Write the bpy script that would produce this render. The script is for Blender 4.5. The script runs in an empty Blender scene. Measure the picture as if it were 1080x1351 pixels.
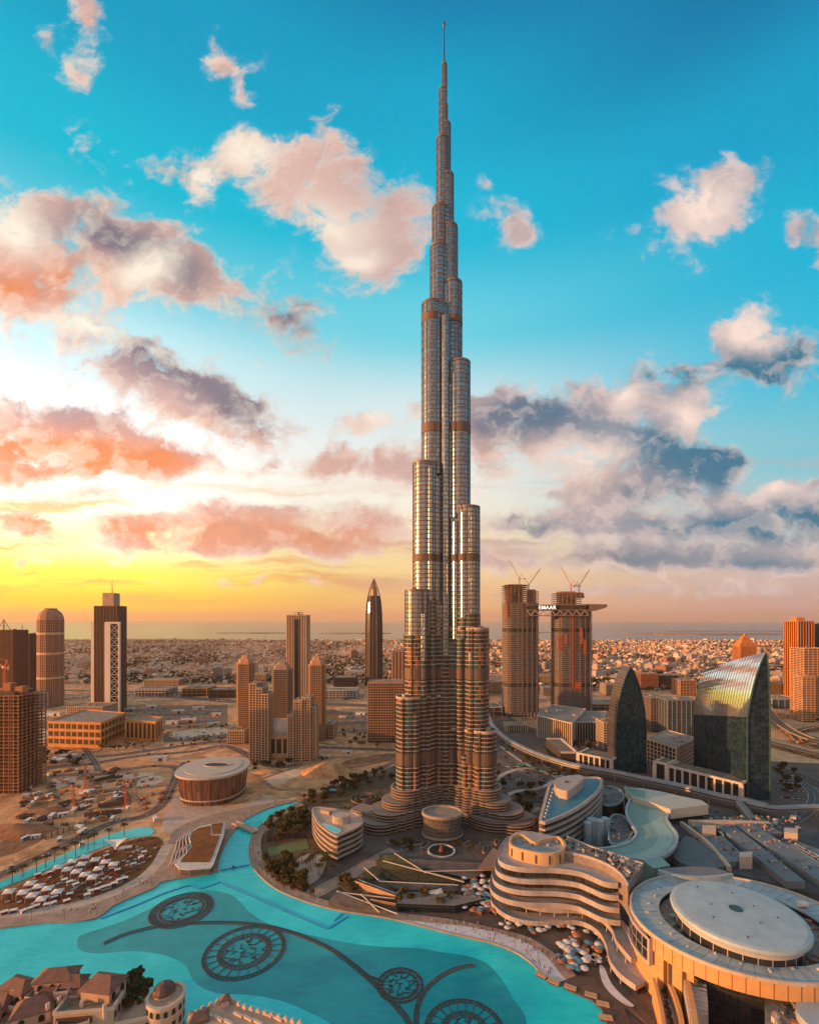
import bpy, math, random
from mathutils import Vector, noise
R = math.radians
sc = bpy.context.scene
COL = sc.collection
rng = random.Random(7)

# ------------------------------------------------------------------ camera
# a level camera 200 m above the ground, looking along +Y, with a vertical lens shift
cam_d = bpy.data.cameras.new('camera'); cam = bpy.data.objects.new('camera', cam_d); COL.objects.link(cam)
cam.location = (0, 0, 200); cam.rotation_euler = (R(90), 0, 0)
cam_d.sensor_fit = 'HORIZONTAL'; cam_d.sensor_width = 36; cam_d.lens = 21.0
cam_d.shift_y = 142.5/1080
cam_d.clip_start = 1; cam_d.clip_end = 200000
sc.camera = cam

# ------------------------------------------------------------------ light
SUN_AZ, SUN_EL = R(-107), R(8)          # azimuth from +Y (negative = left), elevation
sun_dir = Vector((math.sin(SUN_AZ)*math.cos(SUN_EL), math.cos(SUN_AZ)*math.cos(SUN_EL), math.sin(SUN_EL)))
sl = bpy.data.lights.new('sun', 'SUN'); so = bpy.data.objects.new('sun', sl); COL.objects.link(so)
sl.energy = 5.0; sl.angle = R(0.6); sl.color = (1.0, 0.45, 0.16)
so.rotation_euler = sun_dir.to_track_quat('Z', 'Y').to_euler()
sc.view_settings.view_transform = 'Standard'; sc.view_settings.look = 'None'
sc.view_settings.exposure = 0.35; sc.view_settings.gamma = 1.0
sc.cycles.max_bounces = 5; sc.cycles.diffuse_bounces = 2; sc.cycles.glossy_bounces = 3
sc.cycles.volume_bounces = 0; sc.cycles.transparent_max_bounces = 6
sc.cycles.sample_clamp_indirect = 4.0
sc.cycles.use_denoising = True
try: sc.cycles.denoiser = 'OPENIMAGEDENOISE'
except Exception: pass

def srgb(r, g, b):
    f = lambda c: (c/255/12.92 if c/255 <= .04045 else ((c/255+.055)/1.055)**2.4)
    return (f(r), f(g), f(b), 1.0)

class NT:
    """small helper for writing node trees"""
    def __init__(s, tree): s.t = tree; s.n = tree.nodes; s.l = tree.links
    def new(s, typ, **kw):
        nd = s.n.new(typ)
        for k, v in kw.items(): setattr(nd, k, v)
        return nd
    def put(s, sock, v):
        if isinstance(v, bpy.types.NodeSocket): s.l.new(v, sock)
        elif v is not None: sock.default_value = v
    def m(s, op, a, b=None, c=None, clamp=False):
        nd = s.new('ShaderNodeMath', operation=op); nd.use_clamp = clamp
        s.put(nd.inputs[0], a)
        if b is not None: s.put(nd.inputs[1], b)
        if c is not None: s.put(nd.inputs[2], c)
        return nd.outputs[0]
    def vm(s, op, a, b=None, scale=None):
        nd = s.new('ShaderNodeVectorMath', operation=op)
        s.put(nd.inputs[0], a)
        if b is not None: s.put(nd.inputs[1], b)
        if scale is not None: s.put(nd.inputs['Scale'], scale)
        return nd.outputs['Value'] if op in ('LENGTH', 'DOT_PRODUCT') else nd.outputs[0]
    def step(s, x, lo, hi, a=0.0, b=1.0):
        nd = s.new('ShaderNodeMapRange', interpolation_type='SMOOTHSTEP'); nd.clamp = True
        s.put(nd.inputs[0], x)
        for i, v in enumerate((lo, hi, a, b)): s.put(nd.inputs[i+1], v)
        return nd.outputs[0]
    def mix(s, fac, a, b, mode='MIX'):
        nd = s.new('ShaderNodeMix', data_type='RGBA', blend_type=mode); nd.clamp_factor = True
        s.put(nd.inputs[0], fac); s.put(nd.inputs[6], a); s.put(nd.inputs[7], b)
        return nd.outputs[2]
    def ramp(s, fac, stops, interp='EASE'):
        nd = s.new('ShaderNodeValToRGB'); cr = nd.color_ramp; cr.interpolation = interp
        while len(cr.elements) < len(stops): cr.elements.new(0.5)
        for e, (p, c) in zip(cr.elements, stops): e.position = p; e.color = c
        s.put(nd.inputs[0], fac); return nd.outputs[0]
    def noise(s, vec, scale, detail=4, rough=.55, dist=0.0, dims='3D'):
        nd = s.new('ShaderNodeTexNoise', noise_dimensions=dims)
        if vec is not None: s.put(nd.inputs['Vector'], vec)
        nd.inputs['Scale'].default_value = scale; nd.inputs['Detail'].default_value = detail
        nd.inputs['Roughness'].default_value = rough; nd.inputs['Distortion'].default_value = dist
        return nd.outputs['Fac'], nd.outputs['Color']
    def sep(s, v):
        nd = s.new('ShaderNodeSeparateXYZ'); s.put(nd.inputs[0], v); return nd.outputs
    def comb(s, x, y, z=0.0):
        nd = s.new('ShaderNodeCombineXYZ')
        for i, v in enumerate((x, y, z)): s.put(nd.inputs[i], v)
        return nd.outputs[0]

# ------------------------------------------------------------------ sky: air colours by elevation and by angle from the sun, plus clouds
# positions of clouds are angles on the sky: (a, b) = 100ths of tan units used below
DENS = [  # x, y, rx, ry, turn, strength
 (118,22,44,64,10,.85),(95,92,54,34,25,.72),(60,55,40,20,40,.55),(300,80,58,46,15,.78),(322,118,30,18,50,.5),
 (325,205,80,55,15,1.),(266,240,34,48,0,.85),(390,235,110,66,25,1.),(470,275,115,90,30,1.),(440,190,40,60,-20,.75),(480,345,90,50,20,.85),(545,300,60,70,0,.8),
 (190,215,100,40,15,.33),(90,190,120,50,0,.22),
 (40,310,190,85,8,1.1),(150,335,140,80,12,1.1),(260,370,110,75,15,1.),(385,425,90,80,20,.62),(10,390,170,70,5,1.),
 (195,492,190,62,18,1.1),(305,552,125,46,18,1.05),(70,565,190,70,6,1.15),(190,605,170,45,6,.95),(0,610,170,60,0,.9),
 (180,690,180,30,-3,.85),(340,680,140,38,0,.85),(230,718,280,26,-2,.75),(20,690,80,34,0,.7),(410,722,190,34,0,.75),(500,690,120,45,0,.7),(120,650,90,12,-4,.4),(60,745,200,14,0,.4),(330,770,330,14,0,.35),
 (480,558,100,52,-15,.62),(430,612,90,26,0,.5),(560,612,130,52,0,.75),(640,545,100,52,0,.8),
 (695,550,140,56,6,.98),(820,545,95,60,10,1.),(905,545,80,50,0,.85),(775,606,160,54,0,.92),(890,600,120,48,10,.95),(945,610,70,22,0,.7),(865,648,130,34,0,.8),
 (922,280,98,80,-20,1.15),(962,245,50,46,0,.8),(830,303,36,24,0,.4),(670,300,60,48,10,.72),(650,237,26,18,0,.4),(1050,302,54,40,-20,.75),(1085,345,24,40,0,.6),
 (985,440,84,60,-5,1.1),(1062,462,80,50,0,.62),(980,490,130,48,0,.55),(880,490,110,30,0,.32),(1030,645,44,24,0,.75),(1075,640,50,22,0,.6),
 (950,690,240,44,-2,1.),(1060,690,130,44,0,1.),(800,690,120,34,0,.7),(690,692,90,38,0,.72),(840,738,210,34,0,.8),(1010,742,190,30,0,.8),(660,742,120,28,0,.55),(720,655,120,24,0,.5),
 (760,780,300,16,0,.4),(1000,785,260,16,0,.4)]
DARK = [
 (150,315,130,55,20,.9),(240,365,80,55,10,.6),(390,420,90,80,10,.9),(190,215,120,50,0,.6),(40,300,60,22,10,.3),
 (230,480,200,55,18,1.),(330,545,110,36,18,.75),(70,520,170,50,8,.55),(110,560,120,30,8,.35),
 (690,540,110,50,-5,1.),(780,575,120,50,10,.6),(900,600,150,40,10,1.25),(860,645,120,28,0,.9),(960,610,70,30,0,1.),
 (1000,485,140,40,0,1.),(1065,465,60,40,0,.8),(880,495,110,34,0,.8),(980,695,220,34,0,1.),(1070,690,100,34,0,.7),(700,695,80,30,0,.6),(830,740,150,22,0,.7),(1010,745,160,20,0,.6),(640,560,50,40,0,.3),(470,330,110,60,0,.25),(500,240,50,60,0,.3)]
WARM = [
 (10,375,190,60,8,1.),(100,360,110,40,8,.5),(50,590,230,55,5,1.3),(190,610,150,32,5,1.1),(300,575,110,22,15,.6),(0,640,200,40,0,.8),
 (200,700,320,45,0,1.),(440,710,200,55,0,.85),(20,695,120,50,0,1.),(200,760,380,30,0,.7),(470,590,120,60,0,.35),(640,600,130,50,0,.42),(780,640,160,50,0,.25),(700,760,260,50,0,.4)]
LITE = [(325,195,60,45,10,1.),(268,235,30,45,0,1.),(440,300,90,60,30,.7),(470,340,40,20,0,.8),(15,300,70,40,20,1.),(190,360,60,40,-20,1.),(110,430,90,26,8,.7),(925,270,70,60,0,1.),(985,430,60,40,0,1.),(830,525,34,30,0,.8),(905,545,45,34,0,.8),(760,610,90,50,-15,.9),(1030,645,40,22,0,1.),(500,545,60,40,0,.8),(330,500,80,30,20,.35)]

w = bpy.data.worlds.new('World'); sc.world = w; w.use_nodes = True
w.cycles.sampling_method = 'MANUAL'; w.cycles.sample_map_resolution = 512
T = NT(w.node_tree); T.n.clear()

def blob_group(name, lists):
    g = bpy.data.node_groups.new(name, 'ShaderNodeTree')
    g.interface.new_socket('P', in_out='INPUT', socket_type='NodeSocketVector')
    for k in range(len(lists)): g.interface.new_socket('F%d' % k, in_out='OUTPUT', socket_type='NodeSocketFloat')
    q = NT(g); gi = q.new('NodeGroupInput'); go = q.new('NodeGroupOutput')
    for k, bl in enumerate(lists):
        acc = None
        for (x, y, rx, ry, rot, s) in bl:
            mp = q.new('ShaderNodeMapping', vector_type='TEXTURE'); q.put(mp.inputs[0], gi.outputs[0])
            mp.inputs[1].default_value = (x/100, y/100, 0); mp.inputs[2].default_value = (0, 0, R(rot)); mp.inputs[3].default_value = (rx/100*1.35, ry/100*1.35, 1)
            gr = q.new('ShaderNodeTexGradient', gradient_type='QUADRATIC_SPHERE'); q.put(gr.inputs[0], mp.outputs[0])
            acc = q.m('MULTIPLY_ADD', gr.outputs['Fac'], s*1.6, acc if acc is not None else 0.0)
        q.put(go.inputs[k], acc)
    return g

tc = T.new('ShaderNodeTexCoord'); D = tc.outputs['Generated']
dx, dy, dz = T.sep(D)
ay = T.m('MAXIMUM', T.m('ABSOLUTE', dy), 0.02)
P = T.comb(T.m('MULTIPLY_ADD', T.m('DIVIDE', dx, ay), 6.30, 5.40), T.m('MULTIPLY_ADD', T.m('DIVIDE', dz, ay), -6.30, 8.18), 0.0)
hl = T.m('SQRT', T.m('ADD', T.m('MULTIPLY', dx, dx), T.m('ADD', T.m('MULTIPLY', dy, dy), 1e-5)))
t = T.m('DIVIDE', T.m('MAXIMUM', dz, 0.0), hl)                       # tangent of the elevation
GLOW_AZ = R(-84)                                                         # the brightest part of the evening sky
c = T.m('DIVIDE', T.m('ADD', T.m('MULTIPLY', dx, math.sin(GLOW_AZ)), T.m('MULTIPLY', dy, math.cos(GLOW_AZ))), hl)
tf = T.m('DIVIDE', t, 1.4)
def stops(rows, k):
    return [(min(1, max(0, (818-y)/630/k/1.4)), srgb(*col)) for y, col in rows]
right = T.ramp(tf, stops([(818,(164,140,150)),(800,(204,166,160)),(755,(208,186,180)),(690,(186,204,206)),(600,(120,200,216)),(480,(34,190,222)),(330,(0,180,216)),(150,(0,160,204)),(-60,(0,114,166))], 1.25))
mid = T.ramp(tf, stops([(818,(232,160,120)),(795,(250,194,128)),(740,(255,220,160)),(650,(255,246,230)),(545,(222,240,242)),(430,(110,214,232)),(300,(20,190,222)),(140,(0,170,209)),(-60,(0,126,176))], 1.02))
left = T.ramp(tf, stops([(818,(250,170,60)),(795,(255,196,48)),(755,(255,232,84)),(715,(255,250,178)),(640,(255,255,240)),(540,(250,252,250)),(440,(200,236,242)),(300,(96,206,226)),(180,(0,190,218)),(-60,(0,160,200))], 1.25))
base = T.mix(T.step(c, .0, .66), T.mix(T.step(c, -.62, .12), right, mid), left)

wn, wc = T.noise(P, 1.1, 5, .6)
Pw = T.vm('ADD', P, T.vm('SCALE', T.vm('SUBTRACT', wc, (.5, .5, .5)), scale=0.6))
Ps = T.vm('MULTIPLY', Pw, (1.0, 1.35, 1.0))
n1, _ = T.noise(Ps, 1.5, 10, .60, .12)
n2, _ = T.noise(T.vm('ADD', Ps, (-0.16, -0.12, 0.0)), 1.55, 6, .60, .15)
gA = blob_group('cloud_fields', [DENS, DARK, WARM, LITE])
ga = T.new('ShaderNodeGroup'); ga.node_tree = gA; T.put(ga.inputs[0], Pw)
dens, dark, warm, lite = ga.outputs
front = T.step(ay, .2, .45)
n3, _ = T.noise(Ps, 5.5, 6, .6, .3)
raw = T.m('ADD', T.m('MULTIPLY', T.m('MINIMUM', dens, 1.05), 0.98), T.m('ADD', T.m('MULTIPLY', T.m('SUBTRACT', n1, .5), 2.7), T.m('MULTIPLY', T.m('SUBTRACT', n3, .5), .55)))
alpha = T.m('MULTIPLY', T.step(raw, .28, .96), T.m('MULTIPLY', front, T.step(dens, .02, .25)))
relief = T.m('ADD', T.m('MULTIPLY', T.m('SUBTRACT', n1, n2), 4.6), .5, clamp=True)   # towards the sun, brighter
edge = T.m('SUBTRACT', 1.0, T.step(raw, .45, 1.25))
hi_l = T.mix(T.step(c, -.3, .65), srgb(255,228,214), srgb(255,242,222))
gray = T.mix(T.step(c, -.55, .3), srgb(58,122,150), srgb(134,124,136))
body = T.mix(T.step(c, -.55, .45), srgb(186,176,180), srgb(224,184,172))
cc = T.mix(T.m('MULTIPLY', dark, .95, clamp=True), body, gray)
cc = T.mix(T.m('MULTIPLY', warm, .62, clamp=True), cc, T.mix(T.step(c, -.1, .6), srgb(248,184,152), srgb(230,138,88)))
cc = T.mix(T.m('MULTIPLY', lite, .95, clamp=True), cc, hi_l)
shade = T.m('ADD', T.m('MULTIPLY', relief, .75), T.m('MULTIPLY', edge, .55))
cc = T.mix(T.m('MULTIPLY', T.m('SUBTRACT', shade, .45), .9, clamp=True), cc, hi_l)
cc = T.mix(T.m('MULTIPLY', T.m('SUBTRACT', .42, relief), .7, clamp=True), cc, T.mix(.5, gray, cc))
sn, _ = T.noise(T.vm('MULTIPLY', T.vm('ADD', P, T.vm('SCALE', T.vm('SUBTRACT', wc, (.5, .5, .5)), scale=.35)), (.22, 2.3, 1.0)), 1.6, 7, .6)
streak = T.m('MULTIPLY', T.m('MULTIPLY', T.step(sn, .48, .66), front), T.m('MULTIPLY', T.step(t, .0, .04), T.step(t, .36, .16)))
base = T.mix(T.m('MULTIPLY', streak, .85), base, T.mix(T.step(c, -.3, .5), srgb(196,178,184), srgb(246,170,92)))
skyc = T.mix(alpha, base, cc)
# unseen peach cloud bank, added behind the viewer for warm light and reflections
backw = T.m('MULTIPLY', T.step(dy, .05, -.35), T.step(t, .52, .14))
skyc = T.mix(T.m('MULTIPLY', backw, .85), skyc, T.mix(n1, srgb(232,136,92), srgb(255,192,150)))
# unseen peach cirrus overhead, added to warm the light from above
skyc = T.mix(T.m('MULTIPLY', T.step(dz, .82, .93), .9), skyc, srgb(226,196,184))
low = T.step(dz, -.02, 0.0)
skyc = T.mix(T.m('MULTIPLY', T.step(c, .80, .98), T.step(t, .8, .1)), skyc, srgb(255,158,66))
skyc = T.mix(low, srgb(150,115,90), skyc)
nis = T.new('ShaderNodeTexSky', sky_type='NISHITA'); nis.sun_disc = False; nis.sun_elevation = SUN_EL; nis.sun_rotation = SUN_AZ
nis.air_density = 1.2; nis.dust_density = 2.0; nis.ozone_density = 2.0
bg1 = T.new('ShaderNodeBackground'); T.put(bg1.inputs[0], nis.outputs[0]); bg1.inputs[1].default_value = 0.05
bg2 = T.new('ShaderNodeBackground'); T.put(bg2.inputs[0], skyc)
glow = T.m('ADD', T.m('MULTIPLY', T.m('MULTIPLY', T.step(c, .25, .8), T.step(t, .75, .12)), .62), T.m('MULTIPLY', T.m('MULTIPLY', T.step(c, .78, .98), T.step(t, .7, .05)), 2.6))
glow = T.m('ADD', glow, T.m('MULTIPLY', backw, .42))  # the added bank is brightened to light walls facing the camera
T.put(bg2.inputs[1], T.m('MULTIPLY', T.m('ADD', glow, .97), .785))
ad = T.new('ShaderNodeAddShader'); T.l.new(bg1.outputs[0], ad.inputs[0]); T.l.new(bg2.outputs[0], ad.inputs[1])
# the clouds and colours stay on top of a thin physical sky
bg1.inputs[1].default_value = 0.003
ow = T.new('ShaderNodeOutputWorld'); T.l.new(ad.outputs[0], ow.inputs[0])

# ------------------------------------------------------------------ measuring: photograph pixels -> metres
def G(px, py, z=0.0):
    Y = 630*(200-z)/(py-818); return ((px-540)*Y/630, Y)
def GP(pts, z=0.0): return [G(x, y, z) for x, y in pts]
def ZA(py, Y): return 200-(py-818)*Y/630
def XA(px, Y): return (px-540)*Y/630

# ------------------------------------------------------------------ materials
MATS = {}
def rgba(c): return (c[0], c[1], c[2], 1.0)
def base_nodes(name):
    m = bpy.data.materials.new(name); m.use_nodes = True
    q = NT(m.node_tree); b = q.n['Principled BSDF']
    return m, q, b
def mat(name, col, rough=.75, metal=0.0, var=.22, size=12.0, spec=.35, bump=0.0, streak=False, dirt=None, emit=0):
    """plain surface with two sizes of wear / dirt in it"""
    if name in MATS: return MATS[name]
    m, q, b = base_nodes(name)
    pos = q.new('ShaderNodeNewGeometry').outputs['Position']
    if streak: pos = q.vm('MULTIPLY', pos, (1, 1, .12))
    a, _ = q.noise(pos, 1/size, 6, .62); f, _ = q.noise(pos, 7/size, 4, .6)
    k = q.m('ADD', q.m('MULTIPLY', a, .65), q.m('MULTIPLY', f, .35))
    k = q.step(k, .28, .72)
    lo = tuple(x*(1-var) for x in col[:3]); hi = tuple(min(1, x*(1+var)) for x in col[:3])
    cc = q.mix(k, rgba(dirt or lo), rgba(hi))
    q.put(b.inputs['Base Color'], cc)
    b.inputs['Roughness'].default_value = rough; b.inputs['Metallic'].default_value = metal
    b.inputs['Specular IOR Level'].default_value = spec
    if bump:
        bp = q.new('ShaderNodeBump'); bp.inputs['Strength'].default_value = bump; q.put(bp.inputs['Height'], f); q.put(b.inputs['Normal'], bp.outputs[0])
    if emit:
        b.inputs['Emission Color'].default_value = rgba(col); b.inputs['Emission Strength'].default_value = emit
    MATS[name] = m; return m
def facade(name, wall, glass, bay=3.5, floor=3.6, mx=.22, my0=.22, my1=.85, roof=None, grough=.12, gmetal=.0, wrough=.8, vary=.6, lit=0.0, vstripe=0.0, wobble=.0, spec=.5, wmetal=0.0):
    """walls carry UVs in metres (along the wall, height); glazing bays are cut out of the wall colour with it"""
    if name in MATS: return MATS[name]
    m, q, b = base_nodes(name)
    uv = q.new('ShaderNodeUVMap'); uv.uv_map = 'uv'
    u, v, _ = q.sep(uv.outputs[0])
    ub = q.m('DIVIDE', u, bay); vb = q.m('DIVIDE', v, floor)
    fu = q.m('FRACT', ub); fv = q.m('FRACT', vb)
    du = q.m('ABSOLUTE', q.m('SUBTRACT', fu, .5))
    win = q.m('MULTIPLY', q.m('LESS_THAN', du, .5-mx), q.m('MULTIPLY', q.m('GREATER_THAN', fv, my0), q.m('LESS_THAN', fv, my1)))
    geo = q.new('ShaderNodeNewGeometry'); nz = q.sep(geo.outputs['True Normal'])[2]
    side = q.m('LESS_THAN', q.m('ABSOLUTE', nz), .6)
    win = q.m('MULTIPLY', win, side)
    wn = q.new('ShaderNodeTexWhiteNoise', noise_dimensions='2D'); q.put(wn.inputs['Vector'], q.comb(q.m('FLOOR', ub), q.m('FLOOR', vb)))
    a, _ = q.noise(q.vm('MULTIPLY', geo.outputs['Position'], (1, 1, .35)), .07, 6, .65)
    wcol = q.mix(a, rgba([x*.72 for x in wall]), rgba([min(1, x*1.25) for x in wall]))
    if roof: 
        r1, _ = q.noise(geo.outputs['Position'], .22, 5, .6)
        wcol = q.mix(q.m('SUBTRACT', 1.0, side), wcol, q.mix(r1, rgba([x*.65 for x in roof]), rgba([min(1, x*1.3) for x in roof])))
    gcol = q.mix(q.m('MULTIPLY', wn.outputs['Value'], vary), rgba(glass), rgba([min(1, x*2.2+.02) for x in glass]))
    if vstripe:
        st = q.new('ShaderNodeTexWhiteNoise', noise_dimensions='2D'); q.put(st.inputs['Vector'], q.comb(q.m('FLOOR', q.m('DIVIDE', ub, 2.0)), q.m('FLOOR', q.m('DIVIDE', vb, 14.0))))
        k1 = q.m('MULTIPLY', q.m('GREATER_THAN', st.outputs['Value'], .78), q.m('GREATER_THAN', wn.outputs['Value'], .25)); gcol = q.mix(k1, gcol, (.03, .15, .15, 1))
        k2 = q.m('MULTIPLY', q.m('LESS_THAN', st.outputs['Value'], .16), q.m('GREATER_THAN', wn.outputs['Value'], .35)); gcol = q.mix(k2, gcol, (.36, .15, .06, 1))  # orange strips: glints of low sun painted into the glass colour
    q.put(b.inputs['Base Color'], q.mix(win, wcol, gcol))
    q.put(b.inputs['Roughness'], q.m('ADD', q.m('MULTIPLY', win, grough-wrough), wrough))
    q.put(b.inputs['Metallic'], q.m('ADD', wmetal, q.m('MULTIPLY', win, gmetal-wmetal)))
    b.inputs['Specular IOR Level'].default_value = spec
    bp = q.new('ShaderNodeBump'); bp.inputs['Strength'].default_value = .6; bp.inputs['Distance'].default_value = .25
    q.put(bp.inputs['Height'], q.m('SUBTRACT', 1.0, win))
    nrm = bp.outputs[0]
    if wobble:
        _, wcn = wn.outputs['Value'], wn.outputs['Color']
        nrm = q.vm('NORMALIZE', q.vm('ADD', nrm, q.vm('SCALE', q.vm('MULTIPLY', q.vm('SUBTRACT', wcn, (.5, .5, .5)), q.comb(win, win, win)), scale=wobble)))
    q.put(b.inputs['Normal'], nrm)
    MATS[name] = m; return m

# ------------------------------------------------------------------ mesh builder: everything is given in world metres
ORG = {}
def clean(poly):
    a = sum(poly[i][0]*poly[(i+1) % len(poly)][1]-poly[(i+1) % len(poly)][0]*poly[i][1] for i in range(len(poly)))
    return list(poly) if a > 0 else list(poly)[::-1]
class MB:
    def __init__(s): s.v = []; s.f = []; s.uv = []
    def face(s, idx, uv=None):
        s.f.append(tuple(idx)); s.uv.append(uv or [(s.v[i][0], s.v[i][1]) for i in idx])
    def add(s, pts): n = len(s.v); s.v += [tuple(p) for p in pts]; return list(range(n, n+len(pts)))
    def wall(s, lo, hi, closed=True, flip=False):
        """quads between two point rows of equal length; u runs along the row"""
        a = s.add(lo); b = s.add(hi); n = len(lo); u = 0.0
        for i in range(n if closed else n-1):
            j = (i+1) % n
            d = (Vector(lo[j])-Vector(lo[i])).length
            q = [a[i], a[j], b[j], b[i]]; uv = [(u, lo[i][2]), (u+d, lo[j][2]), (u+d, hi[j][2]), (u, hi[i][2])]
            if flip: q.reverse(); uv.reverse()
            s.face(q, uv); u += d
        return s
    def prism(s, poly, z0, z1, top=True, bottom=False, scale_top=1.0, walls=True):
        p = clean(poly)
        if scale_top != 1.0:
            cx = sum(x for x, y in p)/len(p); cy = sum(y for x, y in p)/len(p)
            pt = [(cx+(x-cx)*scale_top, cy+(y-cy)*scale_top) for x, y in p]
        else: pt = p
        zt = z1 if callable(z1) else (lambda x, y: z1)
        zb = z0 if callable(z0) else (lambda x, y: z0)
        lo = [(x, y, zb(x, y)) for x, y in p]; hi = [(x, y, zt(x, y)) for x, y in pt]
        if walls: s.wall(lo, hi)
        if top: s.face(s.add(hi))
        if bottom: s.face(s.add(lo)[::-1])
        return s
    def sheet(s, poly, z):
        s.face(s.add([(x, y, z) for x, y in clean(poly)])); return s
    def ring(s, outer, inner, z0, z1, top=True, bottom=True):
        """band between two loops of equal length (inner inside outer)"""
        o = outer; i = inner
        s.wall([(x, y, z0) for x, y in o], [(x, y, z1) for x, y in o])
        s.wall([(x, y, z0) for x, y in i], [(x, y, z1) for x, y in i], flip=True)
        if top: s.wall([(x, y, z1) for x, y in o], [(x, y, z1) for x, y in i])
        if bottom: s.wall([(x, y, z0) for x, y in o], [(x, y, z0) for x, y in i], flip=True)
        return s
    def box(s, cx, cy, z0, sx, sy, sz, rot=0.0, bottom=False):
        c, k = math.cos(rot), math.sin(rot)
        p = [(cx+x*c-y*k, cy+x*k+y*c) for x, y in ((-sx/2, -sy/2), (sx/2, -sy/2), (sx/2, sy/2), (-sx/2, sy/2))]
        return s.prism(p, z0, z0+sz, bottom=bottom)
    def bar(s, a, b, wd, ht=None):
        """square bar from a to b"""
        a = Vector(a); b = Vector(b); d = (b-a).normalized(); ht = ht or wd
        up = Vector((0, 0, 1)) if abs(d.z) < .95 else Vector((1, 0, 0))
        x = d.cross(up).normalized()*wd/2; y = x.cross(d).normalized()*ht/2
        lo = [a-x-y, a+x-y, a+x+y, a-x+y]; hi = [p+(b-a) for p in lo]
        s.wall(lo, hi, flip=True); s.face(s.add(lo)); s.face(s.add(hi)[::-1]); return s
    def tube(s, path, r, n=8, cap=True):
        rows = []
        for i, p in enumerate(path):
            p = Vector(p); a = Vector(path[max(0, i-1)]); b = Vector(path[min(len(path)-1, i+1)])
            d = (b-a).normalized(); up = Vector((0, 0, 1)) if abs(d.z) < .9 else Vector((1, 0, 0))
            x = d.cross(up).normalized(); y = x.cross(d).normalized()
            ri = r[i] if isinstance(r, (list, tuple)) else r
            rows.append([tuple(p+x*ri*math.cos(2*math.pi*k/n)+y*ri*math.sin(2*math.pi*k/n)) for k in range(n)])
        for i in range(len(rows)-1): s.wall(rows[i], rows[i+1], flip=False)
        if cap: s.face(s.add(rows[0])[::-1]); s.face(s.add(rows[-1]))
        return s
    def loft(s, rows, closed=True, caps=True):
        for i in range(len(rows)-1): s.wall(rows[i], rows[i+1], closed=closed)
        if caps: s.face(s.add(rows[0])[::-1]); s.face(s.add(rows[-1]))
        return s
    def ribbon(s, path, wd, z0, z1, bottom=False):
        L, Rr = offset_path(path, wd/2), offset_path(path, -wd/2)
        return s.prism(L[::-1]+Rr if False else Rr+L[::-1], z0, z1, bottom=bottom)
    def build(s, name, material, parent=None, smooth=False):
        me = bpy.data.meshes.new(name)
        org = Vector((0, 0, 0))
        if parent is not None: org = ORG[parent.name]
        elif s.v:
            xs = [p[0] for p in s.v]; ys = [p[1] for p in s.v]; zs = [p[2] for p in s.v]
            org = Vector(((min(xs)+max(xs))/2, (min(ys)+max(ys))/2, min(zs)))
        me.from_pydata([tuple(Vector(p)-org) for p in s.v], [], s.f)
        ul = me.uv_layers.new(name='uv'); flat = [c for f in s.uv for p in f for c in p]
        ul.data.foreach_set('uv', flat)
        me.materials.append(material)
        if smooth:
            me.polygons.foreach_set('use_smooth', [True]*len(me.polygons))
        me.update()
        o = bpy.data.objects.new(name, me); COL.objects.link(o); ORG[o.name] = org
        if parent is not None: o.parent = parent
        else: o.location = org
        return o
def tag(o, label=None, cat=None, group=None, kind=None):
    if label: o['label'] = label
    if cat: o['category'] = cat
    if group: o['group'] = group
    if kind: o['kind'] = kind
    return o
def thing(name, label, cat, loc, group=None):
    o = bpy.data.objects.new(name, None); COL.objects.link(o); o.location = loc; o.empty_display_size = 1
    ORG[o.name] = Vector(loc); return tag(o, label, cat, group)
def put_copy(src, loc, rz=0.0, sc_=1.0, label=None, group=None):
    def cp(o, par):
        n = o.copy(); COL.objects.link(n); ORG[n.name] = ORG[o.name]
        if par is not None: n.parent = par
        for ch in KIDS(o): cp(ch, n)
        return n
    r = cp(src, None); r.location = loc; r.rotation_euler = (0, 0, rz); r.scale = (sc_, sc_, sc_) if not isinstance(sc_, tuple) else sc_
    if label: r['label'] = label
    if group: r['group'] = group
    return r
_k = {}
def KIDS(o):
    if o.name not in _k: _k[o.name] = list(o.children)
    return _k[o.name]
def spline(pts, n=6, closed=False):
    """Catmull-Rom through 2-D / 3-D points"""
    out = []; m = len(pts); d = len(pts[0])
    for i in range(m if closed else m-1):
        p = [pts[(i+k-1) % m] if closed else pts[min(m-1, max(0, i+k-1))] for k in range(4)]
        for j in range(n):
            u = j/n
            out.append(tuple(.5*((2*p[1][a])+(-p[0][a]+p[2][a])*u+(2*p[0][a]-5*p[1][a]+4*p[2][a]-p[3][a])*u*u+(-p[0][a]+3*p[1][a]-3*p[2][a]+p[3][a])*u**3) for a in range(d)))
    if not closed: out.append(tuple(pts[-1]))
    return out
def offset_path(path, d, closed=False):
    out = []; n = len(path)
    for i in range(n):
        a = Vector(path[(i-1) % n] if closed else path[max(0, i-1)][:2]).to_2d(); b = Vector(path[(i+1) % n] if closed else path[min(n-1, i+1)][:2]).to_2d()
        t = (b-a).normalized(); out.append((path[i][0]-t.y*d, path[i][1]+t.x*d))
    return out
def ellipse(cx, cy, a, b, n=64, rot=0.0, t0=0.0, t1=2*math.pi, end=False):
    m = n+1 if end else n; c, k = math.cos(rot), math.sin(rot); out = []
    for i in range(m):
        t = t0+(t1-t0)*i/n; x, y = a*math.cos(t), b*math.sin(t); out.append((cx+x*c-y*k, cy+x*k+y*c))
    return out
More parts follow.
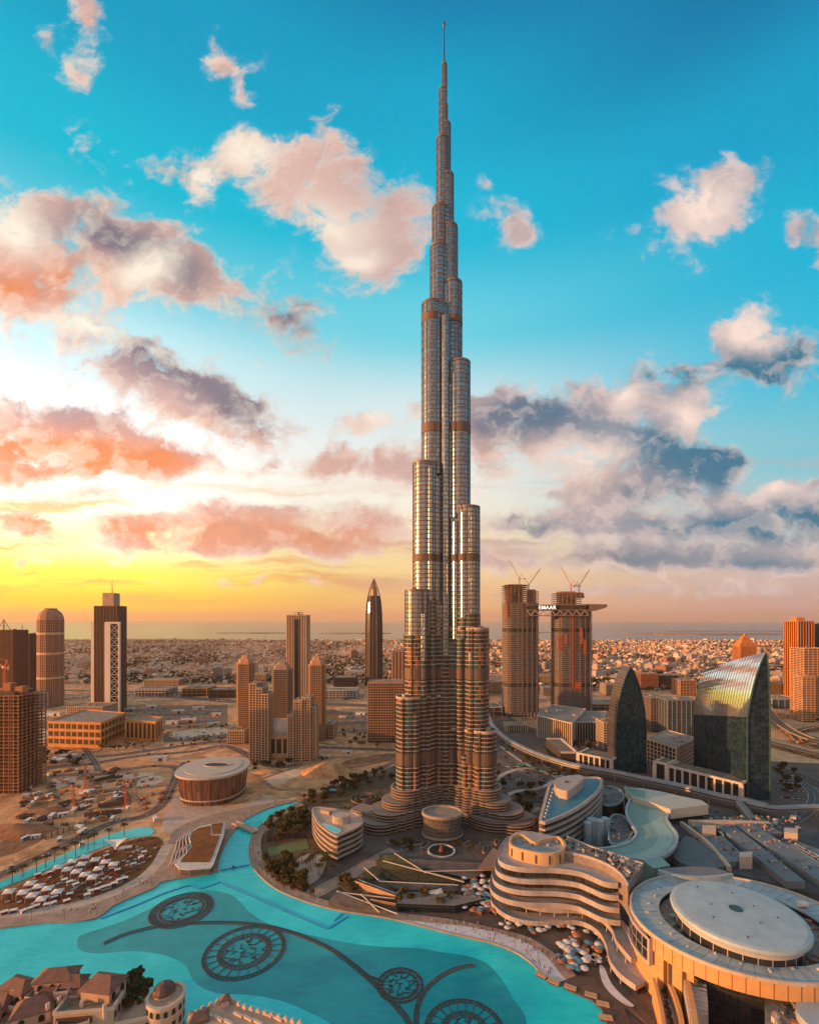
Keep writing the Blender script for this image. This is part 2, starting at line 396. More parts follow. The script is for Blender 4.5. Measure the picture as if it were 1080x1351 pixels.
def rect(cx, cy, sx, sy, rot=0.0):
    c, k = math.cos(rot), math.sin(rot)
    return [(cx+x*c-y*k, cy+x*k+y*c) for x, y in ((-sx/2, -sy/2), (sx/2, -sy/2), (sx/2, sy/2), (-sx/2, sy/2))]
def inside(p, poly):
    x, y = p; r = False; n = len(poly)
    for i in range(n):
        x1, y1 = poly[i]; x2, y2 = poly[(i+1) % n]
        if (y1 > y) != (y2 > y) and x < (x2-x1)*(y-y1)/(y2-y1)+x1: r = not r
    return r
def walk(path, step):
    """points and headings every `step` metres along a path"""
    out = []; carry = 0.0
    for i in range(len(path)-1):
        a = Vector(path[i][:2]); b = Vector(path[i+1][:2]); L = (b-a).length
        if L < 1e-6: continue
        d = (b-a)/L; s = carry
        while s < L:
            p = a+d*s; out.append((p.x, p.y, math.atan2(d.y, d.x))); s += step
        carry = s-L
    return out

# ------------------------------------------------------------------ the ground, the sea, the lake
def struct(o, kind='structure'): o['kind'] = kind; return o
def ground_mat():
    m, q, b = base_nodes('desert_ground')
    pos = q.new('ShaderNodeNewGeometry').outputs['Position']
    a, _ = q.noise(pos, .006, 9, .65); f, _ = q.noise(pos, .06, 7, .65, .6); g, _ = q.noise(pos, .0011, 5, .6)
    c1 = q.mix(q.step(a, .35, .68), (.34, .15, .062, 1), (.72, .36, .165, 1))
    c2 = q.mix(q.step(f, .42, .66), c1, (.78, .46, .26, 1))
    c2 = q.mix(q.m('MULTIPLY', q.step(f, .30, .42, 1, 0), .7), c2, (.085, .045, .022, 1))
    c2 = q.mix(q.m('MULTIPLY', q.step(g, .45, .62), .45), c2, (.15, .075, .038, 1))
    q.put(b.inputs['Base Color'], c2); b.inputs['Roughness'].default_value = .9; b.inputs['Specular IOR Level'].default_value = .15
    bp = q.new('ShaderNodeBump'); bp.inputs['Strength'].default_value = .5; bp.inputs['Distance'].default_value = 1.0; q.put(bp.inputs['Height'], f); q.put(b.inputs['Normal'], bp.outputs[0])
    return m
g = MB(); g.sheet([(-40000, -3000), (40000, -3000), (40000, 60000), (-40000, 60000)], -.004)
struct(g.build('ground', ground_mat()))

def sea_mat():
    m, q, b = base_nodes('sea_water')
    pos = q.new('ShaderNodeNewGeometry').outputs['Position']
    f, _ = q.noise(pos, .004, 8, .65); big, _ = q.noise(q.vm('MULTIPLY', pos, (.25, 1, 1)), .0004, 5, .6)
    q.put(b.inputs['Base Color'], q.mix(big, (.045, .06, .07, 1), (.07, .085, .095, 1)))
    b.inputs['Roughness'].default_value = .22; b.inputs['IOR'].default_value = 1.33; b.inputs['Specular IOR Level'].default_value = .5
    bp = q.new('ShaderNodeBump'); bp.inputs['Strength'].default_value = .25; bp.inputs['Distance'].default_value = 4; q.put(bp.inputs['Height'], f); q.put(b.inputs['Normal'], bp.outputs[0])
    return m
coast = [(-39900, 5200), (-9000, 5000), (-4500, 4750), (-2500, 5100), (-1400, 4700), (-500, 4600), (300, 4750), (1500, 4500), (2400, 4400), (3500, 4200), (5200, 4300), (9000, 4200), (39900, 4400)]
s = MB(); s.sheet(coast+[(39900, 59900), (-39900, 59900)], .35)
struct(s.build('sea', sea_mat()))
isl = MB()
for (x0, x1, y, dd) in ((-2600, -1900, 7200, 400), (-1750, -1000, 7600, 300), (-560, 120, 7000, 350), (260, 700, 8200, 300), (-1500, -1380, 5600, 60), (2700, 6000, 6800, 900), (4300, 7500, 7600, 500), (-6000, -3900, 7000, 500)):
    pass
for i, (x0, x1, y, dd) in enumerate(((-2900, -1900, 7200, 350), (-1300, -250, 7000, 420), (3000, 5800, 6600, 700), (4200, 7200, 8200, 400), (1500, 2300, 7600, 220))):
    rr = random.Random(i); cx = (x0+x1)/2
    poly = [(cx+(x1-x0)/2*math.cos(t*.35)*(.8+.3*rr.random()), y+dd/2*math.sin(t*.35)*(.7+.5*rr.random())) for t in range(18)]
    b = MB(); b.prism(poly, 0, 5+4*rr.random()); struct(b.build('island', mat('island_sand', (.30, .20, .13), .9, size=120, var=.4)))

# lake
LN = [(-60,1236),(0,1227),(60,1219.5),(100,1218),(130,1212),(150,1197),(178,1184),(204,1173),(215,1165),(250,1159),(285,1153),(288,1143),(292,1128),(300,1111),(311,1096),(322,1084),(340,1074),(360,1066),(386,1059.5)]
LI = [(396,1060),(380,1067),(362,1077),(346,1088),(336,1098),(329,1112),(328,1130),(333,1146),(347,1162),(364,1175),(390,1187),(420,1197),(450,1204),(500,1211.5),(540,1220),(580,1230.5),(620,1240),(650,1247),(680,1259),(700,1273),(712,1286),(719,1292)]
LDECK = [(737,1300),(754,1311),(780,1322),(793,1334),(800,1352),(812,1420)]
shoreN = spline(GP(LN), 4); shoreI = spline(GP(LI), 4); shoreD = GP(LDECK)
def lake_mat(name, c1, c2, rough=.07, size=40):
    m, q, b = base_nodes(name)
    pos = q.new('ShaderNodeNewGeometry').outputs['Position']
    a, _ = q.noise(pos, 1/size, 6, .6, .5); f, _ = q.noise(q.vm('MULTIPLY', pos, (.35, 1.2, 1)), .25, 6, .65, .8); r, _ = q.noise(q.vm('MULTIPLY', pos, (.6, 1.5, 1)), .55, 7, .7, .6)
    k = q.m('ADD', q.m('MULTIPLY', q.step(a, .35, .65), .55), q.m('MULTIPLY', q.step(f, .3, .7), .45))
    q.put(b.inputs['Base Color'], q.mix(k, rgba(c1), rgba(c2)))
    b.inputs['Roughness'].default_value = rough; b.inputs['IOR'].default_value = 1.33; b.inputs['Specular IOR Level'].default_value = .5
    bp = q.new('ShaderNodeBump'); bp.inputs['Strength'].default_value = .6; bp.inputs['Distance'].default_value = .5; q.put(bp.inputs['Height'], r); q.put(b.inputs['Normal'], bp.outputs[0])
    return m
W_BRIGHT = lake_mat('lake_water', (.0, .53, .56), (.03, .74, .74))
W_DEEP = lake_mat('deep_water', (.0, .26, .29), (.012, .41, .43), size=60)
lake = MB(); lake.sheet(GP([(-60, 1236)])+shoreN[1:]+shoreI+shoreD+[(60, 150), (-260, 150)], .30)
struct(lake.build('lake_water', W_BRIGHT))
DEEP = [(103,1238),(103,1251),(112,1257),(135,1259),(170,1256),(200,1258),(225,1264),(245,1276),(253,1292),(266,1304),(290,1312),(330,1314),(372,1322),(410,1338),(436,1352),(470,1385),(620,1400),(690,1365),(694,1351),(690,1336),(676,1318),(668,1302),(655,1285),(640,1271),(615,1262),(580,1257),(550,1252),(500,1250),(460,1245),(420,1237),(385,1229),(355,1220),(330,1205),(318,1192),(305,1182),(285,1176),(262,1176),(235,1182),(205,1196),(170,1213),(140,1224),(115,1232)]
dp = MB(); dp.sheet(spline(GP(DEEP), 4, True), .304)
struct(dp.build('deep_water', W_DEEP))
# the curved canal behind the lawn
CAN = [(-60,1198),(0,1164),(50,1143),(100,1120),(140,1103),(180,1093),(198,1093),(203,1097),(197,1103),(170,1107),(120,1124),(70,1145),(30,1162),(0,1174),(-60,1213)]
cn = MB(); cn.sheet(spline(GP(CAN), 3, True), .30); struct(cn.build('canal_water', W_BRIGHT))

# paved promenades: raised slabs with an edge wall down to the water
PAVE = mat('paving', (.37, .24, .17), .8, size=9, var=.3, bump=.2)
PAVE2 = mat('pale_paving', (.52, .37, .28), .75, size=7, var=.25)
STONE = mat('promenade_edge', (.36, .26, .19), .7, size=4)
inner = offset_path(shoreN, 30)
north_inner = spline(GP([(-60,1196),(0,1210),(60,1203),(110,1193),(150,1180),(190,1160),(213,1136),(222,1112),(232,1095),(262,1082),(300,1071),(345,1063),(380,1056)]), 4)
pn = MB(); pn.prism(shoreN+north_inner[::-1], 0, .9); struct(pn.build('promenade', PAVE))
edge = MB(); edge.ribbon(offset_path(shoreN, .4), .8, .9, 1.25); struct(edge.build('kerb', STONE))
isl_inner = spline(GP([(402,1064),(385,1072),(366,1082),(352,1094),(345,1108),(345,1126),(352,1142),(364,1156),(384,1170),(412,1184),(450,1194),(500,1202),(540,1208),(590,1214),(640,1224),(690,1236),(720,1252),(745,1272),(760,1290)]), 4)
pi_ = MB(); pi_.prism(shoreI+GP([(737,1300)])+isl_inner[::-1], 0, .9); struct(pi_.build('promenade', PAVE))
edge = MB(); edge.ribbon(offset_path(shoreI, .4), .8, .9, 1.25); struct(edge.build('kerb', STONE))
# bright plaza in front of the curved hotel
pl = MB(); pl.sheet(spline(GP([(520,1213),(560,1217),(610,1222),(660,1232),(700,1247),(722,1264),(738,1284),(748,1297),(737,1299),(720,1289),(705,1275),(684,1258),(652,1245),(610,1235),(560,1222)], .9), 3, True), .904)
struct(pl.build('plaza', mat('white_paving', (.62, .58, .58), .6, size=5, var=.2)))
# land slabs: island of the tower, lawn, right bank
LAWN = mat('dry_lawn', (.20, .07, .017), .95, size=10, var=.5, bump=.3)
GRASS = mat('green_lawn', (.10, .085, .025), .95, size=8, var=.5, bump=.3)
def sheetp(name, pts, z, m, smooth=3, closed=True, zz=0.0):
    b = MB(); b.sheet(spline(GP(pts, zz), smooth, True) if smooth else GP(pts, zz), z); return struct(b.build(name, m))
sheetp('lawn', [(-60,1206),(-40,1180),(0,1178),(40,1163),(90,1141),(130,1124),(170,1110),(200,1104),(212,1108),(216,1118),(208,1132),(190,1150),(160,1172),(130,1184),(100,1192),(60,1200),(0,1207)], .35, LAWN)
ASPH = mat('asphalt', (.075, .062, .055), .85, size=14, var=.3)
ASPH2 = mat('worn_asphalt', (.15, .09, .06), .85, size=10, var=.35)
SAND = mat('site_sand', (.74, .36, .16), .95, size=22, var=.25, bump=.3, dirt=(.26, .12, .05))
def road(name, pts, wd, z, m=None, smooth=5, marks=True):
    path = spline(GP(pts), smooth); b = MB(); L, Rr = offset_path(path, wd/2), offset_path(path, -wd/2)
    n = len(path); ia = b.add([(x, y, z) for x, y in L]); ib = b.add([(x, y, z) for x, y in Rr])
    for i in range(n-1): b.face([ib[i], ib[i+1], ia[i+1], ia[i]])
    o = struct(b.build(name, m or ASPH))
    if marks:
        k = MB(); w2 = .35
        for d in (0.0, wd/2-.8, -wd/2+.8):
            pp = offset_path(path, d)
            if d == 0.0:
                for x, y, h in walk(pp, 9.0):
                    k.sheet(rect(x, y, 4, .4, h), z+.008)
            else:
                l2, r2 = offset_path(pp, .18), offset_path(pp, -.18)
                a = k.add([(x, y, z+.008) for x, y in l2]); c = k.add([(x, y, z+.008) for x, y in r2])
                for i in range(n-1): k.face([c[i], c[i+1], a[i+1], a[i]])
        struct(k.build('road_markings', mat('road_paint', (.7, .62, .52), .7, size=4)))
    return path
# ring promenade between lawn and lake
r0 = road('path', [(-60,1215),(0,1209),(60,1203),(110,1193),(150,1180),(186,1161),(208,1140),(221,1116)], 9, .91, PAVE2, marks=False)
# construction ground west of the lake, and its roads
sheetp('sandy_ground', [(-60,1090),(-60,985),(60,996),(140,992),(230,1000),(236,1030),(215,1062),(170,1078),(120,1092),(60,1110),(0,1140),(-60,1165)], .02, SAND)
rd = [road('road', [(-80,1192),(0,1155),(50,1132),(100,1108),(145,1087),(190,1077),(215,1060),(228,1035),(236,1018),(246,1005)], 13, .04, ASPH2),
      road('road', [(40,1030),(90,1022),(130,1022),(165,1016),(200,1011),(230,1012),(236,1018)], 14, .05, ASPH2),
      road('road', [(-60,1030),(20,1022),(80,1012),(115,1009),(180,998),(250,992),(300,985),(355,1010),(400,1008)], 14, .06, ASPH2),
      road('road', [(-60,1000),(60,1001),(140,998),(200,990),(300,978),(400,985),(520,990)], 16, .07, ASPH2),
      road('road', [(110,985),(125,1006),(130,1018)], 10, .08, ASPH2),
      road('road', [(95,1060),(130,1047),(170,1042),(222,1036)], 8, .09, ASPH2),
      road('road', [(-100,944),(100,921),(200,918),(330,927),(460,930),(560,936)], 40, .05, ASPH2),
      road('road', [(-100,908),(200,913),(330,917),(470,916)], 26, .05, ASPH2),
      road('road', [(424,902),(445,892),(470,880),(490,872)], 26, .06, ASPH2),
      road('road', [(440,1040),(478,1025),(510,1010),(530,1000),(560,985)], 12, .07, ASPH2)]
sheetp('sandy_ground', [(330,1040),(340,1010),(395,1002),(440,985),(525,985),(520,1008),(450,1030),(410,1040),(370,1050)], .03, SAND)
# right bank
sheetp('paved_ground', [(640,930),(700,960),(800,985),(900,1000),(1140,1010),(1300,1400),(800,1420),(790,1330),(740,1290),(690,1236),(640,1224),(560,1212),(500,1202),(450,1194),(412,1184),(364,1156),(345,1126),(345,1108),(366,1082),(402,1064),(440,1045),(520,1010),(600,990),(630,950)], .03, mat('grey_paving', (.125, .088, .068), .85, size=16, var=.4), smooth=0)

# ------------------------------------------------------------------ the very tall stepped tower
TX, TY = XA(586, 500), 500.0
GL_HI = facade('tower_glass', (.16, .145, .135), (.18, .225, .255), bay=2.0, floor=4.4, mx=.09, my0=.12, my1=.88, grough=.27, gmetal=.85, wrough=.5, vary=.55, wobble=.05, wmetal=.3)
GL_LO = facade('tower_glass_balcony', (.13, .095, .075), (.03, .028, .027), bay=2.6, floor=4.2, mx=.12, my0=.03, my1=.80, grough=.1, gmetal=.3, wrough=.6, vary=.9, wobble=.05, wmetal=.2, vstripe=1)
STEEL = mat('steel_fins', (.20, .165, .14), .5, metal=.4, size=10, var=.25)
BAND = facade('louvre_band', (.17, .105, .075), (.07, .045, .035), bay=1.1, floor=20, mx=.3, my0=0, my1=1, grough=.6, wrough=.6, wmetal=.3)
SLABM = mat('balcony_edges', (.50, .35, .26), .6, size=8, var=.3)
ROOFM = mat('tower_roof', (.36, .30, .26), .8, size=4, var=.3)
tower = thing('skyscraper', 'tallest tower, a stepped silver glass needle with brown bands beside the lake', 'skyscraper', (TX, TY, 0))
WINGS = {'l': (-math.sin(R(60)), -math.cos(R(60))), 'r': (math.sin(R(60)), -math.cos(R(60))), 'b': (0.0, 1.0)}
def lobe(wing, c, rad, sides=True, grow=0.0):
    """plan of one wing tier: straight bays with shallow scallops and a round nose; returned as a loop"""
    dx, dy = WINGS[wing]; nx, ny = -dy, dx; pts = []
    bays = max(1, int(c/8.5)) if c > 0 else 1
    rr = rad+grow
    def at(a, b): pts.append((TX+dx*a+nx*b, TY+dy*a+ny*b))
    if c > 1:
        for k in range(bays):                          # right side going outwards
            for j in range(5):
                u = (k+j/5)/bays; at(c*u, -(rr-2.0+2.3*math.sin(math.pi*j/5)))
    n = 14
    for j in range(n+1):
        t = -math.pi/2+math.pi*j/n; at(max(c, 0)+rr*math.cos(t), rr*math.sin(t))
    if c > 1:
        for k in range(bays-1, -1, -1):
            for j in range(5):
                u = (k+1-j/5)/bays; at(c*u, rr-2.0+2.3*math.sin(math.pi*j/5))
    else:
        for j in range(1, n): 
            t = math.pi/2+math.pi*j/n; at(max(c, 0)+rr*math.cos(t), rr*math.sin(t))
    return pts
LEFT = [(520.5,920),(532.5,780),(543.5,613),(555.5,404),(567,329),(570,277),(575.5,186),(579,120),(583,86)]
RIGHT = [(652,964),(642,830),(631,671),(619,481),(608.5,376),(603,302),(598,234),(594,166),(590,140),(588.5,96)]
BACK = [(46,128),(37,235),(28,345),(20,440),(13,505),(8,560),(5,640)]     # the far wing: reach, height
RAD = [11.5, 11.3, 11.0, 10.8, 9.2, 8.2, 6.4, 4.6, 3.0, 2.2]
tiers = []
for wing, edges in (('l', LEFT), ('r', RIGHT)):
    for k, (px, py) in enumerate(edges):
        c = 30.0
        for _ in range(6):
            Y = TY-c*.5; L = abs(XA(px, Y)-TX*Y/TY*1.0 + 0) if False else abs((px-586)*Y/630)
            rad = min(RAD[k], max(L, 1.2)) ; c = max(0.0, (L-rad)/.866)
        tiers.append((wing, c, rad, ZA(py, Y)))
for k, (c, z) in enumerate(BACK): tiers.append(('b', c, RAD[min(k, 9)], z))
LOWTOP = 192.0
bands = [(505, 512), (391, 400), (259, 266.5), (141, 152), (57, 69)]
for wing in ('l', 'r', 'b'):
    ts = sorted([t for t in tiers if t[0] == wing], key=lambda t: t[3]); zlast = 14.0
    for k, (_, c, rad, z) in enumerate(ts):
        z0 = zlast-6 if k else 8.0
        pl_ = lobe(wing, c, rad)
        lo, hi = z0, z
        LOWTOP = {'l': 184.8, 'r': 205.8, 'b': 192.0}[wing]
        if lo < LOWTOP:
            b = MB(); b.prism(pl_, lo, min(hi, LOWTOP), top=hi <= LOWTOP); b.build('glazed_wing', GL_LO, tower)
            sb = MB(); zz = lo+4.2-(lo % 4.2)
            po = lobe(wing, c, rad, grow=.7); pn_ = lobe(wing, c, rad, grow=-.3)
            while zz < min(hi, LOWTOP+2):
                sb.ring(po, pn_, zz, zz+.6); zz += 4.2
            tag(sb.build('balcony_slabs', SLABM, tower), kind='stuff')
            fb = MB(); pf = lobe(wing, c, rad, grow=.75); top_ = min(hi, LOWTOP)
            for i in range(0, len(pf), 5 if c > 1 else 3):
                x, y = pf[i]; fb.box(x, y, lo, 1.1, 1.1, top_-lo+.5)
            tag(fb.build('fins', mat('bronze_fins', (.10, .07, .055), .4, metal=.5, size=8), tower), kind='stuff')
        if hi > LOWTOP:
            b = MB(); b.prism(pl_, max(lo, LOWTOP), hi); b.build('glazed_wing', GL_HI, tower)
            fl_ = MB(); zz = max(lo, LOWTOP)+2.2; oa, ob = lobe(wing, c, rad, grow=.42), lobe(wing, c, rad, grow=-.2)
            while zz < hi-1:
                fl_.ring(oa, ob, zz, zz+(.5 if zz < 262 else .34)); zz += 4.4 if zz < 262 else 8.8
            if fl_.v: tag(fl_.build('floor_lines', mat('floor_line_metal', (.40, .33, .28), .5, metal=.3, size=10), tower), kind='stuff')
            fb = MB(); n = len(pl_)
            pf = lobe(wing, c, rad, grow=.35)
            step = 2 if rad > 8 else 3
            for i in range(0, n, step):
                x, y = pf[i]; fb.box(x, y, max(lo, LOWTOP), .45, .45, hi-max(lo, LOWTOP)+1.2)
            tag(fb.build('fins', STEEL, tower), kind='stuff')
        # parapet and roof plant on the terrace
        rb = MB(); rb.ring(lobe(wing, c, rad, grow=.5), lobe(wing, c, rad, grow=-.4), hi-.4, hi+1.6, bottom=True); rb.build('parapet', SLABM if hi < LOWTOP else STEEL, tower)
        if rad > 6:
            d = WINGS[wing]; pb = MB(); pb.box(TX+d[0]*(c+2), TY+d[1]*(c+2), hi, 7, 5, 3.2, .5, bottom=True); pb.build('roof_plant', ROOFM, tower)
        for (a, e) in bands:
            if e < hi+3 and a >= zlast-8:
                bb = MB(); bb.ring(lobe(wing, c, rad, grow=.75), lobe(wing, c, rad, grow=-.3), a, e); bb.build('louvre_band', BAND, tower)
        zlast = z
core = MB(); core.prism(ellipse(TX, TY, 13, 13, 24), 4, 505); core.prism(ellipse(TX, TY, 8.4, 8.4, 20), 500, 600); core.prism(ellipse(TX, TY, 5, 5, 16), 598, 690)
core.build('core', GL_HI, tower)
sp = MB(); sp.prism(ellipse(TX-.6, TY, 2.1, 2.1, 12), 688, 752); sp.prism(ellipse(TX-.6, TY, 1.5, 1.5, 12), 751, 782); 
sp.tube([(TX-.4, TY, 780), (TX-.4, TY, 800), (TX-.4, TY, 822)], [1.05, .8, .6], 10)
sp.tube([(TX-.4, TY, 821), (TX-.4, TY, 823), (TX-.4, TY, 825), (TX-.4, TY, 828)], [.6, 1.5, 1.6, .3], 10)
sp.build('spire', mat('dark_steel', (.10, .10, .11), .4, metal=.6), tower)
# thin groove covers between the two front wings
gv = MB(); gv.prism(ellipse(TX, TY-14.5, 4.6, 5.0, 20), 164, 508); gv.build('corner_bay', GL_HI, tower)
gv = MB(); gv.prism(ellipse(TX, TY-14.5, 4.6, 5.0, 20), 10, 164); gv.build('corner_bay', GL_LO, tower)
gv = MB()
for k in range(36): gv.ring(ellipse(TX, TY-14.5, 5.1, 5.5, 20), ellipse(TX, TY-14.5, 4.4, 4.8, 20), 12.6+4.2*k, 13.2+4.2*k)
tag(gv.build('balcony_slabs', SLABM, tower), kind='stuff')
# rounded bays packed along the lake side of both front wings
for wing, sg in (('l', 1), ('r', -1)):
    d = WINGS[wing]; ts = sorted([t for t in tiers if t[0] == wing and t[1] > 7], key=lambda t: t[3]); zl = 8.0
    for k, (_, c, rad, z) in enumerate(ts):
        for j, f in enumerate((.30, .62, .94)):
            x = TX+d[0]*c*f-d[1]*(rad-1.2)*sg; y = TY+d[1]*c*f+d[0]*(rad-1.2)*sg; zt_ = z-5-9*((j*2+k) % 3); rb_ = 3.4 if c > 20 else 2.4
            LT = LOWTOP+(-31.5, 10.5, 37.8)[(j+k) % 3]
            for a, e, m in ((zl, min(zt_, LT), GL_LO), (max(zl, LT), zt_, GL_HI)):
                if e-a > 4:
                    b = MB(); b.prism(ellipse(x, y, rb_, rb_, 14, .2), a, e); b.build('side_bay', m, tower)
                    if m is GL_LO:
                        s2 = MB(); zz = a+4.2-(a % 4.2)
                        while zz < e: s2.ring(ellipse(x, y, rb_+.5, rb_+.5, 14), ellipse(x, y, rb_-.2, rb_-.2, 14), zz, zz+.6); zz += 4.2
                        tag(s2.build('balcony_slabs', SLABM, tower), kind='stuff')
            for (a, e) in bands:
                if zl-6 < a and e < zt_: b = MB(); b.ring(ellipse(x, y, rb_+.7, rb_+.7, 14), ellipse(x, y, rb_-.2, rb_-.2, 14), a, e); b.build('louvre_band', BAND, tower)
        zl = z-10
# stepped podium
def yshape(a, w, zz):
    return None
PODW = mat('podium_bands', (.36, .25, .185), .7, size=6, var=.3)
POD_G = facade('podium_glass', (.085, .06, .045), (.03, .026, .024), bay=2.4, floor=4.5, mx=.15, my0=.1, my1=.8, roof=(.25, .19, .15), grough=.15, gmetal=.2)
pod_steps = [(94, 20, 0, 9), (82, 18.5, 9, 16), (70, 16.5, 16, 24), (60, 14.6, 24, 33)]
for (c, rad, z0, z1) in pod_steps:
    for wing in ('l', 'r', 'b'):
        cc_ = c-rad; o = lobe(wing, cc_, rad)
        b = MB(); b.prism(o, z0, z1); b.build('podium_tier', POD_G, tower)
        s2 = MB(); zz = z0+1.2
        while zz < z1+.5:
            s2.ring(lobe(wing, cc_, rad, grow=1.3), lobe(wing, cc_, rad, grow=-.3), zz, zz+.6); zz += 2.7 if z1 > 10 else 3.0
        tag(s2.build('podium_bands', PODW, tower), kind='stuff')
# curved arms of the podium towards the lake on both sides
for nm, pts, z in (('l', [(560,1076),(540,1088),(515,1092),(490,1086),(470,1080)], 13), ('r', [(612,1078),(632,1090),(655,1095),(680,1093),(700,1088)], 11)):
    path = spline(GP(pts), 6)
    b = MB(); b.ribbon(path, 17, 0, z); b.build('podium_tier', POD_G, tower)
    s2 = MB()
    for zz in (1.5, 4.2, 6.9, 9.6, 11.6):
        if zz < z: s2.ribbon(path, 18.6, zz, zz+.7, bottom=True)
    s2.build('podium_bands', PODW, tower)
# glazed entrance drum
ex, ey = XA(584, 436), 441
dr = MB(); dr.prism(ellipse(ex, ey, 18, 14, 40), 0, 22); dr.build('entrance_drum', facade('drum_glass', (.17, .135, .105), (.10, .09, .075), bay=1.7, floor=3.4, mx=.12, my0=.08, my1=.9, roof=(.32, .26, .21), grough=.15, gmetal=.3), tower)
dr = MB(); dr.ring(ellipse(ex, ey, 19.2, 15.2, 40), ellipse(ex, ey, 17, 13, 40), 21.2, 23.4); dr.ring(ellipse(ex, ey, 19, 15, 40), ellipse(ex, ey, 17.8, 13.8, 40), 2.5, 4.2); dr.build('rim', mat('drum_rim', (.34, .27, .215), .6), tower)

# ------------------------------------------------------------------ helpers for ordinary buildings
def ribbed(parent, poly, z0, z1, fl, bay, wallm, glassm, rib=.5, band=.8, out=.45, ribs=True, bands=True, roofm=None, par=1.2, first=None, bname='floor_bands', pname='pilasters'):
    """glazed body, projecting floor bands and pilasters, parapet"""
    p = clean(poly)
    b = MB(); b.prism(p, z0, z1); b.build('glazed_body', glassm, parent)
    q = [tuple(x) for x in p]
    cx = sum(x for x, y in p)/len(p); cy = sum(y for x, y in p)/len(p)
    def grown(d):
        n = len(p); o = []
        for i in range(n):
            a = Vector(p[i-1]); c0 = Vector(p[i]); e = Vector(p[(i+1) % n])
            t1 = (c0-a).normalized(); t2 = (e-c0).normalized(); n1 = Vector((t1.y, -t1.x)); n2 = Vector((t2.y, -t2.x))
            bis = (n1+n2); k = d*2/max(.3, bis.length_squared); o.append((c0.x+bis.x*k, c0.y+bis.y*k))
        return o
    go, gi = grown(out), grown(-.25)
    if bands:
        s = MB(); zz = (first if first is not None else z0+fl)
        while zz < z1-.3:
            s.ring(go, gi, zz-band/2, zz+band/2); zz += fl
        tag(s.build(bname, wallm, parent), kind='stuff')
    if ribs:
        s = MB(); n = len(p)
        for i in range(n):
            a = Vector(p[i]); e = Vector(p[(i+1) % n]); L = (e-a).length; k = max(1, round(L/bay))
            if L < bay*.6: continue
            ang = math.atan2(e.y-a.y, e.x-a.x)
            for j in range(k+1):
                c0 = a+(e-a)*min(max(j/k, rib/2/L), 1-rib/2/L)
                s.box(c0.x, c0.y, z0, rib, (out+.12)*2, z1-z0+.25, ang)
        tag(s.build(pname, wallm, parent), kind='stuff')
    s = MB(); s.ring(grown(out+.06), gi, z1-.3, z1+par); s.build('parapet', wallm, parent)
    rf = MB(); rf.sheet(gi, z1+.08); rf.build('roof', roofm or mat('grey_roof', (.26, .21, .17), .9, size=6, var=.4), parent)
    rr = random.Random(int(abs(cx*7+cy*3)))
    w = max(x for x, y in p)-min(x for x, y in p); h = max(y for x, y in p)-min(y for x, y in p)
    for k in range(3):
        m = MB(); m.box(cx+(rr.random()-.5)*w*.45, cy+(rr.random()-.5)*h*.45, z1+.1, 1.5+w*.10*rr.random()+1, 2+h*.12*rr.random(), 1.5+2*rr.random(), bottom=True); m.build('roof_plant', mat('plant_metal', (.30, .25, .21), .7, size=3), parent)
def bldg(name, label, cat, px, py, group=None):
    x, y = G(px, py); return thing(name, label, cat, (x, y, 0), group)

TAN = mat('tan_render', (.50, .27, .145), .8, size=14, var=.22, streak=True)
TANL = mat('pale_render', (.56, .36, .22), .8, size=14, var=.2, streak=True)
WHITE = mat('white_panel', (.62, .55, .48), .6, size=10, var=.14, streak=True)
BROWN = mat('brown_render', (.20, .085, .045), .8, size=14, var=.25, streak=True)
ORANGE = mat('orange_render', (.66, .27, .07), .8, size=14, var=.18, streak=True)
DGLASS = facade('dark_curtain_wall', (.035, .036, .04), (.012, .017, .02), bay=1.5, floor=3.8, mx=.06, my0=.1, my1=.95, grough=.06, gmetal=.12, wrough=.4, vary=.5, wobble=.03, roof=(.2, .17, .15))
WGLASS = facade('warm_window_wall', (.13, .085, .06), (.025, .02, .018), bay=1.8, floor=3.5, mx=.08, my0=.06, my1=.86, grough=.12, gmetal=.2, wrough=.7, vary=1., wobble=.05, roof=(.25, .19, .15))
BGLASS = facade('blue_window_wall', (.10, .12, .13), (.03, .05, .06), bay=1.6, floor=3.7, mx=.08, my0=.08, my1=.9, grough=.06, gmetal=.4, wrough=.4, vary=.8, wobble=.04, roof=(.25, .22, .2))

# --- unfinished tower at the left edge
def bare_frame(t, poly, z0, z1, fl, bay, conc, netting=None):
    p = clean(poly); cx = sum(x for x, y in p)/len(p); cy = sum(y for x, y in p)/len(p)
    s = MB(); zz = z0
    while zz < z1:
        s.prism(p, zz, zz+.55, bottom=True); zz += fl
    tag(s.build('concrete_slabs', conc, t), kind='stuff')
    s = MB(); n = len(p)
    for i in range(n):
        a = Vector(p[i]); e = Vector(p[(i+1) % n]); L = (e-a).length; k = max(1, round(L/bay))
        for j in range(k):
            c0 = a+(e-a)*(j/k); c0 = c0+(Vector((cx, cy))-c0)*.03
            s.box(c0.x, c0.y, z0, .9, .9, z1-z0-.6)
    tag(s.build('columns', conc, t), kind='stuff')
    s = MB(); s.prism([(cx+(x-cx)*.72, cy+(y-cy)*.72) for x, y in p], z0, z1+3); s.build('core_wall', netting or mat('bare_core', (.12, .07, .045), .9, size=5, var=.5), t)
CONC = mat('bare_concrete', (.36, .17, .085), .9, size=8, var=.35)
CONC2 = mat('grey_concrete', (.30, .25, .215), .9, size=8, var=.35)
x0, y0 = G(27, 1048); 
t = thing('unfinished_tower', 'bare brown concrete tower under construction at the left edge, cut by the frame', 'tower', (x0-20, y0+20, 0))
bare_frame(t, [(x0-70, y0), (x0-2, y0), (x0, y0+40), (x0-70, y0+42)], 0, 114, 4.0, 5.5, CONC)
s = MB()
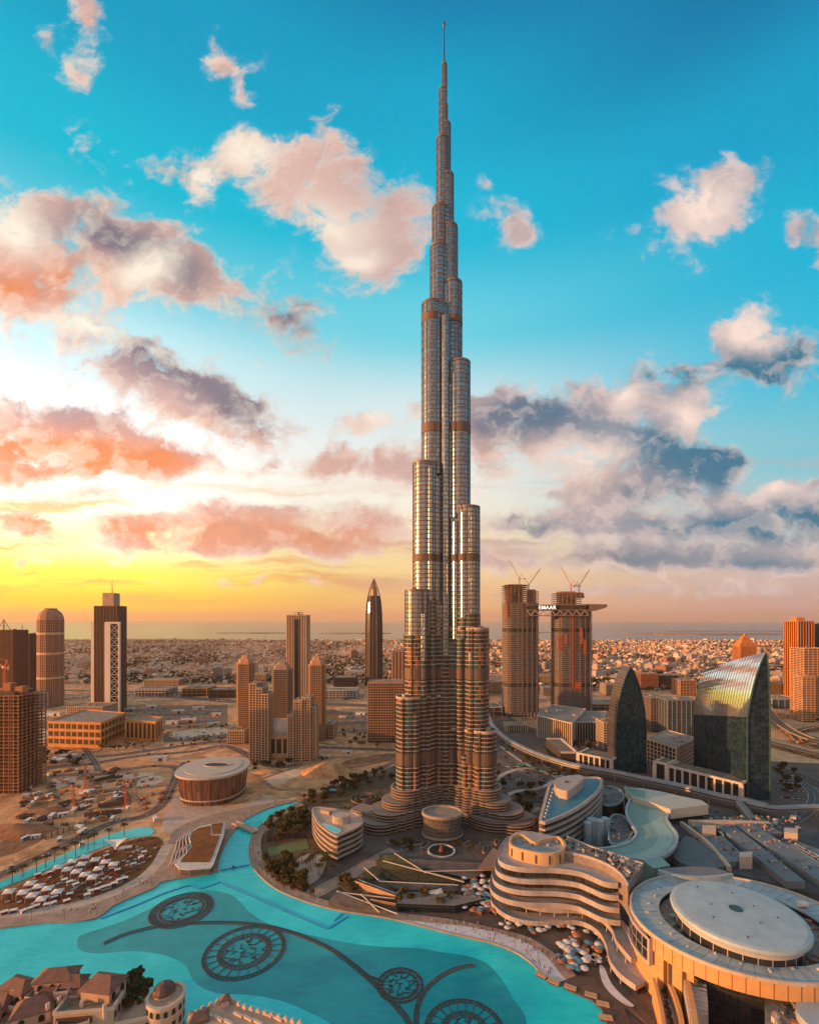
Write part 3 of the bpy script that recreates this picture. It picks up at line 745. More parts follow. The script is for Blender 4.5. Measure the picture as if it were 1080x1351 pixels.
for k in range(9):
    s.box(x0-66+k*8, y0-1.2, 0, .25, .25, 112, bottom=False)
for k in range(14): s.bar((x0-68, y0-1.2, 6+k*8), (x0-2, y0-1.2, 6+k*8), .25)
tag(s.build('scaffolding', mat('scaffold_steel', (.35, .2, .1), .6, metal=.3), t), kind='stuff')
for (ax, h) in ((-10, 8), (-24, 12), (-34, 5)):
    s = MB(); s.box(x0+ax, y0+14, 114, 9, 9, h, bottom=True); s.build('formwork', mat('formwork', (.42, .16, .06), .8, size=3), t)

def tower_crane(px, Y, z0, h, jl, ang, lift, label, col=(.55, .12, .05), name='tower_crane'):
    """lattice mast, luffing jib, counter jib, cab"""
    x = XA(px, Y); m = mat('crane_%s' % ('red' if col[0] > col[1]*2 else 'grey'), col, .5, size=4)
    t = thing(name, label, 'crane', (x, Y, z0))
    def lattice(a, b, w, nm, cell):
        a, b = Vector(a), Vector(b); d = (b-a); L = d.length; d.normalize()
        u = d.cross(Vector((0, 0, 1)) if abs(d.z) < .9 else Vector((1, 0, 0))).normalized()*w/2; v = d.cross(u).normalized()*w/2
        s = MB()
        cs = [u+v, u-v, -u-v, -u+v]
        for c0 in cs: s.bar(a+c0, b+c0, w*.16)
        k = max(1, int(L/cell))
        for i in range(k):
            for j in range(4):
                s.bar(a+cs[j]+d*L*i/k, a+cs[(j+1) % 4]+d*L*(i+1)/k, w*.11)
        return s.build(nm, m, t)
    lattice((x, Y, z0), (x, Y, z0+h), 2.0, 'mast', 2.4)
    c, s_ = math.cos(ang), math.sin(ang); ca, sa = math.cos(lift), math.sin(lift)
    top = Vector((x, Y, z0+h))
    tip = top+Vector((c*ca*jl, s_*ca*jl, sa*jl)); lattice(top, tip, 1.5, 'jib', 2.6)
    back = top+Vector((-c*jl*.26, -s_*jl*.26, 0)); lattice(top, back, 1.6, 'counter_jib', 2.4)
    apex = top+Vector((-c*4, -s_*4, 9)); s = MB(); s.bar(top, apex, .7); s.bar(back, apex, .3); s.bar(apex, tip, .18); s.build('stay', m, t)
    s = MB(); s.box(back.x, back.y, back.z-2.5, 3, 2.4, 2.8, ang, bottom=True); s.build('counterweight', mat('ballast', (.2, .17, .15), .9), t)
    s = MB(); s.box(x+c*2, Y+s_*2, z0+h-1, 2.4, 2, 2.4, ang, bottom=True); s.build('cab', mat('cab_white', (.55, .5, .45), .5), t)
    return t
tower_crane(6, 560, 114, 30, 34, R(160), R(20), 'red tower crane on top of the bare brown tower at the left edge')

# --- left skyline
def grid_tower(name, label, px0, px1, pytop, pybase, depth, wallm, glassm, fl=3.8, bay=4.2, cat='tower', group=None, rib=.7, band=.8, rot=0.0, chamfer=0.0, bands=True):
    x0, y0 = G(px0, pybase); x1 = XA(px1, y0); z = ZA(pytop, y0); w = x1-x0
    cx, cy = (x0+x1)/2, y0+depth/2
    t = thing(name, label, cat, (cx, cy, 0), group)
    if chamfer: p = [(x0+chamfer, y0), (x1-chamfer, y0), (x1, y0+chamfer), (x1, y0+depth-chamfer), (x1-chamfer, y0+depth), (x0+chamfer, y0+depth), (x0, y0+depth-chamfer), (x0, y0+chamfer)]
    else: p = [(x0, y0), (x1, y0), (x1, y0+depth), (x0, y0+depth)]
    ribbed(t, p, 0, z, fl, bay, wallm, glassm, rib=rib, band=band, bands=bands)
    return t, p, z, (cx, cy, w)
t, p, z, (cx, cy, w) = grid_tower('office_tower', 'brown tower at the far left with a pyramid truss on its flat top', -8, 17, 832, 930, 45, BROWN, WGLASS)
s = MB(); xx = XA(5, cy)
for k in range(4):
    a = rect(xx, cy, 18, 18)[k]; s.bar((a[0], a[1], z), (xx, cy, z+26), 1.1); b2 = rect(xx, cy, 18, 18)[(k+1) % 4]; s.bar((a[0], a[1], z+1), (b2[0], b2[1], z+1), 1)
    for f in (.4, .7): s.bar(Vector((a[0], a[1], z)).lerp(Vector((xx, cy, z+26)), f), Vector((b2[0], b2[1], z)).lerp(Vector((xx, cy, z+26)), f), .8)
s.build('pyramid_truss', BROWN, t)
t, p, z, (cx, cy, w) = grid_tower('office_tower', 'plain brown tower between the truss topped tower and the round crowned tower', 17.5, 39, 837, 922, 50, BROWN, WGLASS)
s = MB(); s.tube([(cx-12, cy-8, z), (cx-12, cy-8, z+16), (cx-12, cy-8, z+30)], [1.2, .8, .2], 6); s.build('mast', BROWN, t)
# round crowned tower
x0, y0 = G(41, 934); x1 = XA(71, y0); cx = (x0+x1)/2; cy = y0+25; z = ZA(818, y0)
t = thing('residential_tower', 'tan tower with a chamfered domed crown beside the antenna tower', 'tower', (cx, cy, 0))
p = ellipse(cx, cy, (x1-x0)/2, 25, 12, R(15))
ribbed(t, p, 0, z, 3.8, 4.4, mat('rosy_render', (.40, .21, .13), .8, size=14, streak=True), WGLASS, rib=1.0, band=1.3)
s = MB(); rows = [[(cx+(x-cx)*k, cy+(y-cy)*k, zz) for x, y in p] for k, zz in ((1.0, z+.5), (.97, z+8), (.82, z+17), (.55, z+23), (.5, z+23.5), (.5, z+27))]
s.loft(rows); s.build('crown', mat('rosy_crown', (.40, .20, .12), .8, size=8), t)
for zf in (.32, .60, .83):
    s = MB(); s.ring([(cx+(x-cx)*1.03, cy+(y-cy)*1.03) for x, y in p], p, z*zf, z*zf+5); s.build('belt', TANL, t)
# antenna tower
x0, y0 = G(118, 942); x1 = XA(158, y0); D0 = y0
t = thing('antenna_tower', 'brown slab tower with a tall antenna and white lattice side near the left edge', 'tower', ((x0+x1)/2, y0+20, 0))
def slab(nm, a, b, zt, ya, yb, wallm, glassm=None, fl=3.8, bay=4, **k):
    ribbed(t, [(XA(a, y0), ya), (XA(b, y0), ya), (XA(b, y0), yb), (XA(a, y0), yb)], 0, zt, fl, bay, wallm, glassm or WGLASS, **k)
slab('body', 122.5, 153, ZA(800, y0), y0+4, y0+38, BROWN, rib=1.2, bands=False, bay=7)
s = MB(); s.box(XA(139, y0), y0+20, ZA(800, y0), XA(147, y0)-XA(132, y0), 22, ZA(782, y0)-ZA(800, y0), bottom=True); s.build('crown', mat('crown_panel', (.42, .27, .2), .6, size=8), t)
s = MB(); s.tube([(XA(140, y0), y0+20, ZA(782, y0)), (XA(140, y0), y0+20, ZA(775, y0)), (XA(140, y0), y0+20, ZA(764, y0))], [1.4, 1.0, .5], 8); s.build('antenna', mat('dark_steel', (.1, .1, .1)), t)
s = MB(); s.box(XA(120, y0), y0+20, 0, XA(122.4, y0)-XA(118, y0), 30, ZA(820, y0)); s.build('side_fin', WHITE, t)
s = MB(); s.box(XA(142, y0), y0+1.5, 0, XA(146, y0)-XA(138.5, y0), 5, ZA(821, y0)); s.box(XA(157, y0), y0+1.5, 0, 3, 5, ZA(821, y0)); s.box(XA(149, y0), y0+1.5, ZA(823, y0), XA(158, y0)-XA(139, y0), 5.2, 4, bottom=True); s.build('white_frame', WHITE, t)
s = MB(); xa, xb = XA(146, y0), XA(156, y0)
for k in range(12):
    za = 6+k*(ZA(823, y0)-6)/12; zb = 6+(k+1)*(ZA(823, y0)-6)/12
    s.bar((xa, y0, za), (xb, y0, zb-1), .7); s.bar((xb, y0, za), (xa, y0, zb-1), .7); s.bar((xa, y0, zb), (xb, y0, zb), .9)
s.build('lattice', WHITE, t)
s = MB(); s.box((xa+xb)/2, y0+3, 0, xb-xa, 3, ZA(824, y0)); s.build('glazed_strip', DGLASS, t)
# small office blocks
def lowblock(name, label, quad, ztop, wallm, glassm, fl=4, bay=4, rib=.7, band=1.0, cat='building', group=None, **k):
    p = GP(quad); cx = sum(x for x, y in p)/len(p); cy = sum(y for x, y in p)/len(p)
    t = thing(name, label, cat, (cx, cy, 0), group); ribbed(t, p, 0, ztop, fl, bay, wallm, glassm, rib=rib, band=band, **k); return t
def quad(px0, px1, pyb, depth):
    """front edge on the ground from px0 to px1 at pyb, going back `depth` metres: as pixels on the ground"""
    x0, y0 = G(px0, pyb); x1 = XA(px1, y0); yb = y0+depth; pb = 818+126000/yb
    return [(px0, pyb), (px1, pyb), (540+x1*630/yb, pb), (540+x0*630/yb, pb)]
t = lowblock('office_block', 'low brown and white office block at the foot of the antenna tower', quad(88, 135, 952, 50), 28, TANL, WGLASS, rib=1.4)
t = lowblock('office_block', 'white low building between the round crowned tower and the antenna tower', quad(25, 46, 938, 40), 34, WHITE, BGLASS)

# --- orange low building with three rows of bays: windows are parts of their own
def windowed(name, label, p, z, rows, cols_per_side, wallm, winm, cat='building', roofm=None, wfrac=.72, z0=3.0, hfrac=.62):
    p = clean(p); cx = sum(x for x, y in p)/len(p); cy = sum(y for x, y in p)/len(p)
    t = thing(name, label, cat, (cx, cy, 0))
    b = MB(); b.prism(p, 0, z, top=False); b.build('wall', wallm, t)
    rf = MB(); rf.sheet(p, z-.9); rf.build('roof', roofm or mat('grey_roof', (.26, .21, .17), .9, size=6, var=.4), t)
    rf = MB(); gi = [(cx+(x-cx)*.985, cy+(y-cy)*.985) for x, y in p]; go = [(cx+(x-cx)*1.008, cy+(y-cy)*1.008) for x, y in p]
    rf.ring(go, gi, z-.9, z+.5); rf.build('parapet', wallm, t)
    n = len(p)
    for i in range(n):
        a = Vector(p[i]); e = Vector(p[(i+1) % n]); d = e-a; L = d.length; d.normalize(); nrm = Vector((d.y, -d.x))
        if nrm.y > .3: continue                     # the far sides are out of sight
        k = cols_per_side[i] if isinstance(cols_per_side, (list, tuple)) else max(1, round(L/cols_per_side))
        for j in range(k):
            for r in range(rows):
                fh = (z-z0-1.5)/rows; c0 = a+d*L*(j+.5)/k
                zc = z0+fh*r+fh*(1-hfrac)/2
                w = L/k*wfrac; m = MB()
                # frame with a recessed pane
                c1 = c0+nrm*.12; ang = math.atan2(d.y, d.x)
                m.box(c1.x, c1.y, zc, w, .3, fh*hfrac, ang, bottom=True); f = m.build('window', winm, t)
                m = MB(); m.box(c1.x+nrm.x*.12, c1.y+nrm.y*.12, zc-.5, w*1.1, .5, .5, ang, bottom=True); m.build('sill', wallm, f)
    return t
WIN = facade('window_pane', (.16, .09, .05), (.06, .045, .035), bay=1.4, floor=1.6, mx=.1, my0=.08, my1=.92, grough=.1, gmetal=.3, vary=.8)
windowed('parking_building', 'long orange low building with three rows of wide bays on the sandy ground', GP([(63,985),(133,987.5),(165,971),(112,966)]), 40, 3, [9, 7, 1, 1], ORANGE, WIN, wfrac=.74)
t = windowed('annex_building', 'smaller orange building with tall slots right of the long orange building', GP([(166,977),(205,980),(214,973),(178,970)]), 34, 1, [7, 4, 1, 1], ORANGE, WIN, wfrac=.5, hfrac=.82)

# --- residential cluster left of the tall tower
RES = [('residential_tower', 'slim tan tower with narrow crown, leftmost of the cluster beyond the round hall', 311, 331, 876, 978, 22, TAN, 3.5, 3.4, 1),
       ('residential_tower', 'slim grey tan tower with balconies standing behind the cluster podium', 358, 382, 884, 962, 24, mat('grey_tan_render', (.36, .24, .16), .8, size=14, streak=True), 3.5, 3.4, 1),
       ('residential_tower', 'slim tan tower, rightmost of the cluster before the dark bullet shaped tower', 406, 427, 878, 978, 22, TAN, 3.5, 3.0, 1)]
for nm, lb, a, b_, top, base_, dep, wm, fl, bay, cr in RES:
    t, p, z, (cx, cy, w) = grid_tower(nm, lb, a, b_, top, base_, dep, wm, WGLASS, fl=fl, bay=bay, rib=.6, band=.75, chamfer=4)
    s = MB(); s.loft([[(cx+(x-cx)*k, cy+(y-cy)*k, zz) for x, y in clean(p)] for k, zz in ((.82, z), (.78, z+7), (.5, z+9), (.45, z+14))]); s.build('crown', wm, t)
t, p, z, (cx, cy, w) = grid_tower('residential_tower', 'tall flat topped tan tower rising above the cluster, with a helipad', 378, 404, 812, 945, 36, TANL, WGLASS, fl=3.8, bay=5.2, rib=1.8, band=.7)
s = MB(); s.prism(ellipse(cx, cy, 10, 10, 24), z+6, z+7, bottom=True); s.tube([(cx, cy, z), (cx, cy, z+6)], 2.0, 8); s.build('helipad', CONC2, t)
s = MB(); s.box(cx, p[0][1]-1.2, 20, w*.22, 1.6, z-28); s.build('glazed_strip', DGLASS, t)
def stepped(label, a, b_, tops, base_, dep):
    x0, y0 = G(a, base_); x1 = XA(b_, y0); n = len(tops); t = thing('residential_tower', label, 'tower', ((x0+x1)/2, y0+dep/2, 0))
    for k, (fa, fb, py, ya, yb) in enumerate(tops):
        xa, xb = x0+(x1-x0)*fa, x0+(x1-x0)*fb
        ribbed(t, [(xa, y0+ya), (xb, y0+ya), (xb, y0+yb), (xa, y0+yb)], 0, ZA(py, y0), 3.5, 4.0, TANL, WGLASS, rib=.9, band=.8)
    return t
stepped('stepped tan apartment tower standing right behind the round hall roof', 329, 355, [(0, .33, 903, 0, 26), (.34, .66, 908, -3, 26), (.67, 1, 916, -6, 20)], 1004, 28)
stepped('stepped tan apartment tower on the right of the cluster podium', 380, 416, [(0, .2, 944, -4, 24), (.21, .5, 925, -2, 26), (.51, .8, 921, 0, 26), (.81, 1, 934, 3, 24)], 1005, 28)
windowed('podium_block', 'low tan podium with a wide glazed front between the two stepped towers', GP([(355,1001),(381,1001),(383,975),(357,975)]), 34, 1, [3, 1, 1, 1], TANL, WIN, wfrac=.7, hfrac=.7)
t = lowblock('apartment_block', 'low tan block at the foot of the leftmost slim tower', quad(300, 322, 982, 30), 22, TANL, WGLASS)
t = lowblock('apartment_block', 'low tan terrace block at the foot of the rightmost slim tower', quad(418, 440, 975, 40), 24, TANL, WGLASS)

# --- bullet shaped tower
x0, y0 = G(481, 905); x1 = XA(504, y0); cx = (x0+x1)/2; cy = y0+20; zt = ZA(763, y0); rw = (x1-x0)/2
t = thing('bullet_tower', 'dark bullet shaped tower with a pointed open crown left of the tallest tower', 'skyscraper', (cx, cy, 0))
prof = [(0, 1), (.25, 1.0), (.5, .98), (.68, .92), (.78, .82), (.84, .68)]
rows = [[(cx+rw*k*math.cos(a*math.pi/8+.39)*(1.0), cy+rw*k*math.sin(a*math.pi/8+.39), zt*f) for a in range(16)] for f, k in prof]
s = MB(); s.loft(rows); s.build('glazed_body', facade('bullet_glass', (.10, .075, .06), (.03, .025, .025), bay=2.2, floor=3.8, mx=.15, my0=.1, my1=.85, grough=.15, gmetal=.3, vary=.8), t)
s = MB()
for a in range(8):
    an = a*math.pi/4+.39
    pts = [(cx+rw*1.05*k*math.cos(an), cy+rw*1.05*k*math.sin(an), zt*f) for f, k in prof+[(.90, .50), (.95, .27), (1.0, .02)]]
    s.tube(pts, 1.3, 6)
s.build('ribs', mat('bullet_ribs', (.16, .105, .08), .6, metal=.2), t)
s = MB(); s.loft([[(cx+rw*k*math.cos(a*math.pi/8), cy+rw*k*math.sin(a*math.pi/8), zt*f) for a in range(16)] for f, k in ((.84, .42), (.90, .36), (.94, .2), (.97, .05))]); s.build('inner_cone', mat('cone_copper', (.35, .18, .10), .4, metal=.4), t)
# buildings around its foot
t, p, z, _ = grid_tower('office_block', 'brown office block with a deep square window grid in front of the bullet shaped tower', 485, 533, 901, 980, 40, mat('grid_stone', (.40, .22, .12), .8, size=9, streak=True), WGLASS, fl=4.2, bay=4.2, rib=.8, band=1.1, cat='office')
t, p, z, _ = grid_tower('office_tower', 'slender two tone block just left of the tallest tower shaft', 516.5, 535, 860, 925, 40, mat('two_tone_stone', (.42, .24, .16), .8, size=9, streak=True), WGLASS, fl=4.2, bay=9, rib=3)
t = lowblock('warehouse', 'long low white building beyond the cluster of tan towers', quad(425, 470, 922, 60), 20, WHITE, BGLASS, fl=5, bay=9)
t = lowblock('mall_block', 'brown low mall block beyond the white low building', quad(440, 468, 908, 70), 30, BROWN, WGLASS, fl=8, bay=12)
t = lowblock('warehouse', 'rust brown low shed beyond the main road, right of the antenna tower', quad(240, 273, 919, 60), 20, ORANGE, WGLASS, fl=8, bay=14)
t = lowblock('warehouse', 'rust red long shed beyond the main road, left of the slim towers', quad(275, 310, 921, 50), 20, mat('rust_red', (.36, .13, .06), .8, size=20), WGLASS, fl=10, bay=20)
t = lowblock('warehouse', 'grey white long shed beyond the main road behind the antenna tower', quad(178, 222, 917, 50), 15, WHITE, WGLASS, fl=6, bay=9)

# ------------------------------------------------------------------ twin towers under construction, joined by a bridge
YT = 985.0
CG = mat('tower_slab_concrete', (.25, .185, .155), .85, size=8, var=.35)
CLAD = facade('part_clad_wall', (.10, .075, .062), (.045, .05, .055), bay=2.2, floor=3.8, mx=.12, my0=.1, my1=.85, grough=.2, gmetal=.3, wrough=.8, vary=1.2)
DKW = mat('dark_recess', (.06, .045, .038), .9, size=6, var=.4)
tw = thing('twin_towers', 'unfinished twin towers joined near the top by a bridge with a white sign', 'towers', (XA(725, YT), YT+20, 0))
def twin(a, b_, zt, extra):
    xa, xb = XA(a, YT), XA(b_, YT); cx = (xa+xb)/2; rx = (xb-xa)/2; cy = YT+26
    plan = []
    for i in range(56):
        t = 2*math.pi*i/56; e = .42
        g_ = 1+.035*math.cos(t*7+1); plan.append((cx+rx*g_*math.copysign(abs(math.cos(t))**e, math.cos(t)), cy+26*(1+.10*math.cos(3*math.acos(max(-1, min(1, math.cos(t)*1.0)))))*math.copysign(abs(math.sin(t))**e, math.sin(t))))
    s = MB(); s.prism([(cx+(x-cx)*.97, cy+(y-cy)*.97) for x, y in plan], 8, zt); s.build('partly_clad_body', CLAD, tw)
    s = MB(); zz = 4.0
    gi = [(cx+(x-cx)*.95, cy+(y-cy)*.95) for x, y in plan]
    while zz < zt:
        if not any(q-3 < zz < q+5 for q in (64, 178)): s.ring([(cx+(x-cx)*1.015, cy+(y-cy)*1.015) for x, y in plan], gi, zz, zz+1.5)
        zz += 3.9
    tag(s.build('floor_slabs', CG, tw), kind='stuff')
    for q in (64, 178):
        s = MB(); s.ring([(cx+(x-cx)*.985, cy+(y-cy)*.985) for x, y in plan], [(cx+(x-cx)*.8, cy+(y-cy)*.8) for x, y in plan], q-2, q+5); s.build('service_floor', DKW, tw)
    s = MB()
    for k in range(-3, 4): s.box(cx+rx*k/3.6, YT-.4+abs(k)*.5, 8, 2.0, 1.4, zt-10)
    tag(s.build('pilasters', mat('clad_strip', (.15, .115, .10), .6, size=10), tw), kind='stuff')
    s = MB()
    for k in range(10): s.box(cx+rx*(k-4.5)/5, YT+2, 0, 2.4, 2.4, 9)
    s.build('base_columns', CG, tw)
    return cx, rx, cy, plan
cxa, rxa, cya, pa = twin(666.5, 712, 236, 0)
cxb, rxb, cyb, pb_ = twin(734, 783, 232, 0)
# bare upper floors
def bare(cx0, cx1, z0, z1, dep=30, fl=4.2):
    s = MB(); zz = z0
    while zz < z1: s.box((cx0+cx1)/2, YT+26, zz, cx1-cx0, dep, 1.1, bottom=True); zz += fl
    tag(s.build('bare_slabs', CG, tw), kind='stuff')
    s = MB()
    for k in range(6):
        s.box(cx0+(cx1-cx0)*(k+.5)/6, YT+26-dep/2+1, z0, 1.3, 1.3, z1-z0-2)
    s.build('columns', CG, tw)
    s = MB(); s.box((cx0+cx1)/2, YT+28, z0, (cx1-cx0)*.6, dep*.6, z1-z0+2); s.build('core_wall', mat('rust_core', (.30, .15, .09), .9, size=6, var=.4), tw)
bare(XA(666.5, YT), XA(698, YT), 234, 273, 44); bare(XA(698, YT), XA(712, YT), 234, 262, 36)
bare(XA(735, YT), XA(770, YT), 230, 258, 36)
s = MB(); s.loft([[(x, y, z) for x, y in rect(XA(759, YT), YT+24, w, 24)] for z, w in ((246, 46), (256, 42), (258, 30))]); s.build('roof_hood', mat('rust_core', (.3, .15, .09)), tw)
# bridge deck with cantilever
bz0, bz1 = 208, 232
xl, xr = XA(694, YT), XA(775, YT)
s = MB(); s.box((xl+xr)/2, YT+14, 221, xr-xl, 38, 9, bottom=True); s.build('bridge_upper', DKW, tw)
s = MB()
for zz in (208, 219.5, 230): s.box((xl+xr)/2, YT+14, zz, xr-xl, 40, 1.6, bottom=True)
s.build('bridge_decks', CG, tw)
s = MB(); n = 15
for i in range(n):
    a = xl+(xr-xl)*i/n; b_ = xl+(xr-xl)*(i+1)/n
    s.bar((a, YT-5.4, 209.5), (b_, YT-5.4, 219.5), 1.5) if i % 2 else s.bar((a, YT-5.4, 219.5), (b_, YT-5.4, 209.5), 1.5)
s.build('truss', mat('truss_steel', (.45, .36, .30), .5, metal=.3), tw)
xc0, xc1 = XA(772, YT), XA(800, YT)
s = MB(); s.loft([[(x, y0_, z) for x, z in ((xc0, 217), (xc0+20, 219), (xc1-4, 225), (xc1, 229), (xc1-2, 232), (xc0, 233))] for y0_ in (YT+34, YT-5)]); s.build('cantilever', mat('canti_skin', (.20, .13, .10), .7, size=5, var=.4), tw)
# white sign letters
def letters(txt, cx, y, z, hgt, col, parent, depth=.6, name='sign_letters', emit=0.0, rotz=0.0):
    cu = bpy.data.curves.new(name, 'FONT'); cu.body = txt; cu.size = hgt*1.4; cu.extrude = depth; cu.align_x = 'CENTER'; cu.offset = hgt*.025; cu.space_character = 1.08
    ob = bpy.data.objects.new(name, cu); COL.objects.link(ob)
    bpy.context.view_layer.update()
    me = bpy.data.meshes.new_from_object(ob.evaluated_get(bpy.context.evaluated_depsgraph_get())); bpy.data.objects.remove(ob)
    me.materials.clear(); me.materials.append(col); o = bpy.data.objects.new(name, me); COL.objects.link(o)
    o.rotation_euler = (R(90), 0, rotz); o.parent = parent; o.location = Vector((cx, y, z))-ORG[parent.name]; ORG[o.name] = ORG[parent.name]; return o
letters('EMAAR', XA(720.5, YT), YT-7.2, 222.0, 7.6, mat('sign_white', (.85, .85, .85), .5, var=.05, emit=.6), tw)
s = MB(); s.box(XA(720.5, YT), YT-6.0, 220.5, 42, .8, 10, bottom=True); s.build('sign_board', mat('sign_board', (.03, .03, .035), .5), tw)
RD = mat('rust_sheeting', (.34, .085, .04), .8, size=5, var=.4)
for (a, b_, z0, z1) in ((754, 756, 60, 215), (764, 768, 150, 185), (744, 748, 150, 172), (736, 741, 140, 165), (769, 773, 128, 160), (668, 670, 205, 260), (758, 766, 58, 72)):
    s = MB(); s.box((XA(a, YT)+XA(b_, YT))/2, YT-1.2, z0, (XA(b_, YT)-XA(a, YT)), 1.0, z1-z0, bottom=True); s.build('netting', RD, tw)
tower_crane(685, YT+20, 273, 14, 42, R(160), R(62), 'grey luffing crane leaning left on the left twin tower', (.28, .2, .17))
tower_crane(697, YT+30, 262, 12, 46, R(15), R(52), 'thin grey luffing crane leaning right on the left twin tower', (.28, .2, .17))
tower_crane(753, YT+20, 258, 16, 42, R(165), R(62), 'red luffing crane leaning left on the right twin tower', (.55, .08, .05))
tower_crane(763.5, YT+28, 258, 14, 44, R(12), R(55), 'grey luffing crane leaning right on the right twin tower', (.26, .2, .18))

# ------------------------------------------------------------------ dark pointed office tower
FINS = mat('dark_fins', (.10, .10, .105), .4, metal=.4, size=8)
def ogive(x0, x1, z1, k, straight=.45, n=14):
    """half-width profile of a pointed arch from the ground to the tip"""
    h = (x1-x0)/2; out = []
    for i in range(n+1):
        f = i/n; z = z1*(straight+(1-straight)*f); out.append((h*max(0, 1-f**k)**.82, z))
    return [(h, 0)]+out
yo = 624.0
t = thing('pointed_office_tower', 'dark glass tower shaped like a pointed arch, green tinted front, right of the twin towers', 'tower', (XA(832, yo), yo+14, 0))
ox0, ox1, oz = XA(812, yo), XA(852, yo), ZA(880, yo); ocx = (ox0+ox1)/2
pr = ogive(ox0, ox1, oz, 2.0, .36)
front = [(ocx+h, z) for h, z in pr]+[(ocx-h, z) for h, z in pr[::-1][1:]]
def sect(y, dx=0.0, ks=1.0): return [(ocx+(x-ocx)*ks+dx, y, z*ks) for x, z in front]
OG = facade('ogive_glass', (.014, .04, .045), (.010, .032, .038), bay=2.4, floor=3.9, mx=.04, my0=.08, my1=.97, grough=.05, gmetal=.0, wrough=.25, vary=.9, wobble=.02, spec=.3)
s = MB(); f = sect(yo); 
# front wall in floor strips so that it carries glazing
fr = [(ocx-h, z) for h, z in pr]; fl_ = [(ocx+h, z) for h, z in pr]
for i in range(len(pr)-1):
    a = s.add([(fr[i][0], yo, fr[i][1]), (fl_[i][0], yo, fl_[i][1]), (fl_[i+1][0], yo, fl_[i+1][1]), (fr[i+1][0], yo, fr[i+1][1])])
    s.face(a, [(fr[i][0], fr[i][1]), (fl_[i][0], fl_[i][1]), (fl_[i+1][0], fl_[i+1][1]), (fr[i+1][0], fr[i+1][1])])
s.build('glazed_front', OG, t)
SKN = facade('curved_skin', (.16, .12, .12), (.06, .055, .06), bay=3.0, floor=3.9, mx=.08, my0=.12, my1=.9, grough=.18, gmetal=.4, wrough=.35, vary=.5, wmetal=.3)
s = MB(); s.wall([(x, yo-.6, z) for x, z in front], [(x, yo+26, z) for x, z in front], closed=False); s.build('curved_skin', SKN, t, smooth=False)
s = MB(); 
rimo = [(ocx+(x-ocx)*1.02, z*1.004+.2) for x, z in front]
s.wall([(x, yo-.9, z) for x, z in front], [(x, yo-.9, z) for x, z in rimo], closed=False); s.wall([(x, yo-.9, z) for x, z in rimo], [(x, yo+.4, z) for x, z in rimo], closed=False); s.build('edge_rim', mat('rim_teal', (.06, .13, .13), .4, metal=.3), t)
s = MB(); 
for i in range(len(pr)-1): pass
bk = [(ocx-h, z) for h, z in pr]
for i in range(len(pr)-1):
    a = s.add([(fl_[i][0], yo+26, fl_[i][1]), (fr[i][0], yo+26, fr[i][1]), (fr[i+1][0], yo+26, fr[i+1][1]), (fl_[i+1][0], yo+26, fl_[i+1][1])]); s.face(a)
s.build('glazed_rear', OG, t)

# ------------------------------------------------------------------ blue sail shaped glass tower
A = G(985, 1056); B = (A[0]-.3, 628.0); wA = 25.0
t = thing('sail_office_tower', 'dark glass slab tower with a curved sail top mirroring blue sky, right side', 'tower', ((A[0]+B[0])/2+10, (A[1]+B[1])/2, 0))
d = (Vector(B)-Vector(A)); Ls = d.length; d.normalize(); nx = Vector((-d.y, d.x))        # nx points to the left (west)
if nx.x > 0: nx = -nx
def sail_section(s_, ztop, wd, lean):
    """points across the slab from the bright face over the tip to the rear, at distance s_ along it"""
    o = Vector(A)+d*s_; pts = []
    n = 14
    zb = ztop*.56
    pts.append((0, 0)); pts.append((0, zb*.5)); pts.append((0, zb))
    for i in range(1, n+1):
        f = i/n; pts.append((lean*(.58*f+.42*f**3), zb+(ztop-zb)*f))
    for i in range(1, n+1):
        f = 1-i/n; pts.append((lean+(wd-lean)*(1-f**2.2)**.6 if wd > lean else lean, zb+(ztop-zb)*f))
    pts.append((wd, zb*.5)); pts.append((wd, 0))
    return [(o.x-nx.x*a, o.y-nx.y*a, z) for a, z in pts]
NSEG = 44; rows = []
for i in range(NSEG+1):
    f = i/NSEG; rows.append(sail_section(Ls*f, 164+(134-164)*f**1.1, wA*(1-.1*f), 20*(1-.45*f)+.6))
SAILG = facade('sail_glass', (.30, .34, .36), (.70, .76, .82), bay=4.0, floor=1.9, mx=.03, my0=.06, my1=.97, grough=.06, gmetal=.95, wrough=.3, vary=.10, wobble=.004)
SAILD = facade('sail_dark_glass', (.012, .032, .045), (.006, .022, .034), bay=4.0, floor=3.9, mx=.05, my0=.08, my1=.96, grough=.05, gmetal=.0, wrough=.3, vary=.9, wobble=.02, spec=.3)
nn = len(rows[0]); half = 17
def strip(i0, i1, nm, m):
    s = MB()
    for j in range(i0, i1):
        u = 0
        for i in range(NSEG):
            q = [rows[i][j], rows[i+1][j], rows[i+1][j+1], rows[i][j+1]]
            a = s.add(q); uu = Ls*i/NSEG; du = Ls/NSEG; z0_, z1_ = rows[i][j][2], rows[i][j+1][2]
            s.face(a[::-1], [(uu, z0_), (uu+du, z0_), (uu+du, z1_), (uu, z1_)][::-1] if False else [(uu, z1_), (uu+du, z1_), (uu+du, z0_), (uu, z0_)])
    return s.build(nm, m, t)
strip(0, 2, 'dark_glazing', SAILD); strip(2, half, 'mirror_glazing', SAILG); strip(half, nn-1, 'rear_glazing', facade('rear_teal', (.04, .10, .10), (.03, .07, .07), bay=2, floor=3.9, mx=.08, my0=.1, my1=.9, grough=.2, gmetal=.3))
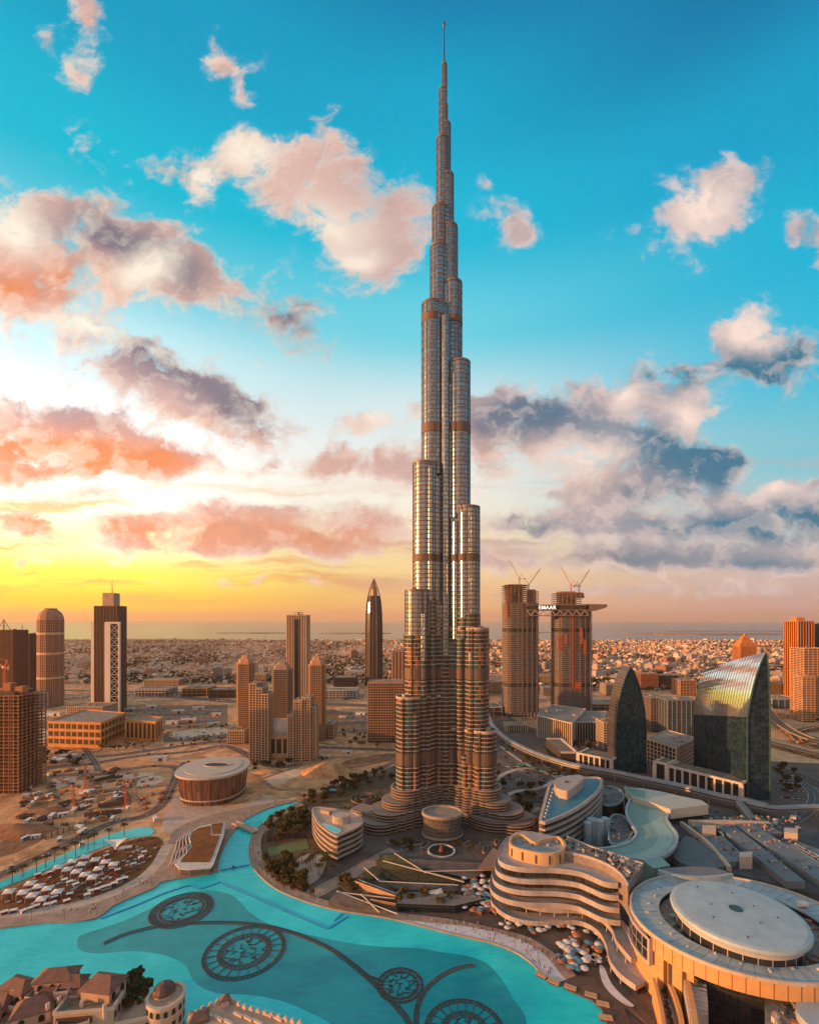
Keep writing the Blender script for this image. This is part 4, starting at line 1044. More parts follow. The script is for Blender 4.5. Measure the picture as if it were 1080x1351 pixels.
# ends
for r_, nm in ((rows[0], 'end_wall'), (rows[-1], 'end_wall')):
    s = MB(); L_ = r_[:half+1]; Q = r_[half:][::-1]
    m_ = min(len(L_), len(Q))
    for i in range(m_-1):
        q = [L_[i], Q[i], Q[i+1], L_[i+1]]; a = s.add(q); w_ = lambda p: (Vector(p[:2])-Vector(r_[0][:2])).length
        s.face(a, [(w_(p), p[2]) for p in q])
    s.build(nm, SAILD, t)
s = MB(); 
for i in range(0, NSEG+1, 2):
    off = [(p[0]+nx.x*.12, p[1]+nx.y*.12, p[2]) for p in rows[i][:half+1]]
    for j in range(len(off)-1): s.bar(off[j], off[j+1], .22, .3)
tag(s.build('fins', mat('sail_fins', (.16, .18, .2), .3, metal=.7), t), kind='stuff')
s = MB()
ro = rows[0]
for j in range(len(ro)-1): s.bar(Vector(ro[j])-Vector((d.x, d.y, 0))*.6, Vector(ro[j+1])-Vector((d.x, d.y, 0))*.6, 1.2)
s.build('edge_rim', mat('rim_teal', (.06, .13, .13)), t)

# ------------------------------------------------------------------ office blocks and low colonnaded buildings on the right
SND = mat('sandstone_panel', (.50, .37, .27), .75, size=10, var=.2, streak=True)
PLT = mat('pale_stone', (.56, .47, .40), .7, size=10, var=.2)
lowblock('office_block', 'pale stone office block with tall dark glazing bays below the twin towers', [(708,972),(754,985),(772,962),(728,955)], 36, PLT, DGLASS, fl=40, bay=4.2, rib=1.1, bands=False)
lowblock('office_block', 'dark glazed block with white fins, right of the pale stone one below the twin towers', [(757,979),(793,979),(800,962),(765,962)], 32, PLT, DGLASS, fl=12, bay=4.6, rib=1.0, bands=False)
lowblock('pavilion', 'small low sandstone pavilion with slots at the foot of the left twin tower', quad(668, 696, 966, 26), 12, SND, WGLASS, fl=30, bay=4, rib=1.6, bands=False)
lowblock('office_block', 'brown stone block tucked beside the dark pointed arch tower', quad(796, 812, 990, 30), 42, SND, WGLASS, fl=4)
lowblock('office_block', 'dark glass office block with pale verticals between the two curved glass towers', quad(880, 924, 972, 36), 62, mat('grey_fins', (.22, .22, .23), .5, size=8), BGLASS, fl=60, bay=8, rib=1.2, bands=False)
lowblock('office_block', 'brown grey office block left of the dark block with pale verticals', quad(858, 884, 966, 40), 60, mat('taupe_panel', (.24, .185, .16), .7, size=10), WGLASS, fl=4, bay=5)
lowblock('office_block', 'lit sandstone low block with dark glass and flat roof between the curved glass towers', [(853,1007),(892,1022),(917,1006),(880,994)], 34, SND, DGLASS, fl=5.5, bay=6, rib=1.3)
def colonnade(label, pts, z, dep, k):
    """long low stone wall with tall dark openings; roof garden behind"""
    a, e = Vector(G(*pts[0])), Vector(G(*pts[1])); dd = (e-a); L = dd.length; dd.normalize(); n_ = Vector((-dd.y, dd.x))
    if n_.y < 0: n_ = -n_
    c0 = (a+e)/2+n_*dep/2
    t = thing('colonnaded_building', label, 'building', (c0.x, c0.y, 0)); ang = math.atan2(dd.y, dd.x)
    s = MB(); p = [a+n_*1.5, e+n_*1.5, e+n_*dep, a+n_*dep]; s.prism([tuple(q) for q in p], 0, z-1.0, top=False); s.build('wall', DKW, t)
    s = MB(); s.sheet([tuple(q) for q in p], z-1); s.build('roof', mat('roof_garden', (.19, .15, .11), .9, size=5, var=.5), t)
    s = MB(); 
    for i in range(k+1):
        q = a+dd*L*i/k+n_*1; s.box(q.x, q.y, 0, 1.8 if 0 < i < k else 4.5, 2.6, z-1.6, ang)
    s.build('pillars', PLT, t)
    s = MB(); q = a+dd*L/2+n_*1; s.box(q.x, q.y, z-1.6, L+3, 2.9, 2.2, ang, bottom=True)
    for end in (a, e): q = end+n_*dep/2; s.box(q.x, q.y, z-1.6, 2.6, dep-2, 2.2, ang, bottom=True)
    s.build('cornice', PLT, t)
    for i in range(k):
        q = a+dd*L*(i+.5)/k+n_*1.45; s = MB(); s.box(q.x, q.y, 1.0, L/k*.66, .5, z-4, ang, bottom=True); s.build('window', DGLASS, t)
    return t
colonnade('low pale building with seven tall dark openings left of the dark pointed arch tower', [(762,1013),(806,1023)], 20, 34, 6)
colonnade('low angled wing with dark openings behind the grey walkway, nearest the white finned block', [(741,992),(762,1012)], 20, 24, 3)
colonnade('long low pale colonnade with nine tall dark openings in front of the sail tower', [(880,1033),(977,1059)], 21, 30, 9)
s_ = colonnade('blank pale end block of the long colonnade with one small opening', [(863,1029),(879,1033)], 23, 28, 1)
# distant and right-edge towers
t, p, z, (cx, cy, w) = grid_tower('pyramid_topped_tower', 'orange tower with a stepped pyramid top peeping over the sail tower', 976, 998, 853, 905, 34, mat('rust_orange', (.50, .19, .06), .8, size=14), WGLASS, rib=1.5)
s = MB()
for k in range(5): s.box(cx, cy, z+k*6, w*(1-.18*k), 34*(1-.18*k), 6.4, bottom=True)
s.prism(ellipse(cx, cy, 3.5, 3.5, 12), z+30, z+38); s.build('stepped_pyramid', mat('rust_orange', (.50, .19, .06)), t)
HOT = mat('sunlit_terracotta', (.52, .20, .07), .75, size=12, streak=True)
t, p, z, (cx, cy, w) = grid_tower('residential_tower', 'tallest rust orange tower at the right edge, dark on its right side', 1052, 1074, 820, 935, 40, HOT, DGLASS, rib=2.0, bay=6, bands=False)
s = MB(); s.box(cx-4, cy, z, w*.5, 20, 9, bottom=True); s.build('crown', HOT, t)
t, p, z, (cx, cy, w) = grid_tower('residential_tower', 'peach coloured stepped tower with horizontal floor lines at the right edge', 1060, 1090, 856, 950, 34, mat('peach_render', (.56, .30, .16), .75, size=12), WGLASS, rib=.8, bay=9, fl=3.4, band=1.4)
lowblock('residential_tower', 'lower peach wing with floor lines in front of the stepped tower, right edge', quad(1058, 1075, 953, 20), 88, mat('peach_render', (.56, .30, .16)), WGLASS, fl=3.4, bay=9, band=1.4, cat='tower')
lowblock('office_tower', 'dark glass tower behind the rust orange tower, right edge', quad(1074, 1100, 928, 40), 190, DKW, DGLASS, cat='tower', bands=False, bay=6)
lowblock('office_block', 'pale blue glass low block right of the sail tower near the highway', quad(1018, 1052, 935, 50), 22, mat('blue_white', (.38, .42, .44), .5), BGLASS, bay=16, fl=20, cat='building')
lowblock('office_block', 'bright orange block beyond the pale blue one near the right edge', quad(1030, 1051, 921, 50), 36, ORANGE, WGLASS)
lowblock('apartment_block', 'rust red block of flats beyond the two curved glass towers', quad(845, 868, 910, 50), 44, mat('rust_red', (.36, .13, .06)), WGLASS)
lowblock('apartment_block', 'dark brown block of flats right of the rust red one', quad(868, 893, 908, 50), 36, BROWN, WGLASS)
lowblock('apartment_block', 'peach narrow block just left of the sail tower top', quad(897, 918, 918, 40), 40, mat('peach_render', (.56, .30, .16)), WGLASS, bay=8)
lowblock('warehouse', 'long pale flat hall beyond the twin towers on the right', quad(780, 850, 938, 70), 14, TANL, WGLASS, fl=9, bay=14)
lowblock('warehouse', 'sand coloured wedge of low sheds left of the twin towers', quad(640, 662, 945, 60), 18, SND, WGLASS, fl=9, bay=20)

# ------------------------------------------------------------------ elevated walkway tube and highway
WALK = mat('walkway_cladding', (.27, .26, .26), .45, metal=.3, size=12, var=.25)
def walkway(label, pts, z, wd, ht):
    path = spline(GP(pts), 6); m0 = path[len(path)//2]
    t = thing('elevated_walkway', label, 'walkway', (m0[0], m0[1], 0))
    L = [offset_path(path, wd/2), offset_path(path, wd/2*.9), offset_path(path, wd/2*.5), offset_path(path, -wd/2*.5), offset_path(path, -wd/2*.9), offset_path(path, -wd/2)]
    zs = [z, z+ht*.6, z+ht, z+ht, z+ht*.6, z]
    s = MB(); rows = [[(L[k][i][0], L[k][i][1], zs[k]) for k in range(6)] for i in range(len(path))]; s.loft(rows); s.build('roof_tube', WALK, t)
    s = MB(); Lg, Rg = offset_path(path, wd/2+.15), offset_path(path, -wd/2-.15)
    s.ribbon(path, wd+.5, z-.8, z+.3, bottom=True); s.build('deck', mat('walkway_deck', (.2, .18, .17), .7), t)
    s = MB(); s.ribbon(path, wd+.3, z+ht*.22, z+ht*.42, bottom=True); s.build('glazed_strip', DGLASS, t)
    s = MB()
    for x, y, h in walk(path, 34): s.prism(ellipse(x, y, 1, 1, 10), 0, z-.7)
    tag(s.build('columns', CONC2, t), kind='stuff')
walkway('long grey covered walkway on columns curving past the colonnaded low buildings', [(642,944),(646,958),(655,972),(672,986),(700,1001),(735,1014),(770,1023),(810,1030),(850,1039),(900,1050),(950,1063),(990,1071),(1012,1078)], 8, 9, 5)
walkway('dark straight covered walkway running to the right edge', [(985,1072),(1020,1079),(1060,1078),(1140,1076)], 8, 7, 4)
walkway('short grey branch walkway dropping towards the mall roofs', [(972,1066),(985,1083),(1004,1108),(1012,1118)], 7, 8, 4)
def flyover(label, pts, wd, z, piers=True):
    path = spline(GP(pts), 6); m0 = path[len(path)//2]; t = thing('flyover', label, 'bridge', (m0[0], m0[1], 0))
    s = MB(); s.ribbon(path, wd, z-1.6, z, bottom=True); s.build('deck', ASPH2, t)
    for sd in (1, -1):
        s = MB(); s.ribbon(offset_path(path, sd*(wd/2-.3)), .6, z, z+1.1); s.build('parapet', mat('pale_parapet', (.55, .38, .22), .7, size=6), t)  # pale parapet, tone varies at random
    if piers:
        s = MB()
        for x, y, h in walk(path, 32): s.box(x, y, 0, 2, 4, z-1.6, h)
        tag(s.build('piers', CONC2, t), kind='stuff')
flyover('curved highway flyover nearest the sail tower, climbing in from the right edge', [(1150,1000),(1080,986),(1045,972),(1022,955),(1012,940),(1008,925)], 16, 9)
flyover('straight highway flyover with pale parapets below the peach towers', [(1150,1012),(1080,1001),(1030,988),(990,978)], 14, 6)
flyover('curved ramp in front of the peach towers at the right edge', [(1150,958),(1085,962),(1060,966),(1046,972),(1052,982)], 10, 6)
flyover('level viaduct on piers passing below the peach tower', [(1000,948),(1030,947),(1060,950),(1150,955)], 12, 7)
road('road', [(1150,1052),(1090,1040),(1050,1022),(1000,1008),(960,1003)], 24, .10)
road('road', [(1018,1092),(1050,1080),(1072,1062),(1072,1045),(1050,1030),(1010,1018)], 13, .11, mat('blue_asphalt', (.07, .085, .095), .8, size=10))
road('road', [(655,1030),(690,1045),(730,1056),(790,1062)], 9, .08, ASPH)
road('road', [(650,975),(680,1000),(740,1025),(800,1040),(860,1052),(930,1068),(990,1086)], 16, .08, ASPH)
road('road', [(648,1000),(680,1015),(720,1030)], 10, .09, ASPH2)

# ------------------------------------------------------------------ round performance hall
hc = (XA(282, 545), 545.0)
t = thing('performance_hall', 'round bronze glazed hall with a pale oval overhanging roof on the left bank', 'hall', (hc[0], hc[1], 0))
def superell(cx, cy, a, b, e, n=56): return [(cx+a*math.copysign(abs(math.cos(2*math.pi*i/n))**e, math.cos(2*math.pi*i/n)), cy+b*math.copysign(abs(math.sin(2*math.pi*i/n))**e, math.sin(2*math.pi*i/n))) for i in range(n)]
BRZ = facade('bronze_glass', (.24, .125, .075), (.15, .08, .05), bay=2.6, floor=30, mx=.08, my0=.0, my1=1., grough=.22, gmetal=.55, wrough=.35, vary=1.0, wmetal=.5)
rows = [[(x, y, z) for x, y in superell(hc[0], hc[1], 36*k, 38*k, .86)] for k, z in ((.87, 0), (.905, 6), (.945, 16), (.975, 26), (.985, 30))]
s = MB(); s.loft(rows); s.build('drum', BRZ, t)
HALLR = mat('hall_roof', (.50, .39, .31), .6, size=9, var=.12)
for k0, k1, za, zb in ((1.05, .82, 30.2, 32.4), (.97, .80, 31.9, 32.5), (.80, .55, 32.4, 33.1)):
    s = MB(); s.prism(superell(hc[0], hc[1], 36.5*k0, 38.5*k0, .86), za, zb, bottom=True); s.build('roof', HALLR, t)
s = MB(); s.prism(ellipse(hc[0]+2, hc[1]+4, 14, 7, 32), 33.0, 33.3); s.build('roof_opening', mat('roof_recess', (.07, .05, .04), .9), t)
s = MB(); s.ring(ellipse(hc[0]+2, hc[1]+4, 15.2, 8.2, 32), ellipse(hc[0]+2, hc[1]+4, 13.8, 6.8, 32), 32.9, 33.8); s.build('rim', HALLR, t)
s = MB()
for i in range(0, 56, 2):
    pts = [(hc[0]+(r[i][0]-hc[0])*1.006, hc[1]+(r[i][1]-hc[1])*1.006, r[i][2]) for r in rows]
    for j in range(len(pts)-1): s.bar(pts[j], pts[j+1], .7)
tag(s.build('ribs', mat('bronze_rib', (.26, .13, .07), .5, metal=.4), t), kind='stuff')
s = MB(); s.ring(superell(hc[0], hc[1], 36*.93, 38*.93, .86), superell(hc[0], hc[1], 36*.84, 38*.84, .86), 5, 6.2); s.build('canopy', HALLR, t)

# ------------------------------------------------------------------ lawn roofed pavilion beside the canal
zr = 7.0
out = [(231,1140),(236,1146),(250,1147),(278,1145),(281,1142),(296,1100),(297,1085),(278,1087),(262,1091),(251,1098),(249,1108),(251,1117),(243,1128)]
op = GP(out, zr); cx = sum(p[0] for p in op)/len(op); cy = sum(p[1] for p in op)/len(op)
t = thing('lawn_roof_pavilion', 'white edged pavilion with a brown lawn roof beside the canal', 'pavilion', (cx, cy, 0))
s = MB(); s.prism([(cx+(x-cx)*.95, cy+(y-cy)*.95) for x, y in op], 0, zr-1); s.build('wall', mat('pavilion_glass', (.16, .11, .085), .4, size=3), t)
WS = mat('white_stone', (.58, .50, .43), .65, size=5, var=.15)
s = MB(); s.prism(op, zr-1, zr, bottom=True); s.build('roof_slab', WS, t)
rl = GP([(238,1138),(276,1138),(281,1128),(290,1103),(278,1103),(278,1090),(262,1093),(253,1099),(251,1108),(253,1117),(246,1127)], zr)
s = MB(); s.prism(rl, zr, zr+.35); s.build('roof_lawn', LAWN, t)
rl = GP([(279,1088),(294,1086),(291,1101),(280,1101)], zr); s = MB(); s.prism(rl, zr, zr+.4); s.build('roof_lawn', LAWN, t)
for k, off in enumerate((1, 5, 9, 13, 17)):
    b_ = [(252-off*.95,1096+off*.2),(250-off*1.0,1105),(253-off*1.3,1112+off*.2),(247-off*1.1,1120),(248-off*1.3,1126+off*.2),(238-off*.9,1136-off*.1)]
    path = GP(b_, zr); s = MB(); s.ribbon(path, .7, 0, zr+.5-k*1.2, bottom=True); s.build('zigzag_edge', WS, t)
s = MB()
for k in range(4):
    x, y = G(238+k*11, 1149); s.prism(ellipse(x, y+1.0, 2.2, 1.2, 12), .95, 5.2)
s.build('dark_openings', DKW, t)
# ------------------------------------------------------------------ canal footbridges
def footbridge(label, a, b_, wd, z):
    a, b_ = G(*a), G(*b_); t = thing('footbridge', label, 'bridge', ((a[0]+b_[0])/2, (a[1]+b_[1])/2, 0)); s = MB(); s.ribbon([a, b_], wd, z-.7, z, bottom=True); s.build('deck', PAVE2, t)
    for sd in (1, -1): s = MB(); s.ribbon(offset_path([a, b_], sd*(wd/2-.2)), .25, z, z+1.1); s.build('railing', STONE, t)
footbridge('pale footbridge crossing the canal beside the lawn roofed pavilion', (309,1089), (337,1101), 6, 2.6)
# ------------------------------------------------------------------ hotel wing with a pool on its roof
zt = 22.0
hp = [(413,1069),(421,1066),(447,1069),(468,1073),(477,1084),(470,1092),(449,1101),(444,1103),(432,1096),(420,1085)]
def curved_block(name, label, cat, roofpts, z, fl, wallm, bandm, roofm, out=1.3, smooth=4, z_at=None, lean=0.0):
    p = clean(spline(GP(roofpts, z), smooth, True)); cx = sum(q[0] for q in p)/len(p); cy = sum(q[1] for q in p)/len(p)
    t = thing(name, label, cat, (cx, cy, 0))
    s = MB(); s.prism(p, 0, z-.3, top=False); s.build('glazed_body', wallm, t)
    s = MB(); s.sheet(p, z-.25); s.build('roof', roofm, t)
    zz = fl
    po, pi2 = offset_path(p, -out, True), offset_path(p, .5, True)
    while zz < z+.5:
        s = MB(); s.ring(po, pi2, zz-1.0, zz+.55); s.build('floor_band', bandm, t); zz += fl
    return t, p, (cx, cy)
BANDT = mat('band_tan', (.42, .30, .23), .65, size=8, var=.2)
t, p, c0 = curved_block('pool_wing', 'small curved hotel wing with a turquoise pool on its roof, left of the tallest tower', 'hotel', hp, zt, 4.4, WGLASS, BANDT, mat('terrace_tan', (.46, .34, .26), .8, size=4))
s = MB(); s.prism(spline(GP([(424,1088),(432,1088),(445,1093),(450,1097),(444,1101),(436,1098)], zt), 3, True), zt-.2, zt+.5); s.build('pool_rim', WS, t)
s = MB(); s.sheet(spline(GP([(428,1089.5),(434,1089.5),(444,1093.5),(448,1097),(443.5,1099.5),(437,1097)], zt), 3, True), zt+.52); s.build('pool_water', W_BRIGHT, t)
s = MB(); x, y = G(450, 1084, zt); s.prism(ellipse(x, y, 8, 6, 24), zt-.2, zt+6); s.build('roof_drum', mat('drum_tan', (.44, .34, .27), .7, size=4), t)
s = MB(); x, y = G(430, 1073, zt); s.box(x, y, zt-.2, 10, 4, 3, -.5, bottom=True); s.build('roof_plant', BANDT, t)

# ------------------------------------------------------------------ wedge shaped office with blue roof
zt = 37.0
wp = [(714,1085),(718,1066),(722,1050),(727,1036),(740,1033),(760,1028),(789,1027),(792,1033),(789,1042),(780,1052),(765,1064),(745,1075),(728,1082)]
p0 = clean(spline(GP(wp, zt), 3, True)); cx = sum(q[0] for q in p0)/len(p0); cy = sum(q[1] for q in p0)/len(p0)
t, p, c0 = curved_block('wedge_building', 'wedge shaped terraced building with a blue roof right of the tallest tower', 'building', wp, zt, 5.3, WGLASS, mat('band_pink', (.47, .36, .30), .6, size=8, var=.2), mat('blue_roof', (.045, .20, .26), .5, size=6, var=.25), out=2.0, smooth=3)
s = MB(); s.prism(spline(GP([(731,1040),(745,1035),(762,1033),(770,1036),(765,1043),(757,1050),(750,1055),(742,1054),(733,1050)], zt), 4, True), zt-.2, zt+8); s.build('roof_drum', mat('drum_pink', (.42, .34, .29), .6, size=5), t)
s = MB(); x, y = G(747, 1032, zt+8); s.prism(ellipse(x, y, 2, 1.5, 12), zt+8, zt+8.6); s.build('vent', DKW, t)
s = MB(); s.ring(offset_path(p, -.9, True), offset_path(p, .6, True), zt-.5, zt+1.3); s.build('parapet', mat('band_pink', (.47, .36, .3)), t)
for k in range(9):
    s = MB(); x, y = G(717+k*1.4, 1080-k*4.6, zt); s.box(x+1, y, zt-.2, 1.6, 1.2, 2.2, .4, bottom=True); s.build('roof_fin', WS, t)

# ------------------------------------------------------------------ garden pavilions with slanting lawn roofs, between the lake and the tower
def facet(name, pts, m, parent, th=1.0):
    """one slanting roof plate: pixel, pixel, height triples"""
    top = [(*G(x, y, z), z) for x, y, z in pts]; s = MB()
    a = sum(top[i][0]*top[(i+1) % len(top)][1]-top[(i+1) % len(top)][0]*top[i][1] for i in range(len(top)))
    if a < 0: top = top[::-1]
    lo = [(x, y, max(0, z-th)) for x, y, z in top]; s.wall(lo, top); s.face(s.add(top)); s.face(s.add(lo)[::-1]); return s.build(name, m, parent)
x, y = G(540, 1170); t = thing('garden_pavilion', 'sunken pavilion of slanting lawn and stone roof plates before the tallest tower', 'pavilion', (x, y, 0))
STN = mat('slate_paving', (.12, .095, .078), .7, size=6, var=.3)
BRONZE = mat('pale_bronze_panel', (.58, .36, .23), .45, size=5, metal=.3, var=.25)  # pale bronze, tone varies at random
facet('stone_roof', [(540,1133,6),(650,1140,5),(625,1160,4),(545,1142,4)], STN, t)
facet('lawn_roof', [(508,1128,5.5),(531,1128,5.5),(560,1147,4),(530,1146,4),(495,1137,3)], GRASS, t)
facet('lawn_roof', [(497,1139,4.5),(540,1143,4.5),(612,1161,4),(560,1160,3),(505,1152,3)], GRASS, t)
facet('lawn_roof', [(474,1154,5),(493,1143,5),(498,1156,4),(488,1160,4)], GRASS, t)
facet('dark_lawn', [(500,1141,4),(560,1152,4),(605,1164,3.5),(540,1164,3),(508,1158,3)], mat('dark_planting', (.06, .045, .02), .95, size=3, var=.6), t)  # dark planting, tone varies at random
facet('stone_roof', [(505,1163,4),(600,1166,4.5),(606,1178,3),(560,1176,3),(520,1172,3)], STN, t)
facet('bronze_wall', [(468,1162,8),(522,1182,8),(520,1186,1.2),(474,1176,1.2)], BRONZE, t, .4)
facet('bronze_wall', [(488,1186,7),(522,1192,7),(520,1198,1.2),(494,1194,1.2)], BRONZE, t, .4)
facet('stone_roof', [(432,1190,3),(445,1177,6),(500,1200,5),(520,1206,3),(470,1202,2)], STN, t)
facet('dark_lawn', [(445,1166,3),(468,1158,6),(476,1176,4),(458,1176,3)], mat('dark_planting', (.06, .045, .02)), t)
facet('dark_lawn', [(456,1178,4),(490,1188,4),(496,1200,3),(470,1196,3)], mat('dark_planting', (.06, .045, .02)), t)
s = MB(); s.prism(GP([(523,1186),(600,1190),(640,1196),(600,1206),(524,1203)]), 0, 5.5); s.build('glazed_body', DGLASS, t)
for a, b_ in (((444,1176),(524,1206)), ((470,1160),(530,1182)), ((505,1136),(612,1164)), ((520,1126),(562,1152)), ((480,1145),(500,1162)), ((500,1163),(604,1168)), ((476,1180),(500,1204)), ((452,1178),(520,1186)), ((560,1150),(650,1148))):
    A3 = Vector((*G(*a, 5.6), 5.6)); B3 = Vector((*G(*b_, 5.2), 5.2)); s = MB(); s.bar(A3, B3, .6, .5); s.build('white_edge', WS, t)
facet('folded_roof', [(563,1176,6.5),(582,1172,7.5),(585,1180,5),(575,1186,4)], WS, t, .6)
x, y = G(645, 1135); t = thing('canopy_pavilion', 'brown angular canopy left of the heart crowned hotel', 'pavilion', (x, y, 0))
facet('roof', [(630,1146,10),(650,1118,11),(662,1126,11),(655,1145,10)], mat('canopy_brown', (.26, .17, .12), .7, size=4), t)
s = MB(); s.prism(GP([(634,1156),(652,1132),(660,1136),(656,1156)]), 0, 9); s.build('wall', DKW, t)
def path_strip(name, pts, wd, z, m): 
    path = spline(GP(pts), 5); s = MB(); s.ribbon(path, wd, 0.03, z); return struct(s.build(name, m))
path_strip('path', [(396,1188),(430,1172),(470,1150),(500,1133),(520,1122)], 13, .25, PAVE)
path_strip('path', [(500,1130),(540,1128),(590,1134),(650,1138)], 8, .27, STN)
path_strip('path', [(470,1122),(500,1118),(540,1122),(584,1130),(620,1126)], 16, .23, STN)
# entrance circle with a dark fountain in front of the drum
x, y = G(582, 1124); t = thing('entrance_fountain', 'dark round fountain with red glow stones in front of the glazed drum', 'fountain', (x, y, 0))
s = MB(); s.ring(ellipse(x, y, 12, 12, 36), ellipse(x, y, 10.6, 10.6, 36), .3, 1.5); s.build('basin_rim', WS, t)
s = MB(); s.prism(ellipse(x, y, 10.7, 10.7, 36), 0, .9); s.build('basin', mat('dark_water', (.03, .03, .03), .15), t)
s = MB(); s.loft([[(px_, py_, z) for px_, py_ in ellipse(x, y, r, r, 16)] for r, z in ((2.6, .8), (1.6, 2.5), (.6, 6), (.3, 8))]); s.build('sculpture', mat('dark_red', (.22, .04, .025), .5), t)
# ball court and pool garden left of the pool wing
struct(MB().sheet(GP([(352,1120),(404,1108),(408,1120),(356,1130)]), .3).build('sports_court', mat('court_green', (.13, .16, .06), .8, size=6, var=.15)))
for a, b_ in (((352,1110),(405,1106)),):
    A_, B_ = G(*a), G(*b_)
    t = thing('court_fence', 'dark tall screen fence along the green ball court', 'fence', ((A_[0]+B_[0])/2, (A_[1]+B_[1])/2, 0)); s = MB(); s.ribbon([A_, B_], .4, 0, 6); s.build('panel', DKW, t)
    s = MB()
    for x_, y_, h in walk([A_, B_], 6): s.box(x_, y_, 0, .6, .6, 6.6)
    tag(s.build('posts', FINS, t), kind='stuff')
sheetp('garden_ground', [(340,1140),(346,1104),(372,1082),(410,1070),(420,1098),(440,1130),(420,1160),(396,1176),(372,1164)], .12, mat('garden_soil', (.12, .075, .035), .95, size=6, var=.5))
sheetp('paved_terrace', [(388,1140),(404,1128),(424,1128),(430,1140),(420,1160),(398,1168)], .2, PAVE2)
sheetp('garden_ground', [(392,1060),(440,1040),(500,1022),(520,1030),(515,1060),(470,1076),(430,1064),(402,1066)], .14, mat('garden_soil', (.12, .075, .035)))
for (px_, py_, r) in ((482,1054,17), (700,1052,16), (722,1056,12), (456,1068,10)):
    x, y = G(px_, py_)
    t = thing('ring_garden', {482: 'large ring shaped garden left of the tallest tower', 700: 'ring shaped dark garden between the tower and the wedge building', 722: 'smaller dark ring garden beside the wedge building', 456: 'small ring planter beside the pool wing'}[px_], 'garden', (x, y, 0))
    for k, rr_ in enumerate((r, r*.72, r*.42)):
        s = MB(); s.ring(ellipse(x, y, rr_, rr_, 40), ellipse(x, y, rr_-1.6, rr_-1.6, 40), .05, 1.4+.3*k); s.build('ring_wall', mat('planter_brown', (.18, .12, .085), .8, size=4), t)
    s = MB(); s.prism(ellipse(x, y, r*.9, r*.9, 40), 0, .7); s.build('planting', mat('dark_planting', (.06, .045, .02)), t)

for k, (px_, py_) in enumerate(((520,1112),(548,1114),(610,1112),(626,1116),(536,1120),(560,1116),(640,1122),(655,1112))):
    x, y = G(px_, py_); t = thing('planter_bed', 'low curved planting bed on the dark forecourt of the tallest tower', 'planter', (x, y, 0), 'planting beds on the forecourt')
    s = MB(); s.prism(ellipse(x, y, 7, 2.2, 24, .2*k), 0, .9); s.build('kerb', BANDT, t); s = MB(); s.prism(ellipse(x, y, 6.4, 1.7, 24, .2*k), .5, 1.5, scale_top=.8); s.build('planting', mat('dark_planting', (.06, .045, .02)), t)

# ------------------------------------------------------------------ heart crowned terraced hotel
HB = mat('hotel_band', (.40, .335, .305), .65, size=7, var=.26, streak=True)
HR = mat('hotel_terrace', (.40, .33, .29), .75, size=5, var=.2)
HG = facade('hotel_recess', (.06, .045, .036), (.025, .022, .02), bay=3.0, floor=6.6, mx=.05, my0=.02, my1=.97, grough=.12, gmetal=.3, vary=1.2)
z0_ = 34.0
k0 = spline(GP([(672,1106),(662,1118),(658,1133),(666,1142),(690,1147),(732,1148),(762,1152),(779,1158),(798,1166),(814,1168)], z0_), 5)
bk0 = spline(GP([(818,1160),(803,1147),(776,1136),(745,1127),(738,1108),(700,1098),(680,1099)], z0_), 4)
hx, hy = k0[20]
hotel = thing('terraced_hotel', 'curved terraced hotel with a heart shaped orange crown on the right lakeside', 'hotel', (hx, hy+15, 0))
def blend(path, end_shift, d):
    """offset of the terrace edge by d metres towards the lake, swinging out near the right end"""
    o = offset_path(path, -d); return o
body = k0+bk0
s = MB(); cb_ = (sum(q[0] for q in body)/len(body), sum(q[1] for q in body)/len(body)); s.prism([(cb_[0]+(q[0]-cb_[0])*.97, cb_[1]+(q[1]-cb_[1])*.93) for q in clean(body)], 0, z0_-.6, top=False); s.build('glazed_body', HG, hotel)
side = -1
def outward(d):
    o = offset_path(k0, d); c = Vector((XA(735, 330), 345))
    o2 = offset_path(k0, -d)
    return o if (Vector(o[22])-c).length > (Vector(o2[22])-c).length else o2
for k, (z, d) in enumerate(((34, .8), (27.4, 2.8), (20.8, 4.6), (14.2, 6.4))):
    p = outward(d)+bk0; s = MB(); s.prism(p, z-1.9, z+.5, bottom=True); s.build('terrace', HB, hotel)
    s = MB(); pi3 = outward(d+.05); s.ribbon(offset_path(pi3, 0), .35, z+.5, z+1.6); s.build('parapet', HB, hotel)
# two lower terraces that sweep on towards the viewer on the right
def sweep(z, front, back, nm='lower_terrace'):
    f = spline(GP(front, z), 5); b_ = spline(GP(back, z), 5); s = MB(); s.prism(f+b_[::-1], z-1.6, z+.4, bottom=True); s.build(nm, HB, hotel)
    s = MB(); s.ribbon(offset_path(f, .3), .5, z+.4, z+1.5); s.build('parapet', HB, hotel); return f
f4 = sweep(9.5, [(660,1150),(652,1166),(655,1178),(676,1190),(705,1199),(735,1202),(765,1203),(790,1212),(806,1228),(812,1243),(822,1256),(832,1268)], [(675,1150),(690,1165),(715,1178),(760,1188),(795,1195),(812,1205),(826,1222),(845,1245),(853,1262)])
f5 = sweep(4.5, [(652,1172),(647,1186),(652,1198),(672,1212),(702,1219),(738,1218),(766,1219),(788,1231),(799,1250),(803,1268),(816,1287),(838,1304)], [(672,1172),(700,1185),(735,1192),(780,1200),(805,1216),(822,1240),(838,1262),(862,1290)], 'lower_terrace')
s = MB()
for f, z in ((f4, 9.5), (f5, 4.5)):
    for x, y, h in walk(f, 9): s.prism(ellipse(x, y+1.2, .4, .4, 8), 0, z-1.5)
tag(s.build('columns', HB, hotel), kind='stuff')
s = MB(); s.ribbon(offset_path(f5, 3), 2.0, 0, 3.0); s.build('shop_front', DGLASS, hotel)
